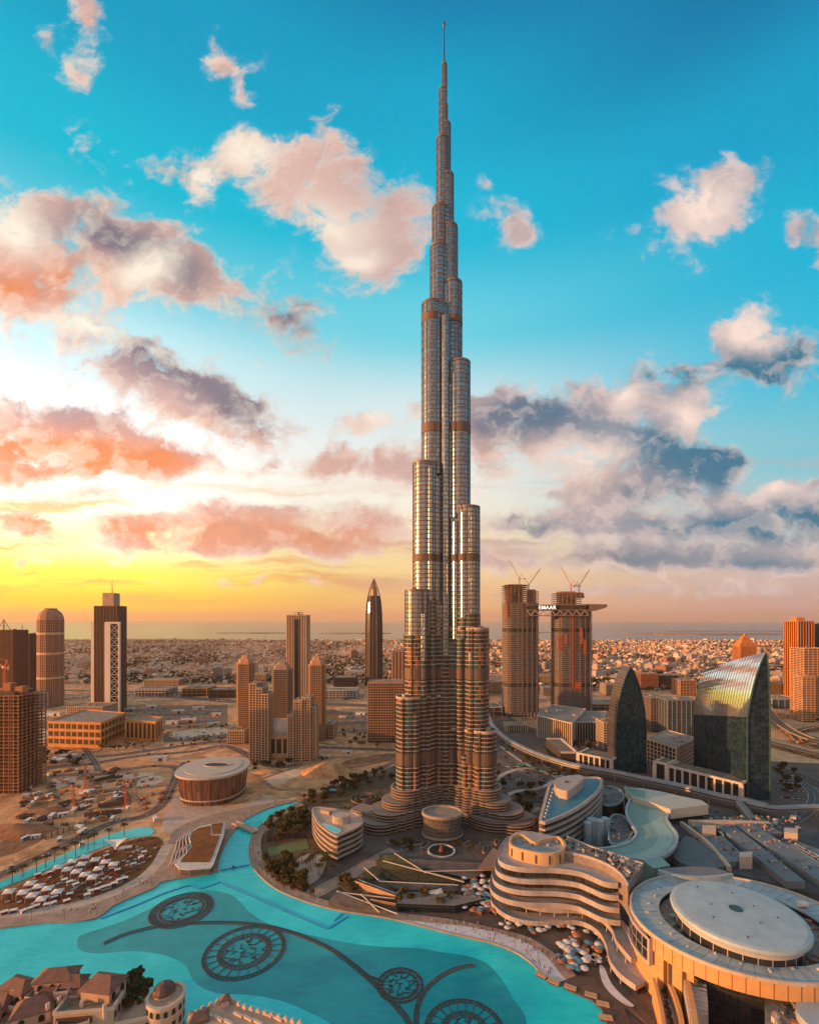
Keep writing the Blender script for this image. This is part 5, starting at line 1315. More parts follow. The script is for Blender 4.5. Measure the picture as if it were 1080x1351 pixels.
# heart crown
zc = 43.0
CROWN = mat('crown_panel_orange', (.58, .36, .19), .6, size=8, var=.14)
ho = spline(GP([(671,1108),(675,1102),(683,1099.5),(691,1101),(698,1105.5),(706,1110),(713,1107),(722,1104.5),(735,1103),(742,1107),(746,1113),(745,1119),(736,1125),(716,1126),(693,1122),(675,1116)], zc), 5, True)
ho = clean(ho); hi_ = offset_path(ho, 1.6, True)
s = MB(); s.ring(ho, hi_, z0_+.4, zc); s.build('crown_wall', CROWN, hotel)
s = MB(); s.sheet(hi_, zc-3); s.build('crown_roof', mat('roof_membrane', (.30, .31, .31), .8, size=5, var=.3), hotel)
n = len(ho)
for i in range(0, n, 4):
    a = Vector(ho[i]); e = Vector(ho[(i+1) % n]); dd = (e-a).normalized(); nrm = Vector((dd.y, -dd.x))
    if nrm.y > .35: continue
    c = a+nrm*.05; s = MB(); s.box(c.x, c.y, z0_+1.5, 1.1, .5, 5.6, math.atan2(dd.y, dd.x), bottom=True); s.build('slot_window', mat('slot_dark', (.10, .06, .035), .3), hotel)
for k in range(5):
    x, y = G(690+k*11, 1112+(k % 2)*4, zc-3); s = MB(); s.box(x, y, zc-3, 2.4, 2, 1.6, .3*k, bottom=True); s.build('roof_plant', mat('plant_metal', (.3, .25, .21)), hotel)
# raised plant roof running on to the right behind the terraces
zs_ = 40.0
up = spline(GP([(748,1105),(776,1117),(806,1127),(833,1136),(848,1141)], zs_), 5); lo = spline(GP([(744,1125),(776,1132),(803,1143),(820,1156),(828,1168)], zs_), 5)
s = MB(); s.prism(lo+up[::-1], z0_-12, zs_); s.build('plant_roof_block', mat('ribbed_wall', (.26, .20, .17), .7, size=3, var=.35), hotel)
s = MB(); s.ribbon(lo, .7, zs_-.5, zs_+1.2, bottom=True); s.ribbon(up, .7, zs_-.5, zs_+1.2, bottom=True); s.build('parapet', HB, hotel)
rr = random.Random(3)
PLM = [mat('plant_metal', (.3, .25, .21)), mat('plant_pale', (.45, .42, .38), .6, size=3), mat('plant_dark', (.08, .08, .08), .7, size=3), mat('plant_rust', (.35, .13, .08), .7, size=3)]
def clutter(parent, poly_fn, n, z, smin=1.0, smax=3.4, seed=1, nm='roof_plant'):
    rr = random.Random(seed); ms = {}
    for k in range(n):
        x, y = poly_fn(rr); m = PLM[min(3, int(rr.random()**1.5*4))]; s = ms.setdefault(m.name, (MB(), m))[0]
        s.box(x, y, z, smin+(smax-smin)*rr.random(), smin+(smax-smin)*rr.random(), .6+1.8*rr.random()**2, rr.random()*3, bottom=True)
    for s, m in ms.values(): tag(s.build(nm, m, parent), kind='stuff')
def between(a, b):
    def f(rr):
        i = rr.randrange(min(len(a), len(b))-1); u = .12+.76*rr.random(); return (a[i][0]*(1-u)+b[i][0]*u, a[i][1]*(1-u)+b[i][1]*u)
    return f
clutter(hotel, between(up, lo), 110, zs_, .7, 2.6, 5)

# ------------------------------------------------------------------ mall: oval roof, facade, ramps
MR = mat('mall_roof_metal', (.36, .43, .445), .5, size=9, var=.16)
MR2 = mat('mall_ring_roof', (.33, .39, .40), .6, size=6, var=.24)
MO = mat('mall_orange_panel', (.60, .32, .13), .6, size=10, var=.14)
mc = (184.0, 264.0); mall = thing('shopping_mall', 'shopping mall with a round pale disc roof and orange panelled rim, bottom right', 'mall', (mc[0], mc[1], 0))
RA, RB = 58, 47; zr = 34.0
o = ellipse(mc[0], mc[1], RA, RB, 96); i2 = ellipse(mc[0]-1, mc[1]-1, 42, 34.5, 96)
s = MB(); s.ring(o, i2, zr-1, zr, bottom=True); s.build('ring_roof', MR2, mall)
s = MB(); s.ring(ellipse(mc[0], mc[1], RA+.5, RB+.5, 96), ellipse(mc[0], mc[1], RA-.6, RB-.6, 96), zr-.8, zr+.9, bottom=True); s.build('roof_rim', mat('rim_warm', (.50, .40, .32), .6), mall)
s = MB(); s.wall([(x, y, zr-8.5) for x, y in ellipse(mc[0], mc[1], RA-.3, RB-.3, 96)], [(x, y, zr-.8) for x, y in ellipse(mc[0], mc[1], RA-.3, RB-.3, 96)]); s.build('orange_rim_wall', MO, mall)
s = MB()
for k in range(64):
    a = 2*math.pi*k/64; s.box(mc[0]+(RA-.2)*math.cos(a), mc[1]+(RB-.2)*math.sin(a), zr-8.4, .18, .18, 7.4, a)
tag(s.build('panel_joints', mat('joint_dark', (.2, .1, .05), .8), mall), kind='stuff')
s = MB(); s.prism(ellipse(mc[0], mc[1], RA-7, RB-7, 72), 0, zr-8.5, top=False); s.build('lower_glazing', DGLASS, mall)
s = MB(); s.sheet(ellipse(mc[0], mc[1], RA-.4, RB-.4, 96)[::-1], zr-8.5); s.build('soffit', HB, mall)
s = MB()
for k in range(60):
    a = 2*math.pi*k/60; s.bar((mc[0]+42.6*math.cos(a), mc[1]+35.2*math.sin(a), zr+.03), (mc[0]+(RA-1)*math.cos(a), mc[1]+(RB-1)*math.sin(a), zr+.03), .14, .08)
tag(s.build('ring_seams', mat('seam_ring', (.17, .18, .18), .7), mall), kind='stuff')
s = MB()
for k in range(26):
    a = .3+k*.243; q = .86+.1*((k*7) % 3)/3; s.box(mc[0]+(RA-8)*q*1.08*math.cos(a), mc[1]+(RB-7)*q*1.08*math.sin(a), zr, 1.0+.5*(k % 3), .9, .5+.35*(k % 2), a)
tag(s.build('roof_hatches', mat('plant_pale', (.45, .42, .38)), mall), kind='stuff')
s = MB(); s.sheet(i2, zr-3.2); s.build('well_roof', mat('well_grey', (.22, .20, .18), .85, size=4, var=.4), mall)
# the disc
dc = (176.5, 257.5); s = MB(); s.prism(ellipse(dc[0], dc[1], 29.6, 29.6, 72), zr-3, 40.6, top=False); s.build('disc_glazing', facade('disc_windows', (.45, .42, .40), (.02, .022, .025), bay=6.2, floor=100, mx=.03, my0=.31, my1=.372, grough=.1, gmetal=.2), mall)
s = MB(); rows = [[(x, y, z) for x, y in ellipse(dc[0], dc[1], r, r, 96)] for r, z in ((29.0, 39.6), (31.4, 39.9), (31.8, 41.2), (31.3, 42.4), (29.5, 42.9), (20, 43.3), (6, 43.6))]
s.loft(rows, caps=True); s.build('disc_roof', MR, mall)
s = MB(); s.prism(ellipse(dc[0], dc[1]+1, 3.2, 3.2, 24), 43.5, 43.95); s.build('disc_eye', mat('eye_dark', (.03, .05, .05), .3), mall)
for k in range(8):
    a = k*.8+.3; r = 12+6*(k % 3); s = MB(); s.prism(ellipse(dc[0]+r*math.cos(a), dc[1]+r*math.sin(a), .35, .35, 8), 43.1, 43.9); s.build('vent', DKW, mall)
s = MB()
for k in range(24):
    a = 2*math.pi*k/24
    s.bar((dc[0]+7*math.cos(a), dc[1]+7*math.sin(a), 43.55), (dc[0]+29.4*math.cos(a), dc[1]+29.4*math.sin(a), 42.88), .12, .12)
tag(s.build('roof_seams', mat('seam_grey', (.40, .41, .40), .5), mall), kind='stuff')
clutter(mall, lambda r_: (lambda a, q: (mc[0]+q*41*math.cos(a), mc[1]+q*33.5*math.sin(a)))(r_.random()*6.28, .86+.1*r_.random()), 60, zr-3.2, .8, 2.6, 8)
# lens shaped louvre strip at the back
A1 = spline(GP([(868,1148),(885,1145),(915,1143.5),(945,1146),(964,1153)], zr+2), 6); B1 = spline(GP([(868,1148),(890,1154),(915,1157),(945,1156),(964,1153)], zr+2), 6)
s = MB(); s.prism(B1+A1[::-1][1:-1], zr-3, zr+2); s.build('louvre_lens', mat('louvre_grey', (.18, .17, .17), .6, size=2, var=.3), mall)
s = MB(); s.ribbon(offset_path(B1, -.8), 2.0, zr-1, zr+2.6, bottom=True); s.build('lens_rim', MR2, mall)
# window portal on the left of the rim
s = MB(); t0, t1 = R(158), R(193); w_ = ellipse(mc[0], mc[1], RA+.6, RB+.6, 14, t0=t0, t1=t1, end=True); s.wall([(x, y, zr-15) for x, y in w_], [(x, y, zr-3.2) for x, y in w_], closed=False); s.build('portal_glazing', facade('portal_glass', (.35, .30, .26), (.02, .022, .024), bay=6, floor=6, mx=.04, my0=.04, my1=.96, grough=.08, gmetal=.3), mall)
s = MB()
for (za, zb) in ((zr-3.6, zr-2.2), (zr-16.4, zr-15)): s.ring(ellipse(mc[0], mc[1], RA+1.6, RB+1.6, 14, t0=t0-.02, t1=t1+.02, end=True)+[], ellipse(mc[0], mc[1], RA-.2, RB-.2, 14, t0=t0-.02, t1=t1+.02, end=True), za, zb)
a = t1+.02; s.box(mc[0]+(RA+.7)*math.cos(a), mc[1]+(RB+.7)*math.sin(a), zr-16.4, 2.4, 1.4, 14, a, bottom=True); s.build('portal_frame', HB, mall)
# lower orange wall with slots, under the portal
s = MB(); w_ = ellipse(mc[0], mc[1], RA-1.5, RB-1.5, 20, t0=R(160), t1=R(219), end=True); s.wall([(x, y, 0) for x, y in w_], [(x, y, zr-8.4) for x, y in w_], closed=False); s.build('orange_wall', MO, mall)
for k, deg in enumerate((203, 206, 214, 220)):
    a = R(deg); s = MB(); s.box(mc[0]+(RA-1.3)*math.cos(a), mc[1]+(RB-1.3)*math.sin(a), 8, .9, 1.6, 16, a+.3, bottom=True); s.build('slot_window', mat('slot_dark', (.1, .06, .035)), mall)
# big dark front glazing and stepped flank towards the viewer
def gz(px, py, z): return G(px, py, z)
s = MB(); p = [gz(936,1282,24), gz(1007,1303,24), (G(1007,1303,24)[0]+6, 236), (G(936,1282,24)[0]+4, 242)]; s.prism(p, 0, 24.6); s.build('entrance_glazing', facade('louvred_glass', (.07, .065, .06), (.015, .018, .022), bay=1.9, floor=1.3, mx=.05, my0=.2, my1=.85, grough=.1, gmetal=.3, vary=.9, roof=(.2, .18, .16)), mall)
s = MB(); p = [gz(896,1266,20), gz(930,1276,20), gz(934,1330,20), gz(910,1340,20)]; s.prism(p, 0, 20); s.build('stair_block', mat('stair_grey', (.38, .33, .29), .7, size=3, var=.25), mall)
s = MB()
for k in range(12):
    q0 = Vector(gz(899+k*.7,1270+k*6,20.4)); q1 = Vector(gz(930+k*.2,1278+k*5.4,20.4)); s.bar((q0.x, q0.y, 20.2), (q1.x, q1.y, 20.2), .35)
tag(s.build('steps', HB, mall), kind='stuff')
for nm, pts, z, wd in (('ramp_wall', [(862,1290),(868,1312),(873,1335),(877,1362)], 13, 1.6), ('ramp_wall', [(880,1290),(889,1310),(897,1336),(901,1362)], 14, 2.0), ('ramp_wall', [(892,1262),(903,1284),(910,1310),(915,1336),(918,1365)], 21, 2.4)):
    s = MB(); s.ribbon(spline(GP(pts, z), 5), wd, 0, z); s.build(nm, MO, mall)
s = MB(); s.ribbon(spline(GP([(871,1290),(879,1312),(885,1336),(889,1362)], 9), 5), 6.5, 0, 7); s.build('ramp', PAVE2, mall)
s = MB(); s.prism([gz(1008,1296,22), gz(1060,1300,22), gz(1090,1400,22), gz(1010,1380,22)], 0, 21); s.build('service_roof', mat('well_grey', (.22, .20, .18)), mall)
clutter(mall, lambda r_: gz(1015+52*r_.random(), 1305+50*r_.random(), 21), 26, 21, 1, 3.6, 12)
s = MB(); s.prism(ellipse(*gz(1098,1345,26), 13, 12, 40), 0, 26); s.build('round_roof', MR, mall)
s = MB(); s.tube([(*gz(1052,1193,36), 36), (*gz(1064,1193,36), 36)], 1.6, 10); s.build('roof_tank', WHITE, mall)
for px_ in (1052, 1064): pass
# cars parked on the ramp court: later

# ------------------------------------------------------------------ mall: green S-shaped roof and long shed roofs behind
zg = 24.0
GRN = mat('green_glass_roof', (.17, .29, .25), .3, size=14, var=.14, spec=.6)
GRN2 = mat('pale_green_roof', (.30, .42, .35), .35, size=14, var=.12)
Lft = [(824,1039),(831,1046),(833,1051),(829,1060),(826,1068),(827,1078),(832,1087),(838,1096),(838,1104),(830,1112),(816,1117),(802,1120),(789,1121)]
Rgt = [(934,1064),(915,1066),(897,1068),(884,1072),(879,1080),(884,1090),(891,1099),(893,1108),(888,1119),(878,1128),(866,1133),(850,1136),(838,1134)]
Lp, Rp = spline(GP(Lft, zg), 5), spline(GP(Rgt, zg), 5)
x, y = G(850, 1095, zg); sr = thing('winding_roof_mall', 'winding mall wing with a pale green S shaped roof behind the terraced hotel', 'mall', (x, y, 0))
s = MB(); poly = Lp+Rp[::-1]; s.prism(poly, 0, zg-.4, top=False); s.build('wall', HG, sr)
s = MB(); n = len(Lp); ia = s.add([(q[0], q[1], zg) for q in Lp]); ib = s.add([(q[0], q[1], zg) for q in Rp])
for i in range(n-1): s.face([ia[i], ib[i], ib[i+1], ia[i+1]])
s.f = [f[::-1] for f in s.f] if False else s.f
s.build('green_roof', GRN, sr)
M1 = [(Lp[i][0]*.45+Rp[i][0]*.55, Lp[i][1]*.45+Rp[i][1]*.55) for i in range(n)]; M2 = [(Lp[i][0]*.1+Rp[i][0]*.9, Lp[i][1]*.1+Rp[i][1]*.9) for i in range(n)]
s = MB(); ia = s.add([(q[0], q[1], zg+.1) for q in M1]); ib = s.add([(q[0], q[1], zg+.1) for q in M2])
for i in range(n-1): s.face([ia[i], ib[i], ib[i+1], ia[i+1]])
s.build('pale_panel', GRN2, sr)
s = MB()
for i in range(0, n, 2): s.bar((Lp[i][0], Lp[i][1], zg+.1), (Rp[i][0], Rp[i][1], zg+.1), .16, .14)
for f in (.2, .4, .6, .8):
    for i in range(n-1):
        a = Vector(Lp[i]).lerp(Vector(Rp[i]), f); e = Vector(Lp[i+1]).lerp(Vector(Rp[i+1]), f); s.bar((a.x, a.y, zg+.1), (e.x, e.y, zg+.1), .16, .14)
tag(s.build('roof_seams', mat('seam_green', (.30, .40, .36), .4), sr), kind='stuff')
s = MB(); s.ribbon(Lp, 2.0, zg-1.4, zg+1.2, bottom=True); s.ribbon(Rp, 2.0, zg-1.4, zg+1.2, bottom=True); s.build('roof_rim', MR2, sr)
tp = GP([(824,1039),(845,1040),(870,1044),(900,1051),(925,1056),(934,1062),(900,1066),(884,1068),(862,1060),(846,1055),(834,1052)], zg+5)
s = MB(); s.prism(tp, zg-4, zg+5); s.build('upper_roof', mat('cream_roof', (.46, .44, .36), .5, size=10, var=.12), sr)
s = MB(); tg = GP([(825,1039.5),(838,1041),(852,1044),(850,1053),(838,1051),(834,1050)], zg+5.2); s.prism(tg, zg+5, zg+5.25); s.build('green_panel', GRN, sr)
s = MB(); s.prism(GP([(848,1137),(872,1133),(884,1144),(862,1148)], zg), 4, zg+1.0); s.build('link_roof', GRN, sr)
# long sheds
x, y = G(985, 1105, 18); sh = thing('mall_hall', 'wide mall hall with parallel long grey roofs beside the winding green roof', 'mall', (x, y, 0))
zb = 15.0
base_p = GP([(880,1078),(900,1070),(960,1076),(1010,1082),(1060,1092),(1200,1120),(1200,1200),(1080,1180),(965,1152),(900,1146),(880,1132),(898,1110)], zb)
s = MB(); s.prism(base_p, 0, zb); s.build('hall_roof', mat('hall_dark_roof', (.075, .075, .078), .85, size=8, var=.4), sh)
SHED = mat('shed_roof', (.16, .185, .20), .6, size=16, var=.16)
def shed(a, b_, c, d_, zz, rise=1.2):
    p = [G(*q, zz) for q in (a, b_, c, d_)]; s = MB(); s.prism(p, zb-.2, zz); s.build('long_roof', SHED, sh)
    s = MB()
    A_, B_, C_, D_ = map(Vector, p)
    for k in range(1, 9):
        f = k/9; q0 = A_.lerp(B_, f); q1 = D_.lerp(C_, f); s.bar((q0.x, q0.y, zz+.05), (q1.x, q1.y, zz+.05), .12, .1)
    E1 = [tuple(A_.lerp(D_, .06+.11*q)) for q in range(9)]; E2 = [tuple(B_.lerp(C_, .06+.11*q)) for q in range(9)]
    clutter(sh, between(E1, E2), 34, zz, .5, 1.7, int(a[0]))
    tag(s.build('roof_seams', mat('seam_dark', (.16, .165, .17), .6), sh), kind='stuff')
shed((945,1089),(965,1087),(1062,1163),(1037,1163), 20)
shed((968,1087),(990,1086),(1110,1158),(1080,1162), 20)
shed((993,1087),(1012,1087),(1032,1099),(1008,1101), 19)
shed((917,1090),(938,1089),(990,1137),(960,1137), 19)
shed((1015,1112),(1040,1106),(1100,1128),(1100,1150), 18)
CRE = mat('cream_block', (.55, .42, .32), .7, size=5, var=.15)
for (q, zz) in (([(926,1095),(944,1095),(944,1089),(926,1089)], 24), ([(975,1131),(992,1131),(992,1124),(975,1124)], 24), ([(1034,1098),(1052,1100),(1052,1093),(1034,1092)], 24), ([(936,1103),(955,1103),(952,1097),(936,1097)], 19)):
    s = MB(); s.prism(GP(q, zz), zb-.2, zz); s.build('roof_block', CRE, sh)
s = MB(); s.ribbon(GP([(898,1084),(925,1103),(945,1122),(962,1143)], 19), 2.6, zb-.2, 19); s.ribbon(GP([(909,1083),(960,1083),(1015,1085)], 20), 4, zb-.2, 20); s.build('parapet_wall', CRE, sh)
for k in range(4):
    s = MB(); s.ribbon(GP([(1036+k*4,1117-k*1.5),(1060+k*5,1132-k*2),(1090,1150-k*5)], 19), 1.4, zb-.2, 19.6-k*.3); s.build('skylight_rib', CRE, sh)
s = MB(); s.prism(spline(GP([(884,1128),(896,1112),(905,1103),(925,1112),(945,1128),(958,1143),(915,1145)], 17), 2, True), zb-.2, 17); s.build('fan_roof', mat('fan_roof_grey', (.12, .135, .14), .7, size=6, var=.25), sh)
clutter(sh, lambda r_: G(905+150*r_.random(), 1078+30*r_.random(), zb), 230, zb, .8, 3.2, 21)
clutter(sh, lambda r_: (lambda u, v: G(900+170*u+20*v, 1085+70*u, zb))(r_.random(), r_.random()), 200, zb, .8, 3.0, 22)
# round low roofs between the wedge building and the S roof
for nm, lab, pts, zz in (('rounded_roof_block', 'low rounded grey roof with plant behind the wedge building', [(792,1040),(805,1038),(818,1043),(822,1052),(816,1060),(800,1062),(790,1056)], 18), ('rounded_roof_block', 'low rounded grey roof left of the winding green roof', [(806,1078),(820,1076),(830,1088),(833,1100),(826,1110),(812,1114),(803,1106)], 18)):
    p = clean(spline(GP(pts, zz), 4, True)); cx = sum(q[0] for q in p)/len(p); cy = sum(q[1] for q in p)/len(p); t = thing(nm, lab, 'building', (cx, cy, 0))
    s = MB(); s.prism(p, 0, zz-.5, top=False); s.build('wall', HG, t); s = MB(); s.sheet(p, zz-.45); s.build('roof', mat('fan_roof_grey', (.19, .2, .2)), t)
    s = MB(); s.ring(offset_path(p, -.8, True), offset_path(p, .5, True), zz-1.5, zz+.6); s.build('roof_rim', MR2, t)
    xs = [q[0] for q in p]; ys = [q[1] for q in p]
    def f(r_, p=p, xs=xs, ys=ys):
        while True:
            q = (min(xs)+(max(xs)-min(xs))*r_.random(), min(ys)+(max(ys)-min(ys))*r_.random())
            if inside(q, p): return q
    clutter(t, f, 26, zz-.4, .6, 2.0, 31)
for k, (px_, py_, r_) in enumerate(((781,1122,4.5), (790,1124,4), (798,1121,3.4), (775,1127,3.2))):
    x, y = G(px_, py_); t = thing('storage_silo', 'pale round silo beside the winding green roof', 'silo', (x, y, 0), 'silos between the hotel and the winding roof')
    s = MB(); s.prism(ellipse(x, y, r_, r_, 20), 0, 27, top=False); s.build('shell', MR2, t); s = MB(); s.loft([[(a, b_, z) for a, b_ in ellipse(x, y, q, q, 20)] for q, z in ((r_+.2, 26.5), (r_+.2, 27.2), (r_*.5, 28.2), (.3, 28.6))]); s.build('cap', MR2, t)

# ------------------------------------------------------------------ old style market buildings in the near left corner
CLAY = mat('clay_render', (.50, .32, .215), .85, size=6, var=.18, streak=True)
CLAYL = mat('pale_clay_render', (.58, .42, .31), .85, size=6, var=.16)
TILE = mat('clay_tiles', (.20, .10, .068), .8, size=3, var=.3, bump=.4)
SROOF = mat('souk_roof', (.20, .15, .10), .9, size=3, var=.5)
def hip(parent, cx, cy, z, sx, sy, rise, rot, nm='tiled_roof', ov=1.0, gable=.45):
    s = MB(); c, k = math.cos(rot), math.sin(rot); tr = lambda x, y, zz: (cx+x*c-y*k, cy+x*k+y*c, zz)
    a, b_ = sx/2+ov, sy/2+ov; r_ = a*gable
    e = [tr(-a, -b_, z), tr(a, -b_, z), tr(a, b_, z), tr(-a, b_, z)]; r0, r1 = tr(-r_, 0, z+rise), tr(r_, 0, z+rise)
    i = s.add(e+[r0, r1]); s.face([i[0], i[1], i[5], i[4]]); s.face([i[1], i[2], i[5]]); s.face([i[2], i[3], i[4], i[5]]); s.face([i[3], i[0], i[4]])
    lo = s.add([tr(-a, -b_, z-.5), tr(a, -b_, z-.5), tr(a, b_, z-.5), tr(-a, b_, z-.5)])
    for q in range(4): s.face([lo[q], lo[(q+1) % 4], i[(q+1) % 4], i[q]])
    s.face(lo[::-1]); s.build(nm, TILE, parent)
def arch_win(parent, x, y, z, w, h, rot, arch=True):
    s = MB(); c, k = math.cos(rot), math.sin(rot); p = [(-w/2, 0), (w/2, 0), (w/2, h-w/2 if arch else h)]
    if arch: p += [(w/2*math.cos(t*math.pi/8), h-w/2+w/2*math.sin(t*math.pi/8)) for t in range(1, 8)]
    p += [(-w/2, h-w/2 if arch else h)]
    f = [(x+a*c+.22*k, y+a*k-.22*c, z+b_) for a, b_ in p]; b2 = [(x+a*c-.3*k, y+a*k+.3*c, z+b_) for a, b_ in p]
    s.wall(f, b2, flip=True); s.face(s.add(f)); return s.build('arched_window' if arch else 'window', mat('souk_opening', (.035, .022, .016), .3), parent)
def souk_block(t, px, py, zt, sx, sy, rot, roof=None, wins=(3, 3), par=True, wallm=CLAY, rise=3.4, wz=None, wh=3.2):
    x, y = G(px, py, zt); s = MB(); s.box(x, y, 0, sx, sy, zt, rot); s.build('wall', wallm, t)
    c, k = math.cos(rot), math.sin(rot)
    if roof: hip(t, x, y, zt+.1, sx, sy, rise, rot)
    elif par:
        p = clean(rect(x, y, sx, sy, rot)); s = MB(); s.ring(offset_path(p, -.25, True) if False else [(x+(a-x)*1.02, y+(b_-y)*1.02) for a, b_ in p], [(x+(a-x)*.93, y+(b_-y)*.93) for a, b_ in p], zt-.2, zt+1.3); s.build('parapet', CLAYL, t)
        s = MB(); s.sheet([(x+(a-x)*.94, y+(b_-y)*.94) for a, b_ in p], zt+.03); s.build('roof', SROOF, t)
    for (n, ln, dx_, dy_, ra) in ((wins[0], sx, 0, -sy/2, 0), (wins[1], sy, sx/2, 0, math.pi/2)):
        for j in range(n):
            u = (j+.5)/n-.5
            ox, oy = (u*ln, dy_) if ra == 0 else (dx_, u*ln)
            arch_win(t, x+ox*c-oy*k, y+ox*k+oy*c, (wz or zt-wh-1.4), min(2.2, ln/n*.55), wh, rot+ra)
    return x, y
x, y = G(60, 1340, 14)
sk = thing('old_style_market', 'clay coloured market building with brown tiled roofs in the bottom left corner', 'market', (x, y, 0))
souk_block(sk, 25, 1300, 21, 15, 9, -.25, True, (3, 1)); souk_block(sk, 76, 1286, 25, 16, 9, .15, True, (3, 2)); souk_block(sk, 99, 1295, 23, 8, 7, .1, True, (2, 2))
souk_block(sk, 101, 1301, 21, 15, 8, -.12, True, (4, 2)); souk_block(sk, 137, 1297, 24, 15, 11, -.15, True, (0, 2), rise=4.0); souk_block(sk, 70, 1306, 20, 10, 8, .2, True, (2, 1))
souk_block(sk, 46, 1328, 19, 15, 10, .42, True, (2, 2), rise=4.6); souk_block(sk, 118, 1325, 19, 26, 10, .12, False, (0, 3)); souk_block(sk, 30, 1316, 16, 24, 14, -.2, False, (4, 2))
souk_block(sk, 96, 1317, 17, 14, 12, .5, False, (2, 2)); souk_block(sk, 12, 1345, 14, 20, 12, .3, False, (3, 2)); souk_block(sk, 60, 1352, 13, 22, 12, .1, False, (4, 2)); souk_block(sk, 98, 1345, 15, 13, 12, .45, False, (2, 2)); souk_block(sk, -22, 1325, 17, 24, 18, .1, True, (3, 2))
souk_block(sk, 84, 1306, 22, 6, 6, .2, False, (1, 1)); souk_block(sk, 52, 1313, 19, 9, 7, -.2, False, (2, 1)); souk_block(sk, 5, 1318, 18, 9, 8, -.2, True, (2, 1))
# tall front bay with big dark openings
bx, by = G(118, 1322, 19)
for j in range(2): arch_win(sk, bx-6.5+j*8.0, by-6.4+j*1.0, 4, 4.4, 9.5, .12, False)
s = MB(); s.box(bx-2.5, by-6.5, 14.4, 15.5, 1.2, 3.0, .12, bottom=True); s.build('lattice_band', mat('wood_lattice', (.10, .055, .035), .8, size=1.5, var=.4), sk)
s = MB(); x, y = G(47, 1293, 23); s.prism(ellipse(x, y, 2.6, 2.6, 12), 8, 21); s.build('turret', CLAYL, sk); s = MB(); s.loft([[(a, b_, z) for a, b_ in ellipse(x, y, r_, r_, 12)] for r_, z in ((2.8, 21), (2.6, 22), (1.7, 22.8), (.4, 23.2))]); s.build('turret_dome', CLAYL, sk)
for k in range(9):
    x, y = G(18+k*15, 1311+(k*37 % 23), 20); s = MB(); s.box(x, y, 15, 1.4, 1.4, 7.0, .3*k); s.build('chimney', CLAYL, sk)
# round corner building with a dome
x, y = G(219, 1308, 20); rt = thing('domed_rotunda', 'round clay building with a dark brown dome standing in the lake, bottom left', 'building', (x, y, 0))
s = MB(); s.prism(ellipse(x, y, 8.2, 8.2, 32), 0, 17.4); s.build('wall', CLAY, rt)
s = MB(); s.ring(ellipse(x, y, 8.8, 8.8, 32), ellipse(x, y, 7.4, 7.4, 32), 16.6, 18.4); s.build('cornice', CLAYL, rt)
for zz in (6.5, 12.5):
    s = MB(); s.ring(ellipse(x, y, 8.5, 8.5, 32), ellipse(x, y, 8, 8, 32), zz, zz+.6); s.build('string_course', CLAYL, rt)
xd, yd = x-1.6, y+1.5
s = MB(); s.prism(ellipse(xd, yd, 4.8, 4.8, 12), 17, 19); s.build('dome_drum', CLAYL, rt)
s = MB(); s.loft([[(a, b_, z) for a, b_ in ellipse(xd, yd, r_, r_, 12)] for r_, z in ((5.2, 18.9), (5.0, 20), (4.1, 21.5), (2.5, 22.6), (.8, 23.1), (.25, 24))]); s.build('dome', mat('dome_brown', (.12, .065, .05), .6, size=2, var=.3), rt)
for lv, zz in enumerate((1.6, 7.2, 13.0)):
    for k in range(16):
        a = R(200+k*12)
        if k % 2: continue
        arch_win(rt, x+8.15*math.cos(a), y+8.15*math.sin(a), zz, 1.7, 2.8, a+math.pi/2, lv != 1)
# terrace wing joining the rotunda
x, y = G(190, 1333, 12); wg = thing('terrace_wing', 'clay arcade wing with a planted roof terrace between the market and the rotunda', 'building', (x, y, 0))
s = MB(); s.box(x, y, 0, 22, 12, 12, .28); s.build('wall', CLAY, wg)
p = rect(x, y, 22, 12, .28); s = MB(); s.ring([(x+(a-x)*1.02, y+(b_-y)*1.03) for a, b_ in clean(p)], [(x+(a-x)*.95, y+(b_-y)*.93) for a, b_ in clean(p)], 11.6, 13.2); s.build('parapet', CLAYL, wg)
for j in range(4):
    u = -8+j*5.4; arch_win(wg, x+u*math.cos(.28)+6*math.sin(.28), y+u*math.sin(.28)-6*math.cos(.28), 4, 3.4, 6.2, .28)
x, y = G(158, 1345, 9); t = thing('market_annex', 'low dark roofed market annex beside the planted terrace, bottom left', 'building', (x, y, 0))
souk_block(t, 158, 1345, 9, 16, 10, .2, False, (3, 2)); souk_block(t, 168, 1330, 10, 9, 8, .2, False, (2, 1))
# crenellated roof at the bottom centre
x, y = G(305, 1350, 16); cr = thing('crenellated_market', 'flat clay roof with stepped battlements cut off at the bottom edge', 'market', (x, y, 0))
P_ = [(247,1350),(262,1336),(283,1326),(300,1318),(318,1330),(345,1338),(372,1346),(400,1354),(330,1420),(240,1420)]
rp = GP(P_, 16); s = MB(); s.prism(rp, 0, 16); s.build('wall', CLAY, cr)
s = MB(); cp = clean(rp); cx = sum(q[0] for q in cp)/len(cp); cy = sum(q[1] for q in cp)/len(cp)
for i in range(len(P_)-1):
    a, e = Vector(G(*P_[i], 16)), Vector(G(*P_[i+1], 16)); L = (e-a).length
    for j in range(max(1, int(L/3.0))):
        q = a+(e-a)*((j+.5)/max(1, int(L/3.0))); s2 = MB(); ang = math.atan2(e.y-a.y, e.x-a.x); s2.box(q.x, q.y, 15.9, 2.1, 1.0, 1.5, ang, bottom=True); s2.box(q.x, q.y, 17.3, 1.1, 1.0, .8, ang, bottom=True); s2.build('battlement', CLAYL, cr)
for k in range(8):
    x, y = G(275+k*13, 1340+(k % 3)*5, 16); s = MB(); s.box(x, y, 15.9, 5.5, 1.2, 1.0, -.5, bottom=True); s.build('roof_duct', CLAYL, cr)
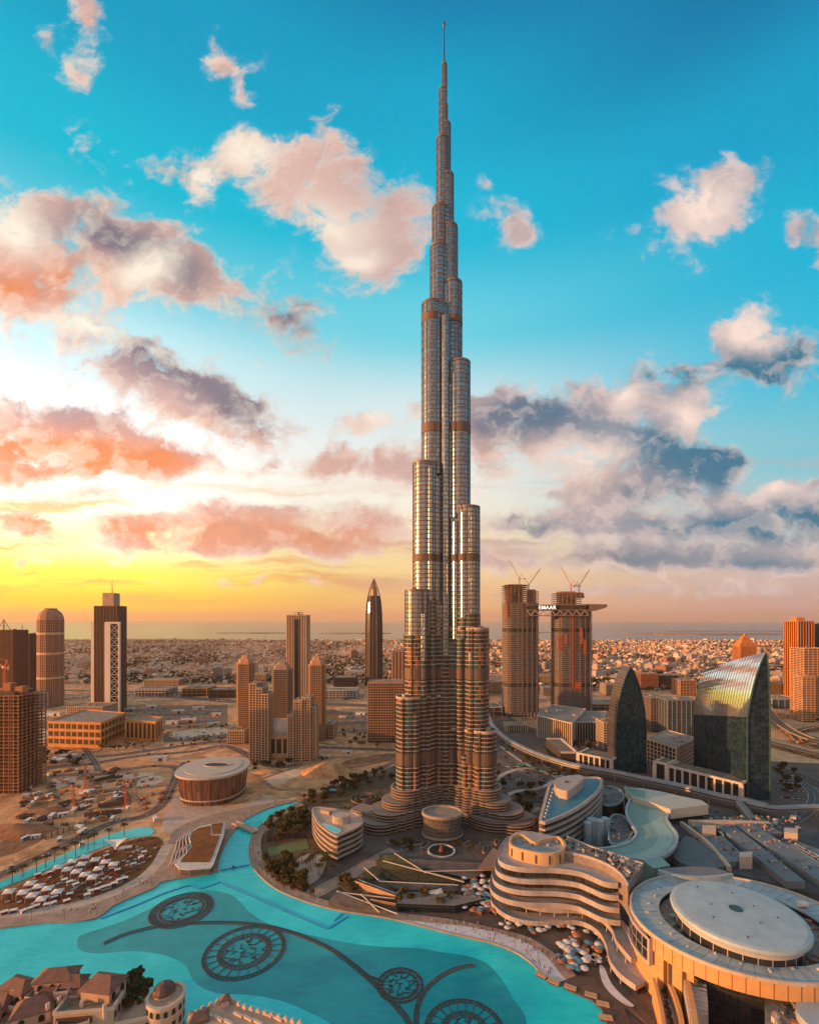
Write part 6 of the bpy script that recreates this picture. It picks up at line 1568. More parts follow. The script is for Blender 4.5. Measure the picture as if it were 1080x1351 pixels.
x, y = G(297, 1318, 19); s = MB(); s.box(x, y, 10, 3.4, 3.4, 9.5, .4); s.build('turret', CLAYL, cr); hip(cr, x, y, 19.5, 3.4, 3.4, 1.6, .4, 'turret_cap', .4, .05)
souk_block(cr, 262, 1341, 17, 7, 6, .4, True, (1, 1), rise=1.8)

# ------------------------------------------------------------------ fountain rails in the lake
RAIL = mat('fountain_rail', (.10, .08, .065), .5, size=2, var=.6)
JET = mat('fountain_nozzle', (.16, .12, .10), .4, metal=.4)
def ring_fountain(label, px, py, r, bands_, seed, spokes=12):
    x, y = G(px, py); t = thing('fountain_ring', label, 'fountain', (x, y, .3))
    for (ra, rb) in bands_:
        s = MB()
        s.ring(ellipse(x, y, ra, ra, 72), ellipse(x, y, ra-.35, ra-.35, 72), .31, .62, bottom=False); s.ring(ellipse(x, y, rb+.35, rb+.35, 72), ellipse(x, y, rb, rb, 72), .31, .62, bottom=False)
        k = max(24, int(ra*3.4))
        for i in range(k):
            a = 2*math.pi*i/k; a2 = a+2*math.pi/k
            s.bar((x+ra*math.cos(a), y+ra*math.sin(a), .5), (x+rb*math.cos(a2), y+rb*math.sin(a2), .5), .22); s.bar((x+ra*math.cos(a2), y+ra*math.sin(a2), .5), (x+rb*math.cos(a), y+rb*math.sin(a), .5), .22)
        s.build('truss_ring', RAIL, t)
    s = MB(); ri = bands_[-1][1]; ro = bands_[0][1]
    if len(bands_) > 1:
        for i in range(spokes):
            a = 2*math.pi*i/spokes; s.bar((x+ro*math.cos(a), y+ro*math.sin(a), .5), (x+bands_[-1][0]*math.cos(a), y+bands_[-1][0]*math.sin(a), .5), .3)
        s.build('spokes', RAIL, t)
    # branching scroll work in the middle
    s = MB(); rr = random.Random(seed)
    pts = [Vector((x, y))]+[Vector((x+ri*math.sqrt(rr.random())*math.cos(b_), y+ri*math.sqrt(rr.random())*math.sin(b_))) for b_ in [rr.random()*6.28 for _ in range(int(60+ri*3))]]
    for i, p in enumerate(pts):
        near = sorted(pts, key=lambda q: (q-p).length)[1:4]
        for q in near[:2 if i % 3 else 3]: s.bar((p.x, p.y, .48), (q.x, q.y, .48), .2)
    for i in range(20):
        a = 2*math.pi*i/20; e = Vector((x+ri*math.cos(a), y+ri*math.sin(a))); q = min(pts, key=lambda q: (q-e).length); s.bar((e.x, e.y, .48), (q.x, q.y, .48), .2)
    s.build('scroll_work', RAIL, t)
    s = MB(); 
    for (ra, rb) in bands_:
        k = int(ra*2.2)
        for i in range(k): a = 2*math.pi*i/k; s.box(x+(ra+rb)/2*math.cos(a), y+(ra+rb)/2*math.sin(a), .4, .5, .5, .7)
    tag(s.build('nozzles', JET, t), kind='stuff')
def rc(px0, px1, py): 
    return (px1-px0)/2*G(0, py)[1]/630
ring_fountain('dark fountain ring farthest up the lake, near the lawn roofed pavilion', 240, 1201, rc(200, 279, 1201), [(rc(200,279,1201), rc(200,279,1201)*.74), (rc(200,279,1201)*.70, rc(200,279,1201)*.62)], 1)
ring_fountain('large double fountain ring with spokes in the middle of the lake', 323, 1255.5, rc(270, 376, 1256), [(rc(270,376,1256), rc(270,376,1256)*.88), (rc(270,376,1256)*.66, rc(270,376,1256)*.5)], 2, 22)
ring_fountain('small filled fountain ring between the two curved rails', 527.5, 1300.5, rc(496, 558, 1300), [(rc(496,558,1300), rc(496,558,1300)*.88), (rc(496,558,1300)*.8, rc(496,558,1300)*.7)], 3)
ring_fountain('dark fountain ring cut off by the bottom edge', 613, 1362, rc(560, 668, 1362), [(rc(560,668,1362), rc(560,668,1362)*.86), (rc(560,668,1362)*.6, rc(560,668,1362)*.45)], 4, 22)
def rail(label, pts, wd):
    path = spline(GP(pts), 8); m0 = path[len(path)//2]; t = thing('fountain_rail', label, 'fountain', (m0[0], m0[1], .3))
    for d in (wd/2, -wd/2): s = MB(); s.ribbon(offset_path(path, d), .4, .31, .64); s.build('rail', RAIL, t)
    s = MB(); L, Rr = offset_path(path, wd/2), offset_path(path, -wd/2); st = walk(path, 1.6)
    for x, y, h in st:
        nx_, ny_ = -math.sin(h), math.cos(h); s.bar((x+nx_*wd/2, y+ny_*wd/2, .5), (x-nx_*wd/2, y-ny_*wd/2, .5), .5)
        s.box(x, y, .35, .6, .6, .6, h)
    tag(s.build('nozzles', RAIL, t), kind='stuff')
rail('long curved fountain rail sweeping across the lake past the large ring', [(137,1246),(165,1234),(200,1225),(240,1220),(280,1218.5),(320,1219.5),(360,1225),(400,1237),(440,1256),(475,1282),(505,1310),(528,1335),(540,1352),(550,1375)], 2.8)
rail('short curved fountain rail arching right from the small ring', [(549,1360),(549,1340),(552,1325),(560,1309),(575,1294),(595,1282),(612,1277),(625,1275)], 2.4)
rail('thin fountain rail linking the long rail and the small ring', [(478,1288),(495,1292),(505,1297)], 1.0)
# blue floating jetty line
JB = mat('blue_pontoon', (.02, .38, .62), .4, size=6, var=.2)
def jetty(label, pts, wd=1.6):
    path = GP(pts); m0 = path[len(path)//2]; t = thing('floating_boom', label, 'pontoon', (m0[0], m0[1], .3))
    for i in range(len(path)-1):
        s = MB(); s.ribbon([path[i], path[i+1]], wd, .31, .75); s.build('pontoon', JB, t)
        s = MB(); s.ribbon(offset_path([path[i], path[i+1]], -wd/2-.1), .3, .31, .55); s.build('edge_rail', mat('navy_rail', (.005, .12, .22), .5), t)
jetty('bright blue floating boom along the far shore of the lake', [(133,1213),(180,1195),(215,1180),(243,1170.5),(252,1169),(265,1173.5),(290,1164.5)])
jetty('long blue floating boom running down the right side of the lake', [(290,1164.5),(340,1186),(390,1208),(433,1226)])
jetty('short blue double boom joining the island promenade', [(433,1226),(458,1210)])
jetty('second short blue boom parallel to the island joint', [(440,1216),(452,1206.5)], 1.0)
s_ = MB(); a, b_ = G(291,1150), G(329,1142.5); s_.bar((a[0], a[1], .8), (b_[0], b_[1], .8), .5); c = G(308,1146); s_.box(c[0], c[1], .3, 2.2, 2.2, 1.6, .3, bottom=True)
tag(s_.build('canal_barrier', mat('navy_rail', (.01, .06, .12)), None), 'thin dark floating line with one buoy closing the canal mouth', 'barrier')
# stepped timber deck at the right bank
WOOD = mat('dark_timber', (.10, .065, .05), .8, size=3, var=.4, streak=False)
dk = thing('timber_deck', 'dark timber waterside deck on the right bank below the terraced hotel', 'deck', (*G(770, 1320), 0))
s = MB(); s.prism(GP([(737,1299),(760,1290),(790,1290),(812,1310),(835,1360),(850,1420),(812,1420),(800,1352),(793,1334),(780,1322),(754,1311)]), .0, 1.1); s.build('deck', WOOD, dk)
for k in range(26):
    a = Vector(G(742+k*3.6, 1298+k*1.3)); e = Vector(G(775+k*3.2, 1292+k*2.6)); s = MB(); s.bar((a.x, a.y, 1.14), (e.x, e.y, 1.14), .25, .1)
    s.build('plank', mat('plank_pale', (.17, .12, .095), .8), dk)
for k, (px_, py_) in enumerate(((714,1289), (730,1298), (752,1306), (779,1316), (795,1328), (799,1346))):
    x, y = G(px_, py_); t = thing('pontoon_box', 'orange topped timber pontoon stepping out from the dark deck', 'pontoon', (x, y, .3), 'orange pontoons along the timber deck')
    s = MB(); s.box(x, y, .2, 6.2, 3.6, 1.0, -.7+.1*k); s.build('hull', WOOD, t); s = MB(); s.box(x, y, 1.2, 6.2, 3.4, .3, -.7+.1*k, bottom=True); s.build('top', mat('orange_deck', (.52, .30, .16), .7, size=2), t)
pw = MB(); pw.sheet(spline(GP([(790,1277),(797,1280),(806,1300),(822,1318),(836,1330),(826,1330),(806,1315),(794,1298)]), 3, True), 1.13); struct(pw.build('path', mat('white_paving', (.62, .58, .58))))
# ------------------------------------------------------------------ market tents and things on the dry lawn
CANV = mat('white_canvas', (.72, .66, .60), .8, size=3, var=.08)
LAWNZ = .35
def make_tent():
    t = thing('market_tent', 'white canvas market tent on the dry lawn', 'tent', (0, 0, 0), 'white market tents on the lawn')
    s = MB(); h = 3.0; q = rect(0, 0, 5.4, 5.4); s.wall([(x, y, h) for x, y in clean(q)], [(x*.96, y*.96, h+.35) for x, y in clean(q)]); i = s.add([(x*.96, y*.96, h+.35) for x, y in clean(q)]+[(0, 0, h+1.35)])
    for k in range(4): s.face([i[k], i[(k+1) % 4], i[4]])
    s.face(s.add([(x, y, h) for x, y in clean(q)])[::-1]); s.build('canopy', CANV, t)
    for x, y in q: s = MB(); s.box(x*.95, y*.95, 0, .22, .22, h); s.build('leg', CANV, t)
    s = MB(); s.box(0, .6, 0, 3.4, 1.2, 1.1); s.build('counter', mat('stall_counter', (.30, .12, .07), .8, size=2, var=.4), t)
    return t
tent = make_tent(); TENTS = []
for row in ([(113,1133),(126,1137),(139,1140),(150,1143)], [(96,1139),(108,1143)], [(77,1147),(89,1150),(101,1153),(112,1157),(122,1161)], [(130,1149)], [(40,1169),(51,1173),(63,1176),(76,1180)], [(12,1180),(31,1181),(43,1185),(55,1190)]):
    TENTS += row
for i, (px_, py_) in enumerate(TENTS):
    x, y = G(px_, py_+4); r_ = .30
    if i == 0: tent.location = (x, y, LAWNZ); tent.rotation_euler = (0, 0, r_)
    else: put_copy(tent, (x, y, LAWNZ), r_, 1.25)
tent.scale = (1.25,)*3
def make_stall(col):
    t = thing('food_kiosk', 'kiosk', 'kiosk', (0, 0, 0)); s = MB(); s.box(0, 0, 0, 3.6, 2.2, 2.5); s.build('body', col, t)
    s = MB(); s.box(0, 0, 2.5, 4.2, 3.0, .25, bottom=True); s.build('roof', CANV, t); s = MB(); s.box(0, -1.12, 1.1, 2.8, .12, .9, bottom=True); s.build('serving_hatch', DKW, t); return t
kio = [make_stall(mat('kiosk_red', (.42, .06, .035), .6)), make_stall(mat('kiosk_blue', (.05, .12, .25), .6)), make_stall(mat('kiosk_white', (.6, .55, .5), .6))]
klab = ['red food kiosk on the edge of the dry lawn', 'blue food kiosk on the edge of the dry lawn', 'white food kiosk on the edge of the dry lawn']
for i, (px_, py_, c) in enumerate(((190,1128,2),(176,1144,2),(158,1165,2),(165,1163,1),(150,1170,1),(143,1173,2),(136,1175,2),(128,1178,0),(120,1180,2),(115,1185,2),(88,1193,0),(70,1196,2),(62,1198,2),(48,1200,0),(40,1203,2),(32,1206,2),(18,1206,1),(6,1208,0),(72,1188,0),(60,1190,0),(92,1184,0),(66,1155,0),(50,1158,0),(140,1133,0),(148,1150,0),(155,1152,0),(186,1135,2),(108,1116,2),(120,1160,2),(85,1165,2),(92,1168,2),(100,1171,2))):
    x, y = G(px_, py_)
    if any(abs(k.location.x)+abs(k.location.y) < .1 and k is kio[c] for k in kio): o = kio[c]; o.location = (x, y, LAWNZ); o.rotation_euler = (0, 0, .4)
    else: o = put_copy(kio[c], (x, y, LAWNZ), .4+.2*(i % 4))
    o['label'] = klab[c]; o['group'] = 'food kiosks around the dry lawn'
# white tensile sail
t = thing('tensile_canopy', 'white three pointed sail canopy at the back of the dry lawn', 'canopy', (*G(153, 1118), LAWNZ))
P3 = [Vector((*G(137, 1108, 7), 7)), Vector((*G(169, 1105, 8), 8)), Vector((*G(152, 1122, 2.5), 2.5))]; cen = Vector((*G(153, 1112, 4.6), 4.6)); s = MB(); N_ = 8
def sailp(a, b_, u, v):
    e = a.lerp(b_, u); m = 4*u*(1-u); e = e.lerp(cen, m*.22); p = cen.lerp(e, v); return p
for q in range(3):
    a, b_ = P3[q], P3[(q+1) % 3]
    for i in range(N_):
        for j in range(4):
            s.face(s.add([tuple(sailp(a, b_, (i)/N_, j/4)), tuple(sailp(a, b_, (i)/N_, (j+1)/4)), tuple(sailp(a, b_, (i+1)/N_, (j+1)/4)), tuple(sailp(a, b_, (i+1)/N_, j/4))]))
so_ = s.build('membrane', CANV, t); md = so_.modifiers.new('thick', 'SOLIDIFY'); md.thickness = .12
for p in P3: s = MB(); s.tube([(p.x, p.y, LAWNZ), (p.x, p.y, p.z)], .22, 8); s.build('mast', FINS, t)
s = MB(); x, y = G(165, 1120); s.box(x, y, LAWNZ, 10, 6, 1.0, .3, bottom=False); s.build('stage', mat('stage_white', (.55, .5, .46), .6), t)
# ------------------------------------------------------------------ construction site clutter on the left
SITE = [mat('cabin_white', (.55, .47, .40), .7, size=4), mat('cabin_blue', (.10, .20, .28), .7, size=4), mat('cabin_orange', (.48, .17, .06), .7, size=4)]
def make_cabin(m):
    t = thing('site_cabin', 'cabin', 'cabin', (0, 0, 0)); s = MB(); s.box(0, 0, .2, 7, 2.8, 2.7); s.build('body', m, t); s = MB(); s.box(0, 0, 2.9, 7.3, 3.1, .2, bottom=True); s.build('roof', CANV, t)
    s = MB(); s.box(1.6, -1.42, 1.2, 1.4, .1, 1.0, bottom=True); s.build('window', DKW, t); s = MB(); s.box(-1.6, -1.42, .2, 1, .1, 2.1, bottom=True); s.build('door', DKW, t); return t
cab = [make_cabin(m) for m in SITE]; first = [True]*3
clab = ['white site cabin on the sandy construction ground', 'blue site cabin on the sandy construction ground', 'orange site cabin on the sandy construction ground']
rr = random.Random(11)
for i in range(64):
    px_, py_ = 20+210*rr.random(), 1010+100*rr.random()
    if py_ > 1092-.22*(px_-40)+40 or py_ < 1016 or (px_ > 205): continue
    if py_ > 1085 and px_ > 110: continue
    c = 0 if rr.random() < .72 else rr.choice((1, 2)); x, y = G(px_, py_)
    if first[c]: o = cab[c]; o.location = (x, y, .03); o.rotation_euler = (0, 0, rr.random()*3); first[c] = False
    else: o = put_copy(cab[c], (x, y, .03), rr.random()*3, .8+.6*rr.random())
    o['label'] = clab[c]; o['group'] = 'site cabins on the construction ground'
def mound(px, py, a, b_, h, label, m=SAND):
    x, y = G(px, py); s = MB(); rr = random.Random(px*7+py); rows = []
    for k in range(7):
        f = k/6; r_ = (1-f**1.4); rows.append([(x+a*r_*math.cos(t)*(1+.18*noise.noise((t*1.3, f*2, px))), y+b_*r_*math.sin(t)*(1+.18*noise.noise((t*1.3+5, f*2, py))), h*f+.02) for t in [2*math.pi*i/28 for i in range(28)]])
    s.loft(rows); o = s.build('sand_mound', m, None, True); tag(o, label, 'mound'); return o
mound(432, 1020, 34, 22, 15, 'pale sand mound beside the road left of the tallest tower')
mound(20, 1098, 40, 16, 8, 'brown earth mound at the left edge of the construction ground', mat('red_earth', (.30, .13, .06), .95, size=8, var=.4))
mound(60, 1072, 24, 14, 4, 'low earth heap among the site cabins', mat('red_earth', (.30, .13, .06)))
mound(110, 1040, 28, 12, 4, 'low sand heap between the site roads')
mound(350, 1018, 22, 12, 5, 'low sand heap behind the round hall')
# excavators
def make_exc():
    t = thing('excavator', 'excavator', 'excavator', (0, 0, 0)); m = mat('digger_orange', (.55, .22, .03), .5, size=2)
    s = MB(); s.box(0, 0, 1.0, 3.6, 2.6, 1.6, bottom=True); s.build('body', m, t); s = MB(); s.box(.9, .7, 2.5, 1.4, 1.1, 1.2, bottom=True); s.build('cab', DKW, t)
    for yy in (1.1, -1.1): s = MB(); s.box(0, yy, 0, 4.2, .7, 1.0); s.build('track', FINS, t)
    s = MB(); s.bar((1.6, -.3, 2.2), (4.6, -.3, 4.8), .5); s.bar((4.6, -.3, 4.8), (7.0, -.3, 2.2), .4); s.build('arm', m, t); s = MB(); s.box(7.0, -.3, 1.2, 1.2, 1.1, 1.1, bottom=True); s.build('bucket', FINS, t); return t
exc = make_exc()
for i, (px_, py_, rz, lb) in enumerate(((157,1036,.4,'orange excavator on the open sand right of the green hoarding'), (170,1037,2.6,'second orange excavator facing the first on the open sand'), (100,1068,1.0,'orange excavator beside the site cabins'), (128,1074,-.6,'orange excavator near the canal road'))):
    x, y = G(px_, py_)
    if i == 0: exc.location = (x, y, .03); exc.rotation_euler = (0, 0, rz); exc['label'] = lb; exc.scale = (1.5,)*3
    else: put_copy(exc, (x, y, .03), rz, 1.5, lb)
for (a, b_, lb, m) in (((125,1033),(152,1026),'green hoarding wall on the construction ground', mat('hoarding_green', (.08, .085, .03), .8)), ((60,1108),(118,1086),'pale hoarding along the canal road', TANL), ((130,1066),(165,1062),'brown formwork wall in the construction pit', BROWN), ((112,1078),(160,1073),'second brown formwork wall nearer the canal', BROWN)):
    A_, B_ = G(*a), G(*b_); t = thing('site_hoarding', lb, 'hoarding', ((A_[0]+B_[0])/2, (A_[1]+B_[1])/2, 0)); s = MB(); s.ribbon([A_, B_], .5, 0, 4.5); s.build('panel', m, t)
    s = MB()
    for x, y, h in walk([A_, B_], 5): s.box(x, y, 0, .8, .8, 4.7, h)
    tag(s.build('posts', FINS, t), kind='stuff')
for px_, Y_, h, j, an, lf, lb in ((45, 585, 26, 20, R(30), R(20), 'small red tower crane standing right of the bare brown tower'),(97, 505, 24, 18, R(200), R(35), 'small orange crane among the site cabins'), (166, 512, 22, 14, R(20), R(40), 'small orange crane beside the site road'), (112, 560, 20, 22, R(120), R(10), 'low red crane above the open sand')):
    tower_crane(px_, Y_, 0, h, j, an, lf, lb, (.50, .14, .04))

# ------------------------------------------------------------------ trees
LEAFM = []
def leaf_mat(name, c1, c2):
    m, q, b = base_nodes(name); oi = q.new('ShaderNodeObjectInfo'); g_ = q.new('ShaderNodeNewGeometry')
    n_, _ = q.noise(g_.outputs['Position'], .9, 3, .6); k = q.m('ADD', q.m('MULTIPLY', oi.outputs['Random'], .5), q.m('MULTIPLY', n_, .6), clamp=True)
    q.put(b.inputs['Base Color'], q.mix(k, rgba(c1), rgba(c2))); b.inputs['Roughness'].default_value = .85; b.inputs['Specular IOR Level'].default_value = .15; return m
LEAF = leaf_mat('foliage', (.03, .034, .010), (.15, .095, .028)); BARK = mat('bark', (.11, .075, .05), .9, size=1)
PALML = leaf_mat('palm_foliage', (.03, .035, .012), (.085, .07, .025))
def make_tree(seed, h, w, n):
    rr = random.Random(seed); t = thing('tree', 'tree', 'tree', (0, 0, 0)); s = MB()
    s.tube([(0, 0, 0), (.1*rr.random(), 0, h*.3), (.25*rr.random(), .2*rr.random(), h*.6)], [.035*h, .026*h, .014*h], 6)
    for k in range(5):
        a = rr.random()*6.28; s.tube([(0, 0, h*.3+.1*k), (w*.25*math.cos(a), w*.25*math.sin(a), h*.55+.05*k*h), (w*.4*math.cos(a), w*.4*math.sin(a), h*.75)], [.016*h, .011*h, .005*h], 5)
    s.build('trunk', BARK, t); s = MB()
    cl = [(w*.36*(rr.random()**.5)*math.cos(a), w*.36*(rr.random()**.5)*math.sin(a), h*(.48+.4*rr.random()), w*(.13+.14*rr.random())) for a in [rr.random()*6.28 for _ in range(13)]]
    for k in range(n):
        cx, cy, cz, r_ = rr.choice(cl); v = Vector((rr.gauss(0, 1), rr.gauss(0, 1), rr.gauss(0, .8))).normalized()*r_*(.55+.5*rr.random()); p = Vector((cx, cy, cz))+v
        a = Vector((rr.gauss(0, 1), rr.gauss(0, 1), rr.gauss(0, 1))).normalized(); b2 = a.cross(v.normalized()+Vector((.01, 0, 0))).normalized(); sz = (.05+.04*rr.random())*h
        s.face(s.add([tuple(p-a*sz), tuple(p-b2*sz*.7), tuple(p+a*sz), tuple(p+b2*sz*.7)]))
    s.build('crown', LEAF, t); return t
def make_palm(seed, h):
    rr = random.Random(seed); t = thing('palm_tree', 'palm', 'palm', (0, 0, 0)); s = MB(); s.tube([(0, 0, 0), (.1, 0, h*.5), (.2, .1, h)], [.30, .24, .22], 6); s.build('trunk', BARK, t); s = MB()
    for k in range(18):
        a = 6.28*k/18+rr.random()*.3; L = 2.9+rr.random(); up = .2+.9*rr.random(); pts = [Vector((.2+math.cos(a)*L*f, .1+math.sin(a)*L*f, h+up*1.5*math.sin(f*2.6)-1.1*f*f)) for f in (0, .3, .6, 1)]
        sd = Vector((-math.sin(a), math.cos(a), 0)); wd = [.25, .55, .45, .05]
        for i in range(3):
            for sg in (1, -1): s.face(s.add([tuple(pts[i]), tuple(pts[i]+sd*wd[i]*sg-Vector((0, 0, .25))), tuple(pts[i+1]+sd*wd[i+1]*sg-Vector((0, 0, .25))), tuple(pts[i+1])]))
    s.build('crown', PALML, t); return t
tr = [make_tree(1, 8, 8, 900), make_tree(2, 9.5, 7.5, 900), make_tree(3, 7, 8.5, 850), make_tree(4, 5, 6, 600)]
pa = [make_palm(1, 8), make_palm(2, 10)]
used = set(); COUNT = {'t': 0, 'p': 0}
def plant(kind, x, y, z, s_, rz, label, group):
    src = (tr if kind == 't' else pa); o0 = src[rng.randrange(len(src))]; COUNT[kind] += 1
    if o0.name not in used: used.add(o0.name); o = o0; o.location = (x, y, z); o.rotation_euler = (0, 0, rz); o.scale = (s_,)*3
    else: o = put_copy(o0, (x, y, z), rz, s_)
    o['label'] = label; o['group'] = group; return o
FARROW = []
def region(poly_px, n, kind, smin, smax, label, group, z=.1, seed=0, far=False):
    rr = random.Random(seed+len(poly_px)*13+n); poly = GP(poly_px, z if z > 1 else 0); xs = [p[0] for p in poly]; ys = [p[1] for p in poly]; k = 0; placed = []
    tries = 0
    while k < n and tries < n*60:
        tries += 1; q = (min(xs)+(max(xs)-min(xs))*rr.random(), min(ys)+(max(ys)-min(ys))*rr.random())
        if not inside(q, poly) or any((q[0]-a)**2+(q[1]-b_)**2 < 9*smin for a, b_ in placed): continue
        placed.append(q); k += 1
        if far: FARROW.append((q[0], q[1], smin+(smax-smin)*rr.random())); continue
        plant(kind, q[0], q[1], z, smin+(smax-smin)*rr.random(), rr.random()*6.28, label, group)
G1, G2, G3, G4 = 'trees of the tower island', 'trees around the tower foot', 'street trees beside the roads', 'palms along the lawn canal'
region([(348,1104),(352,1086),(372,1074),(395,1070),(412,1090),(406,1106),(370,1112)], 30, 't', .8, 1.35, 'dark brown green tree in the dense grove above the ball court', G1, seed=1)
region([(346,1118),(352,1122),(366,1146),(392,1168),(420,1180),(416,1190),(384,1178),(352,1156)], 34, 't', .45, .8, 'low bushy tree in the strip behind the island promenade', G1, seed=2)
region([(362,1138),(380,1132),(396,1146),(404,1166),(416,1168),(418,1176),(396,1176),(372,1160)], 24, 't', .7, 1.1, 'dark tree in the grove right of the island promenade', G1, seed=3)
region([(392,1058),(420,1042),(470,1026),(515,1014),(520,1030),(480,1042),(440,1056),(408,1066)], 46, 't', .7, 1.2, 'brown green tree in the grove left of the tallest tower', G2, seed=4)
region([(515,1188),(560,1182),(605,1186),(612,1192),(600,1204),(530,1203)], 26, 't', .55, .95, 'small dark tree beside the sunken garden pavilion', G1, seed=5)
region([(445,1168),(460,1160),(474,1172),(470,1180)], 8, 't', .6, .9, 'small dark tree on the slanting garden roofs', G1, seed=6)
region([(655,1040),(700,1030),(715,1038),(700,1070),(668,1066)], 18, 't', .6, 1.0, 'dark tree between the tallest tower and the wedge building', G2, seed=7)
region([(660,985),(720,1005),(790,1030),(780,1036),(720,1024),(664,1004)], 30, 't', .6, 1.0, 'small street tree below the grey covered walkway', G3, seed=8)
region([(750,982),(800,980),(806,1000),(765,1000)], 16, 't', .7, 1.1, 'tree in the garden between the white finned blocks and the pointed tower', G3, seed=9)
region([(130,986),(200,981),(300,976),(300,983),(200,992),(135,994)], 20, 't', .8, 1.2, 'street tree in the row beside the orange low buildings', G3, seed=10, far=True)
region([(50,992),(110,992),(108,1006),(45,1012)], 14, 't', .9, 1.3, 'dark tree beside the car park left of the orange building', G3, seed=11)
region([(450,960),(530,976),(520,990),(450,985)], 18, 't', .9, 1.3, 'tree along the road below the brown grid office block', G3, seed=12, far=True)
region([(1020,1010),(1050,1020),(1060,1040),(1030,1050),(1018,1040)], 12, 't', .8, 1.2, 'dark tree in the car park right of the sail tower', G3, seed=13)
region([(150,1318),(172,1300),(190,1296),(198,1310),(176,1326)], 7, 'p', .5, .7, 'dark palm on the planted terrace beside the domed rotunda', 'palms on the market terrace', z=11, seed=14)
region([(150,1322),(166,1302),(186,1292),(202,1300),(200,1318),(170,1336)], 26, 't', .4, .75, 'dark shrub on the planted terrace beside the domed rotunda', 'shrubs on the market terrace', z=11, seed=15)
for i, (px_, py_) in enumerate(((60,1145),(72,1138),(86,1134),(100,1130),(106,1118),(116,1122),(124,1115),(144,1108),(164,1104),(30,1158),(16,1166),(48,1152))): plant('p', *G(px_, py_), .3, 1.1, i*1.3, 'palm on the bank between the curved canal and the dry lawn', G4)
for i in range(12):
    px_ = 398+i*3+(i % 2)*6; py_ = 1140+(i*7 % 20); plant('p', *G(px_, py_), .2, 1.0, i*.9, 'palm in the paved court left of the sunken garden pavilion', 'palms of the paved court')
# ------------------------------------------------------------------ people, lamps, cars
def make_person(m):
    t = MB()
    rows = [(0.0, .10, .16), (.45, .13, .18), (.88, .16, .22), (1.05, .15, .20), (1.42, .16, .25), (1.50, .08, .10), (1.56, .09, .09), (1.68, .10, .11), (1.78, .05, .05)]
    t.loft([[(b_*math.cos(k*math.pi/4), a*math.sin(k*math.pi/4), z) for k in range(8)] for z, a, b_ in rows]); return t.build('person', m, None, True)
pm = [mat('dark_clothes', (.03, .025, .025), .9), mat('white_clothes', (.6, .55, .5), .9), mat('red_clothes', (.35, .05, .04), .9)]
plab = ['tiny person in dark clothes walking on the lakeside promenade', 'tiny person in white clothes walking on the lakeside promenade', 'tiny person in red clothes walking on the lakeside promenade']
per = [make_person(m) for m in pm]; fp = [True]*3
def person(x, y, z, c):
    if fp[c]: o = per[c]; fp[c] = False; o.location = (x, y, z)
    else: o = per[c].copy(); COL.objects.link(o); o.location = (x, y, z)
    tag(o, plab[c], 'person', 'people on the promenades'); o.rotation_euler = (0, 0, rng.random()*6)
rr = random.Random(5)
for path, n, dmin, dmax, zz in ((shoreI, 110, 2, 9, .9), (shoreN, 60, 2, 16, .9)):
    for k in range(n):
        i = rr.randrange(6, len(path)-2); a, b_ = Vector(path[i]), Vector(path[i+1]); u = rr.random(); p = a.lerp(b_, u); d = (b_-a).normalized(); nrm = Vector((-d.y, d.x)); q = p+nrm*(dmin+(dmax-dmin)*rr.random())
        person(q.x, q.y, zz, rr.choices((0, 1, 2), (7, 2, 1))[0])
for k in range(70):
    x, y = G(600+110*rr.random()+0, 1228+rr.random()*8+0)
    x, y = G(*((lambda u: (590+150*u+rr.gauss(0, 3), 1219+52*u**1.6+rr.gauss(0, 4)))(rr.random()))); person(x, y, .91, rr.choices((0, 1, 2), (7, 2, 1))[0])
def make_lamp():
    t = thing('lamp_post', 'slim dark lamp post on the promenade edge', 'lamp post', (0, 0, 0), 'lamp posts along the promenades'); s = MB(); s.tube([(0, 0, 0), (0, 0, 7)], [.14, .09], 6); s.build('pole', FINS, t); s = MB(); s.box(.5, 0, 6.9, 1.4, .35, .2, bottom=True); s.build('lamp_head', FINS, t); return t
lp = make_lamp(); fl = True
for path, st in ((offset_path(shoreI, 3.5), 17), (offset_path(shoreN, 3.5), 20), (rd[0], 30), (rd[3], 34)):
    for x, y, h in walk(path, st):
        if y > 760 or y < 230: continue
        if fl: lp.location = (x, y, .5); lp.rotation_euler = (0, 0, h); fl = False
        else: put_copy(lp, (x, y, .5), h)
def make_car(m, van=False):
    t = thing('parked_van' if van else 'parked_car', 'car', 'van' if van else 'car', (0, 0, 0)); s = MB()
    pr = [(-2.2, .35), (-2.25, .85), (-1.9, 1.0), (-1.3, 1.05), (1.0, 1.0), (2.1, .85), (2.2, .35)] if not van else [(-2.6, .4), (-2.65, 2.1), (1.4, 2.2), (2.2, 1.2), (2.6, 1.0), (2.6, .4)]
    s.loft([[(x, y, z) for x, z in pr] for y in (.88, -.88)]); s.build('body', m, t); s = MB()
    if not van: s.loft([[(x, y*(.9 if z > 1.2 else 1), z) for x, z in ((-1.7, 1.02), (-1.1, 1.5), (.4, 1.5), (1.2, 1.02))] for y in (.8, -.8)]); s.build('glasshouse', DKW, t)
    for x in (-1.4, 1.4):
        for y in (.86, -.86): s = MB(); s.tube([(x, y-.1, .34), (x, y+.1, .34)], .34, 10); s.build('wheel', FINS, t)
    return t
cm = [mat('car_white', (.62, .6, .58), .35, var=.04), mat('car_silver', (.35, .35, .35), .3, metal=.5, var=.04), mat('car_black', (.02, .02, .022), .25, var=.04), mat('car_red', (.35, .03, .02), .35, var=.04)]
cars = [make_car(m) for m in cm]; cf = [True]*4; cn_ = ['white', 'silver', 'black', 'red']
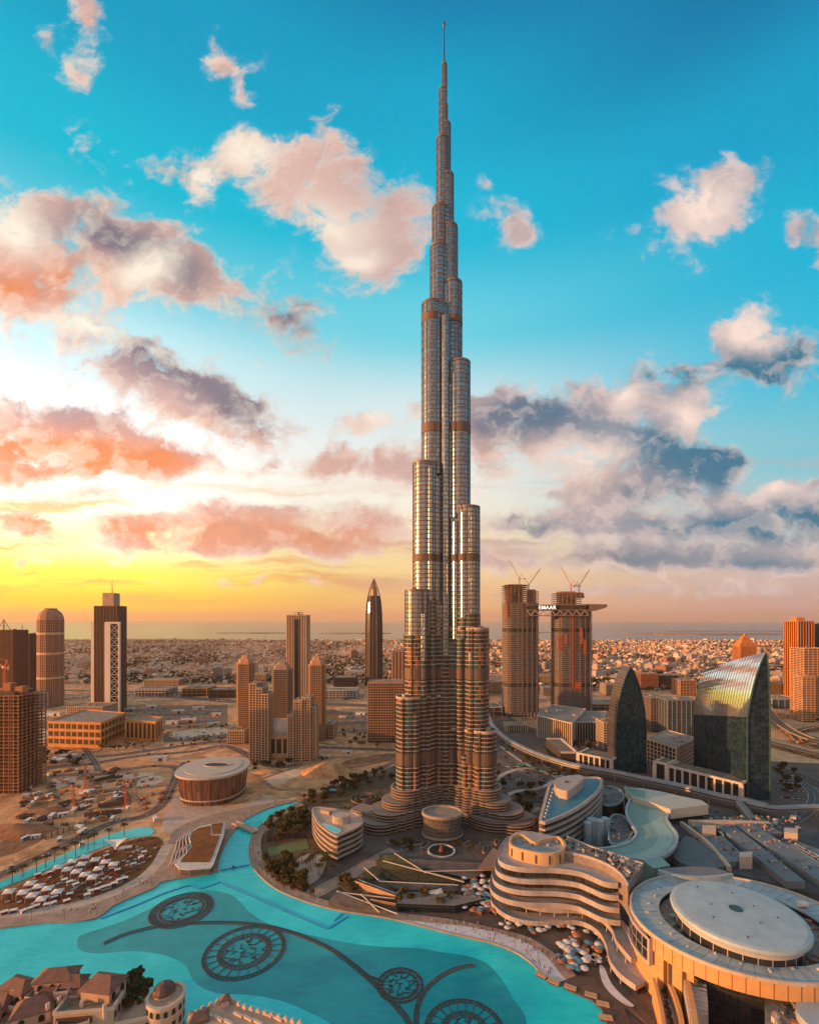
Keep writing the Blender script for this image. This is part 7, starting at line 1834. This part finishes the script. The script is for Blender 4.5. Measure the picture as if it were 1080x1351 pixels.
def car(x, y, z, h, c, where):
    if cf[c]: o = cars[c]; cf[c] = False; o.location = (x, y, z); o.rotation_euler = (0, 0, h)
    else: o = put_copy(cars[c], (x, y, z), h)
    o['label'] = '%s car %s' % (cn_[c], where); o['group'] = 'cars ' + where
    o.scale = (1.1,)*3
rr = random.Random(9)
for r0_ in rd[:4]:
    for x, y, h in walk(r0_, 24):
        if rr.random() < .35 or y > 900: continue
        d = rr.choice((-3, 3)); car(x-math.sin(h)*d, y+math.cos(h)*d, .09, h+(math.pi if d > 0 else 0), rr.choices((0, 1, 2, 3), (5, 3, 3, 1))[0], 'on the roads of the left bank')
for row in range(4):
    for k in range(14):
        if rr.random() < .2: continue
        x, y = G(1024+k*2.4+row*1.2, 1022+row*10+k*.2); car(x, y, .06, R(70), rr.choices((0, 1, 2, 3), (5, 3, 3, 1))[0], 'in the car park right of the sail tower')
for k in range(52):
    x, y = G(665+rr.random()*100, 1008+rr.random()*28+0); car(x, y, .12, R(-20)+rr.random()*.3, rr.choices((0, 1, 2, 3), (5, 3, 3, 1))[0], 'on the streets below the covered walkway')
for k in range(40):
    x, y = G(50+rr.random()*62, 994+rr.random()*12); car(x, y, .09, R(10), rr.choices((0, 1, 2, 3), (7, 3, 2, 1))[0], 'in the dusty car park before the orange building')
for k in range(10):
    x, y = G(871+k*1.6, 1290+k*7, 7.4); car(x, y, 7.0, R(-100), (0, 2, 0, 3, 0)[k % 5], 'on the curved mall ramp')
for k in range(16):
    x, y = G(655+rr.random()*60, 1222+rr.random()*10+(rr.random()*20)); 
# open-air cafe furniture and clutter between hotel and lake
PAR = [mat('parasol_white', (.6, .56, .52), .8), mat('parasol_blue', (.08, .22, .30), .8), mat('parasol_rust', (.42, .14, .06), .8)]
def make_parasol(m):
    t = thing('parasol', 'parasol', 'parasol', (0, 0, 0)); s = MB(); s.tube([(0, 0, 0), (0, 0, 2.6)], .06, 6); s.build('pole', FINS, t); s = MB(); s.loft([[(r_*math.cos(k*math.pi/4), r_*math.sin(k*math.pi/4), z) for k in range(8)] for r_, z in ((1.7, 2.3), (1.0, 2.6), (.1, 2.85))]); s.build('canopy', m, t); return t
ps = [make_parasol(m) for m in PAR]; pf = [True]*3; pn2 = ['white', 'blue', 'rust red']
rr = random.Random(17)
for k in range(190):
    u = rr.random(); px_, py_ = (612+44*rr.random(), 1160+48*rr.random()) if u < .4 else ((660+120*(rr.random()), 1222+14*rr.random()) if u < .62 else (735+58*rr.random(), 1238+48*rr.random()))
    if u >= .62 and py_ > 1236+1.0*(px_-715)+14: continue
    x, y = G(px_, py_); c = rr.choices((0, 1, 2), (6, 2, 3))[0]
    if pf[c]: o = ps[c]; pf[c] = False; o.location = (x, y, .05)
    else: o = put_copy(ps[c], (x, y, .05), rr.random(), .9+.7*rr.random())
    o['label'] = '%s parasol on the busy terrace between the terraced hotel and the lake' % pn2[c]; o['group'] = 'parasols below the terraced hotel'
for k in range(26):
    u = rr.random(); px_, py_ = (614+40*rr.random(), 1164+42*rr.random()) if k < 16 else (740+46*rr.random(), 1246+30*rr.random())
    x, y = G(px_, py_); t = thing('terrace_hut', 'low brown hut among the parasols below the terraced hotel', 'hut', (x, y, 0), 'huts among the parasols'); a = rr.random()*3
    s = MB(); s.box(x, y, 0, 3+3*rr.random(), 3, 2.4, a); s.build('body', [WOOD, CLAY, BROWN][k % 3], t); s = MB(); s.box(x, y, 2.4, 6, 3.8, .3, a, bottom=True); s.build('roof', [CANV, CLAY, TILE][k % 3], t)

# ------------------------------------------------------------------ more of the left plain: parking lots, sheds, stacks, fences
for pts in ([(150,930),(300,930),(300,958),(215,962),(150,948)], [(440,938),(530,944),(528,966),(446,968)], [(30,955),(62,952),(62,985),(30,990)], [(215,968),(300,962),(306,974),(216,980)]):
    sheetp('parking_lot', pts, .012, mat('dusty_asphalt', (.20, .12, .075), .9, size=12, var=.4), smooth=0)
rr = random.Random(31)
for (n, f, where) in ((46, lambda: (452+70*rr.random(), 941+22*rr.random()), 'in the lot below the bullet shaped tower'), (40, lambda: (160+130*rr.random(), 934+22*rr.random()), 'in the dusty lots behind the orange annex'), (26, lambda: (220+80*rr.random(), 964+12*rr.random()), 'beside the street right of the orange annex'), (30, lambda: (30+170*rr.random(), 1022+60*rr.random()), 'on the construction ground')):
    for k in range(n):
        px_, py_ = f()
        if py_ > 1070 and px_ > 120: continue
        car(*G(px_, py_), .03, rr.random()*3.1 if 'constr' in where else .3+.1*rr.random(), rr.choices((0, 1, 2, 3), (6, 3, 2, 1))[0], where)
def make_stack(m, k):
    t = thing('material_stack', 'stack', 'stack', (0, 0, 0)); s = MB()
    for j in range(4): s.box(0, (j-1.5)*1.3, .1, 7-(j % 2), 1.1, .8+.5*((j+k) % 3))
    s.build('beams', m, t); s = MB(); s.box(0, 0, 0, 5, 6, .12); s.build('pallet', WOOD, t); return t
st_ = [make_stack(mat('stack_rust', (.36, .12, .05), .8, size=1), 0), make_stack(mat('stack_timber', (.5, .32, .18), .8, size=1), 1), make_stack(mat('stack_dark', (.09, .06, .045), .8, size=1), 2)]; sf = [True]*3
sn_ = ['rusty', 'pale timber', 'dark']
for k in range(120):
    px_, py_ = 22+195*rr.random(), 1014+92*rr.random()
    if py_ > 1112-.2*px_ or (px_ > 150 and py_ > 1070): continue
    c = rr.randrange(3); x, y = G(px_, py_)
    if sf[c]: o = st_[c]; sf[c] = False; o.location = (x, y, .04); o.rotation_euler = (0, 0, rr.random()*3)
    else: o = put_copy(st_[c], (x, y, .04), rr.random()*3, .6+.9*rr.random())
    o['label'] = sn_[c]+' stack of building material on the construction ground'; o['group'] = 'material stacks on the construction ground'
def make_shed(m):
    t = thing('storage_shed', 'shed', 'shed', (0, 0, 0)); s = MB(); s.box(0, 0, 0, 22, 12, 5); s.build('wall', m, t); s = MB(); s.loft([[(x, y, z) for y, z in ((-6.4, 5), (0, 6.6), (6.4, 5))] for x in (11.4, -11.4)]); s.build('roof', mat('shed_tin', (.5, .42, .36), .6, size=5), t)
    s = MB(); s.box(3, -6.05, 0, 4.5, .2, 4, bottom=False); s.build('door', DKW, t); return t
sh_ = [make_shed(TANL), make_shed(WHITE)]; hf = [True]*2
for k, (px_, py_) in enumerate(((172,938),(200,934),(236,941),(262,936),(286,944),(228,955),(250,953),(282,957),(190,952),(58,948),(40,972),(48,984),(452,947),(476,943),(505,951),(92,1000),(78,1006),(210,1003),(430,1000),(458,994),(30,946),(74,944),(268,972),(240,975))):
    c = k % 2; x, y = G(px_, py_)
    if hf[c]: o = sh_[c]; hf[c] = False; o.location = (x, y, .05); o.rotation_euler = (0, 0, .2)
    else: o = put_copy(sh_[c], (x, y, .05), rr.gauss(.2, .3), .6+.7*rr.random())
    o['label'] = ('tan' if c == 0 else 'white')+' tin roofed storage shed on the sandy plain left of the tallest tower'; o['group'] = 'sheds on the sandy plain'
region([(150,961),(215,964),(300,958),(300,962),(215,968),(150,966)], 16, 't', .7, 1.1, 'street tree between the dusty lots behind the orange annex', G3, seed=21, far=True)
region([(200,916),(330,920),(470,921),(470,925),(330,925),(200,921)], 26, 't', .9, 1.4, 'tree in the row along the wide main road', G3, seed=22, far=True)
region([(20,1008),(110,1004),(112,1010),(24,1016)], 14, 't', .7, 1.1, 'dusty tree along the site road below the orange building', G3, seed=23)
region([(330,1012),(420,1000),(430,1004),(340,1020)], 12, 't', .6, 1.0, 'tree along the road below the tan cluster', G3, seed=24)
region([(610,1010),(660,1012),(670,1040),(640,1060)], 10, 't', .6, 1.0, 'dark tree right behind the foot of the tallest tower', G2, seed=25)
for (a, b_, lb) in (((30,1016),(112,1008),'pale boundary wall along the site road'), ((150,944),(215,962),'pale boundary wall between the dusty lots'), ((215,962),(300,958),'long pale boundary wall right of the orange annex'), ((120,1046),(168,1040),'low pale wall across the open sand')):
    A_, B_ = G(*a), G(*b_); t = thing('boundary_wall', lb, 'wall', ((A_[0]+B_[0])/2, (A_[1]+B_[1])/2, 0)); s = MB(); s.ribbon([A_, B_], .5, 0, 2.6); s.build('panel', TANL, t); s = MB(); s.ribbon([A_, B_], .8, 2.6, 2.85, bottom=True); s.build('coping', WHITE, t)

region([(470,1062),(520,1058),(522,1082),(478,1090),(462,1080)], 14, 't', .6, 1.1, 'dark tree beside the left podium arm of the tallest tower', G2, seed=41)
region([(652,1058),(700,1070),(706,1096),(690,1102),(660,1076)], 16, 't', .6, 1.1, 'dark tree between the right podium arm and the wedge building', G2, seed=42)
region([(500,1112),(560,1114),(620,1114),(650,1122),(560,1124),(505,1122)], 14, 't', .4, .7, 'small dark tree on the forecourt of the tallest tower', G2, seed=43)
region([(348,1104),(400,1072),(412,1090),(404,1106)], 10, 'p', .8, 1.1, 'palm rising from the grove above the ball court', 'palms of the island grove', seed=44)
s = MB(); rr = random.Random(3)
for (x, y, k) in FARROW:
    for q in range(16):
        v = Vector((rr.gauss(0, 1), rr.gauss(0, 1), abs(rr.gauss(0, 1))+.1)).normalized(); p = Vector((x, y, 4*k))+v*3.2*k*(.6+.5*rr.random()); a = Vector((rr.gauss(0, 1), rr.gauss(0, 1), rr.gauss(0, 1))).normalized()*1.5*k; b_ = a.cross(v).normalized()*1.4*k
        s.face(s.add([tuple(p-a), tuple(p-b_), tuple(p+a), tuple(p+b_)]))
    s.box(x, y, 0, .4*k, .4*k, 3.5*k)
tag(s.build('roadside_trees', LEAF), kind='stuff')
# worn tracks, pits and lots of other colours across the sandy plain
TRK = mat('worn_track', (.36, .19, .10), .95, size=6, var=.45); PIT = mat('dug_earth', (.24, .115, .055), .95, size=7, var=.5, bump=.6); PALE = mat('pale_sand', (.70, .48, .32), .95, size=9, var=.25)
for k, pts in enumerate((([(20,1040),(60,1046),(110,1036),(160,1030),(210,1022)]), ([(30,1062),(70,1056),(120,1060),(170,1052)]), ([(150,938),(220,946),(300,944)]), ([(60,1026),(70,1050),(66,1080)]), ([(118,1022),(124,1044),(112,1070)]), ([(340,1030),(380,1016),(440,1000),(500,1000)]), ([(330,1016),(360,1040),(390,1042)]), ([(160,952),(230,958),(300,950)]), ([(440,950),(490,952),(528,956)]), ([(180,1020),(176,1046),(190,1064)]), ([(0,1110),(50,1088),(100,1070)]))):
    road('track', pts, 5+k % 4, .10+.006*k, TRK, marks=False)
for pts, m in (([(30,1050),(70,1046),(80,1062),(40,1070)], PIT), ([(130,1050),(168,1046),(172,1062),(134,1066)], PIT), ([(70,1028),(110,1026),(108,1040),(76,1042)], PALE), ([(150,1024),(200,1020),(214,1032),(160,1040)], PALE), ([(0,1112),(40,1098),(60,1106),(0,1132)], PIT), ([(345,1026),(380,1014),(400,1020),(360,1036)], PALE), ([(455,1004),(515,994),(515,1004),(460,1014)], PIT), ([(230,966),(290,960),(300,968),(232,974)], PALE), ([(330,940),(440,936),(440,950),(330,952)], PIT), ([(20,966),(60,962),(60,976),(20,980)], PALE)):
    sheetp('dug_ground', pts, .085, m, 3)
# grey plaza around the round hall with kerbs
sheetp('paved_ground', [(222,1066),(240,1046),(300,1066),(352,1052),(362,1058),(330,1070),(290,1084),(240,1094),(222,1100),(214,1086)], .2, PAVE2)

def make_table(m):
    t = thing('picnic_table', 'table', 'table', (0, 0, 0)); s = MB(); s.box(0, 0, .7, 2.0, .9, .12, bottom=True); s.build('tabletop', m, t)
    for y in (.85, -.85): s = MB(); s.box(0, y, .4, 2.0, .4, .1, bottom=True); s.build('bench', m, t)
    for x in (.7, -.7): s = MB(); s.box(x, 0, 0, .12, 2.0, .42); s.box(x, 0, .4, .12, .5, .34); s.build('leg', WOOD, t)
    return t
tb = [make_table(mat('kiosk_red', (.42, .06, .035))), make_table(mat('kiosk_white', (.6, .55, .5))), make_table(WOOD)]; tf_ = [True]*3; tn = ['red', 'white', 'dark timber']
lawn_poly = [(8,1184),(60,1160),(120,1130),(180,1108),(206,1108),(206,1126),(170,1160),(110,1186),(40,1198),(8,1200)]
rr = random.Random(71); k = 0
while k < 150:
    px_, py_ = 5+200*rr.random(), 1106+96*rr.random()
    if not inside((px_, py_), lawn_poly) or any(abs(px_-a) < 6 and abs(py_-b_) < 4 for a, b_ in TENTS): continue
    k += 1; c = rr.choices((0, 1, 2), (4, 3, 3))[0]; x, y = G(px_, py_)
    if tf_[c]: o = tb[c]; tf_[c] = False; o.location = (x, y, .36); o.rotation_euler = (0, 0, rr.random()*3); o.scale = (1.25,)*3
    else: o = put_copy(tb[c], (x, y, .36), rr.random()*3, 1.25)
    o['label'] = tn[c]+' picnic table on the dry lawn among the white tents'; o['group'] = 'picnic tables on the dry lawn'
# streets, kerbs and green shade sails between the tallest tower and the covered walkway
for pts, wd, m in (([(640,1040),(668,1020),(700,1014),(745,1026)], 7, PAVE2), ([(650,1062),(676,1046),(712,1040),(730,1030)], 6, PAVE2), ([(660,985),(690,1006),(740,1028),(800,1046)], 5, PAVE2), ([(655,1078),(690,1076),(712,1066)], 6, PAVE)):
    path = spline(GP(pts), 5); s = MB(); s.ribbon(path, wd, 0.03, .34); struct(s.build('pavement', m))
for k, (px_, py_, lb) in enumerate(((688,1012,'green shade sail over the street below the covered walkway, nearest the tower'), (702,1016,'middle green shade sail over the street below the covered walkway'), (716,1021,'green shade sail over the street, nearest the wedge building'), (438,1046,'turquoise shade sail in the grove left of the tallest tower'), (456,1040,'second turquoise shade sail in the grove, nearer the tower'))):
    x, y = G(px_, py_); t = thing('shade_sail', lb, 'canopy', (x, y, 0)); s = MB(); p = rect(x, y, 11, 5, -.3)
    s.loft([[(a, b_, z) for a, b_ in [(x+(q[0]-x)*f, y+(q[1]-y)*f) for q in p]] for f, z in ((1, 3.2), (.96, 3.5), (.3, 4.6))]); s.build('membrane', mat('sail_green', (.03, .20, .13), .7) if k < 3 else mat('sail_turquoise', (.10, .36, .36), .7), t)
    for q in p: s = MB(); s.box(x+(q[0]-x)*.92, y+(q[1]-y)*.92, 0, .3, .3, 3.2); s.build('post', FINS, t)

# ------------------------------------------------------------------ the low far city
HC = [((.62, .40, .26), (.48, .31, .21)), ((.74, .54, .40), (.56, .40, .29)), ((.48, .23, .12), (.36, .18, .1)), ((.56, .34, .22), (.44, .28, .19)), ((.78, .64, .54), (.60, .48, .40))]
HM = [facade('villa_wall', c[0], (.06, .05, .045), bay=4.2, floor=4.0, mx=.28, my0=.25, my1=.72, roof=c[1], grough=.3) if i == 0 else facade('villa_wall_%d' % i, c[0], (.06, .05, .045), bay=4.2, floor=4.0, mx=.28, my0=.25, my1=.72, roof=c[1], grough=.3) for i, c in enumerate(HC)]
def villa_into(s, x, y, w, d, h, rot, rr):
    s.box(x, y, 0, w, d, h, rot); c, k = math.cos(rot), math.sin(rot)
    if rr.random() < .75:
        ox, oy = (rr.random()-.5)*w*.5, (rr.random()-.5)*d*.5; s.box(x+ox*c-oy*k, y+ox*k+oy*c, h-.1, w*.45, d*.5, 2.5+rr.random()*2, rot)
    if rr.random() < .5:
        ox = w*.5*rr.choice((-1, 1)); s.box(x+ox*c, y+ox*k, 0, w*.45, d*.7, h*.6, rot)
ROADPX = [(-200,906,560,940)]
clear = []
def free(x, y):
    px_, py_ = 540+x*630/y, 818+126000/y
    if 903 < py_ < 925 and px_ < 560: return False
    if py_ > 905 and px_ < 540: return False
    if py_ > 912 and px_ > 640: return False
    if py_ > 900 and px_ > 1005: return False
    a = math.sin(x*.0021+1)+math.sin(y*.0017); return True
rr = random.Random(42)
def density(x, y):
    n_ = noise.noise((x*.0016, y*.0016, 3.1)); return .62+n_*.9
bigs = [MB() for _ in HM]; nv = 0; singles = []
cell = 30.0
y = 1330.0
rows_ = []
while y < 4720:
    step = 19+y*.0040
    x = -y*1.02
    while x < y*1.02:
        xx = x+(rr.random()-.5)*step*.7; yy = y+(rr.random()-.5)*step*.7
        if free(xx, yy) and rr.random() < density(xx, yy) and (int((x+y*.15)/step) % 8) and (int((y-x*.12)/30) % 7):
            w = 8+10*rr.random(); d = 7+9*rr.random(); h = 4.5+5*rr.random()
            if rr.random() < .06: w *= 2.4; d *= 1.7; h *= 1.2+2.2*rr.random()**2
            rows_.append((xx, yy, w, d, h, .35+rr.choice((0, math.pi/2))+rr.gauss(0, .05), min(4, int(rr.random()*5))))
        x += step
    y += step
rows_.sort(key=lambda q: q[1])
vm = []
for m in range(5):
    for k in range(2):
        s = MB(); villa_into(s, 0, 0, 18, 15, 8, 0, random.Random(m*9+k+1)); o = s.build('villa', HM[m], None); vm.append((o, m)); 
VL = ['sand coloured flat roofed villa in the low far district', 'pale cream flat roofed villa in the low far district', 'brown flat roofed villa in the low far district', 'tan flat roofed villa in the low far district', 'whitish flat roofed villa in the low far district']
fu = set()
for i, (x, y, w, d, h, rot, m) in enumerate(rows_):
    if i < 290:
        o, mm = vm[m*2+i % 2]
        if o.name in fu: o2 = o.copy(); COL.objects.link(o2)
        else: fu.add(o.name); o2 = o
        o2.location = (x, y, 0); o2.rotation_euler = (0, 0, rot); o2.scale = (w/18, d/15, h/8); tag(o2, VL[m], 'villa', 'villas of the low far district')
    else: villa_into(bigs[m], x, y, w, d, h, rot, rr)
for m, s in enumerate(bigs):
    if s.v: tag(s.build('distant_villas', HM[m]), kind='stuff')
for o, m in vm:
    if o.name not in fu: bpy.data.objects.remove(o)
# greenery between the far houses
s = MB(); rr = random.Random(77); k = 0
while k < 12500:
    y = 1150+3500*rr.random()**1.25; x = (rr.random()*2-1)*y*1.0
    if not free(x, y) or noise.noise((x*.0022+7, y*.0022, 1.0)) < -.12+.3*rr.random(): continue
    r_ = 3.0+4.5*rr.random(); h = r_*(1.0+.5*rr.random()); k += 1
    for q in range(9):
        v = Vector((rr.gauss(0, 1), rr.gauss(0, 1), abs(rr.gauss(0, 1))+.1)).normalized(); p = Vector((x, y, h*.55))+v*r_*.75; a = Vector((rr.gauss(0, 1), rr.gauss(0, 1), rr.gauss(0, 1))).normalized()*r_*.55; b_ = a.cross(v).normalized()*r_*.5
        s.face(s.add([tuple(p-a), tuple(p-b_), tuple(p+a), tuple(p+b_)]))
tag(s.build('distant_trees', leaf_mat('far_foliage', (.035, .03, .012), (.10, .065, .028))), kind='stuff')
# larger blocks scattered in the near part of the far city
LB = [(190,905,235,TANL,'wide pale school like block beyond the main road'), (330,900,350,TANL,'pale block beyond the main road right of the slim towers'), (700,905,732,TANL,'pale block seen between the twin towers'), (640,900,662,WHITE,'white block left of the twin towers beyond the road'), (640,915,664,TANL,'tan slab block left of the twin towers'), (716,918,732,CONC2,'grey block seen low between the twin towers'), (800,918,840,SND,'sandstone block beyond the pointed arch tower'), (455,893,480,WHITE,'white block left of the bullet shaped tower')]
for i, (a, py_, b_, m, lb) in enumerate(LB): lowblock('city_block', lb, quad(a, b_, py_, 45), 18+(i*7 % 16), m, WGLASS)

# mid-rise blocks, individually
MBM = [facade('block_%d' % i, c, (.05, .045, .045), bay=3.6, floor=3.6, mx=.2, my0=.2, my1=.8, roof=r_, grough=.2, gmetal=.2, vary=1.0) for i, (c, r_) in enumerate((((.62, .42, .29), (.5, .36, .26)), ((.70, .58, .48), (.55, .46, .4)), ((.40, .17, .09), (.3, .2, .14)), ((.34, .27, .23), (.36, .3, .26)), ((.50, .40, .36), (.45, .38, .33))))]
MBL = ['tan', 'pale', 'rust brown', 'grey', 'pinkish grey']
rr = random.Random(99); spots = []
for k in range(400):
    if len(spots) >= 130: break
    right = rr.random() < .75
    px_ = 640+460*rr.random() if right else 10+520*rr.random(); py_ = 858+(50 if right else 38)*rr.random()**.8
    x, y = G(px_, py_); w_ = 24+30*rr.random(); d_ = 20+24*rr.random()
    if any(abs(x-a)+abs(y-b_) < 62 for a, b_ in spots): continue
    spots.append((x, y)); c = rr.randrange(5); h = 12+26*rr.random()**2; a = .35+rr.choice((0, 1.57))
    t = thing('city_block', MBL[c]+' mid-rise block in the far district', 'building', (x, y, 0), 'mid-rise blocks of the far district')
    s = MB(); s.box(x, y, 0, w_, d_, h, a); s.build('wall', MBM[c], t); s = MB(); s.box(x, y, h-.2, w_*.4, d_*.5, 4.2, a); s.build('roof_house', MBM[(c+1) % 5], t)

# traffic and parked cars too far away to tell apart
s = MB(); rr = random.Random(8)
for k in range(900):
    if k < 420: u = rr.random(); px_ = -20+560*u; py_ = (921-6*math.sin(u*2))+rr.choice((-2.2, -1.1, 1.6, 2.8, 9.5, 8.4))
    elif k < 700: px_, py_ = rr.choice(((160, 934), (450, 943), (232, 966), (40, 958), (330, 944)))[0]+rr.randrange(14)*4.2, 0; py_ = {0: 936, 1: 941, 2: 946, 3: 951}[rr.randrange(4)]+rr.random()*.6
    else: px_, py_ = 700+350*rr.random(), 905+25*rr.random()
    x, y = G(px_, py_); a = rr.choice((.05, .1, 1.6)); s.box(x, y, .1, 4.4, 1.8, .8, a); s.box(x, y, .9, 2.3, 1.6, .55, a)
tag(s.build('distant_cars', facade('far_car', (.5, .48, .46), (.05, .05, .05), bay=9, floor=9, mx=.5), None), kind='stuff')

# ------------------------------------------------------------------ the air: one even, thin volume round everything
hz = MB(); hz.box(0, 29000, -1.0, 84000, 66000, 860, bottom=True)
hm = bpy.data.materials.new('haze_air'); hm.use_nodes = True; q = NT(hm.node_tree); q.n.clear()
pv = q.new('ShaderNodeVolumePrincipled'); pv.inputs['Color'].default_value = (1.0, .76, .58, 1); pv.inputs['Density'].default_value = 2.1e-5; pv.inputs['Anisotropy'].default_value = .15
mo = q.new('ShaderNodeOutputMaterial'); q.l.new(pv.outputs[0], mo.inputs['Volume'])
struct(hz.build('haze', hm), 'stuff')
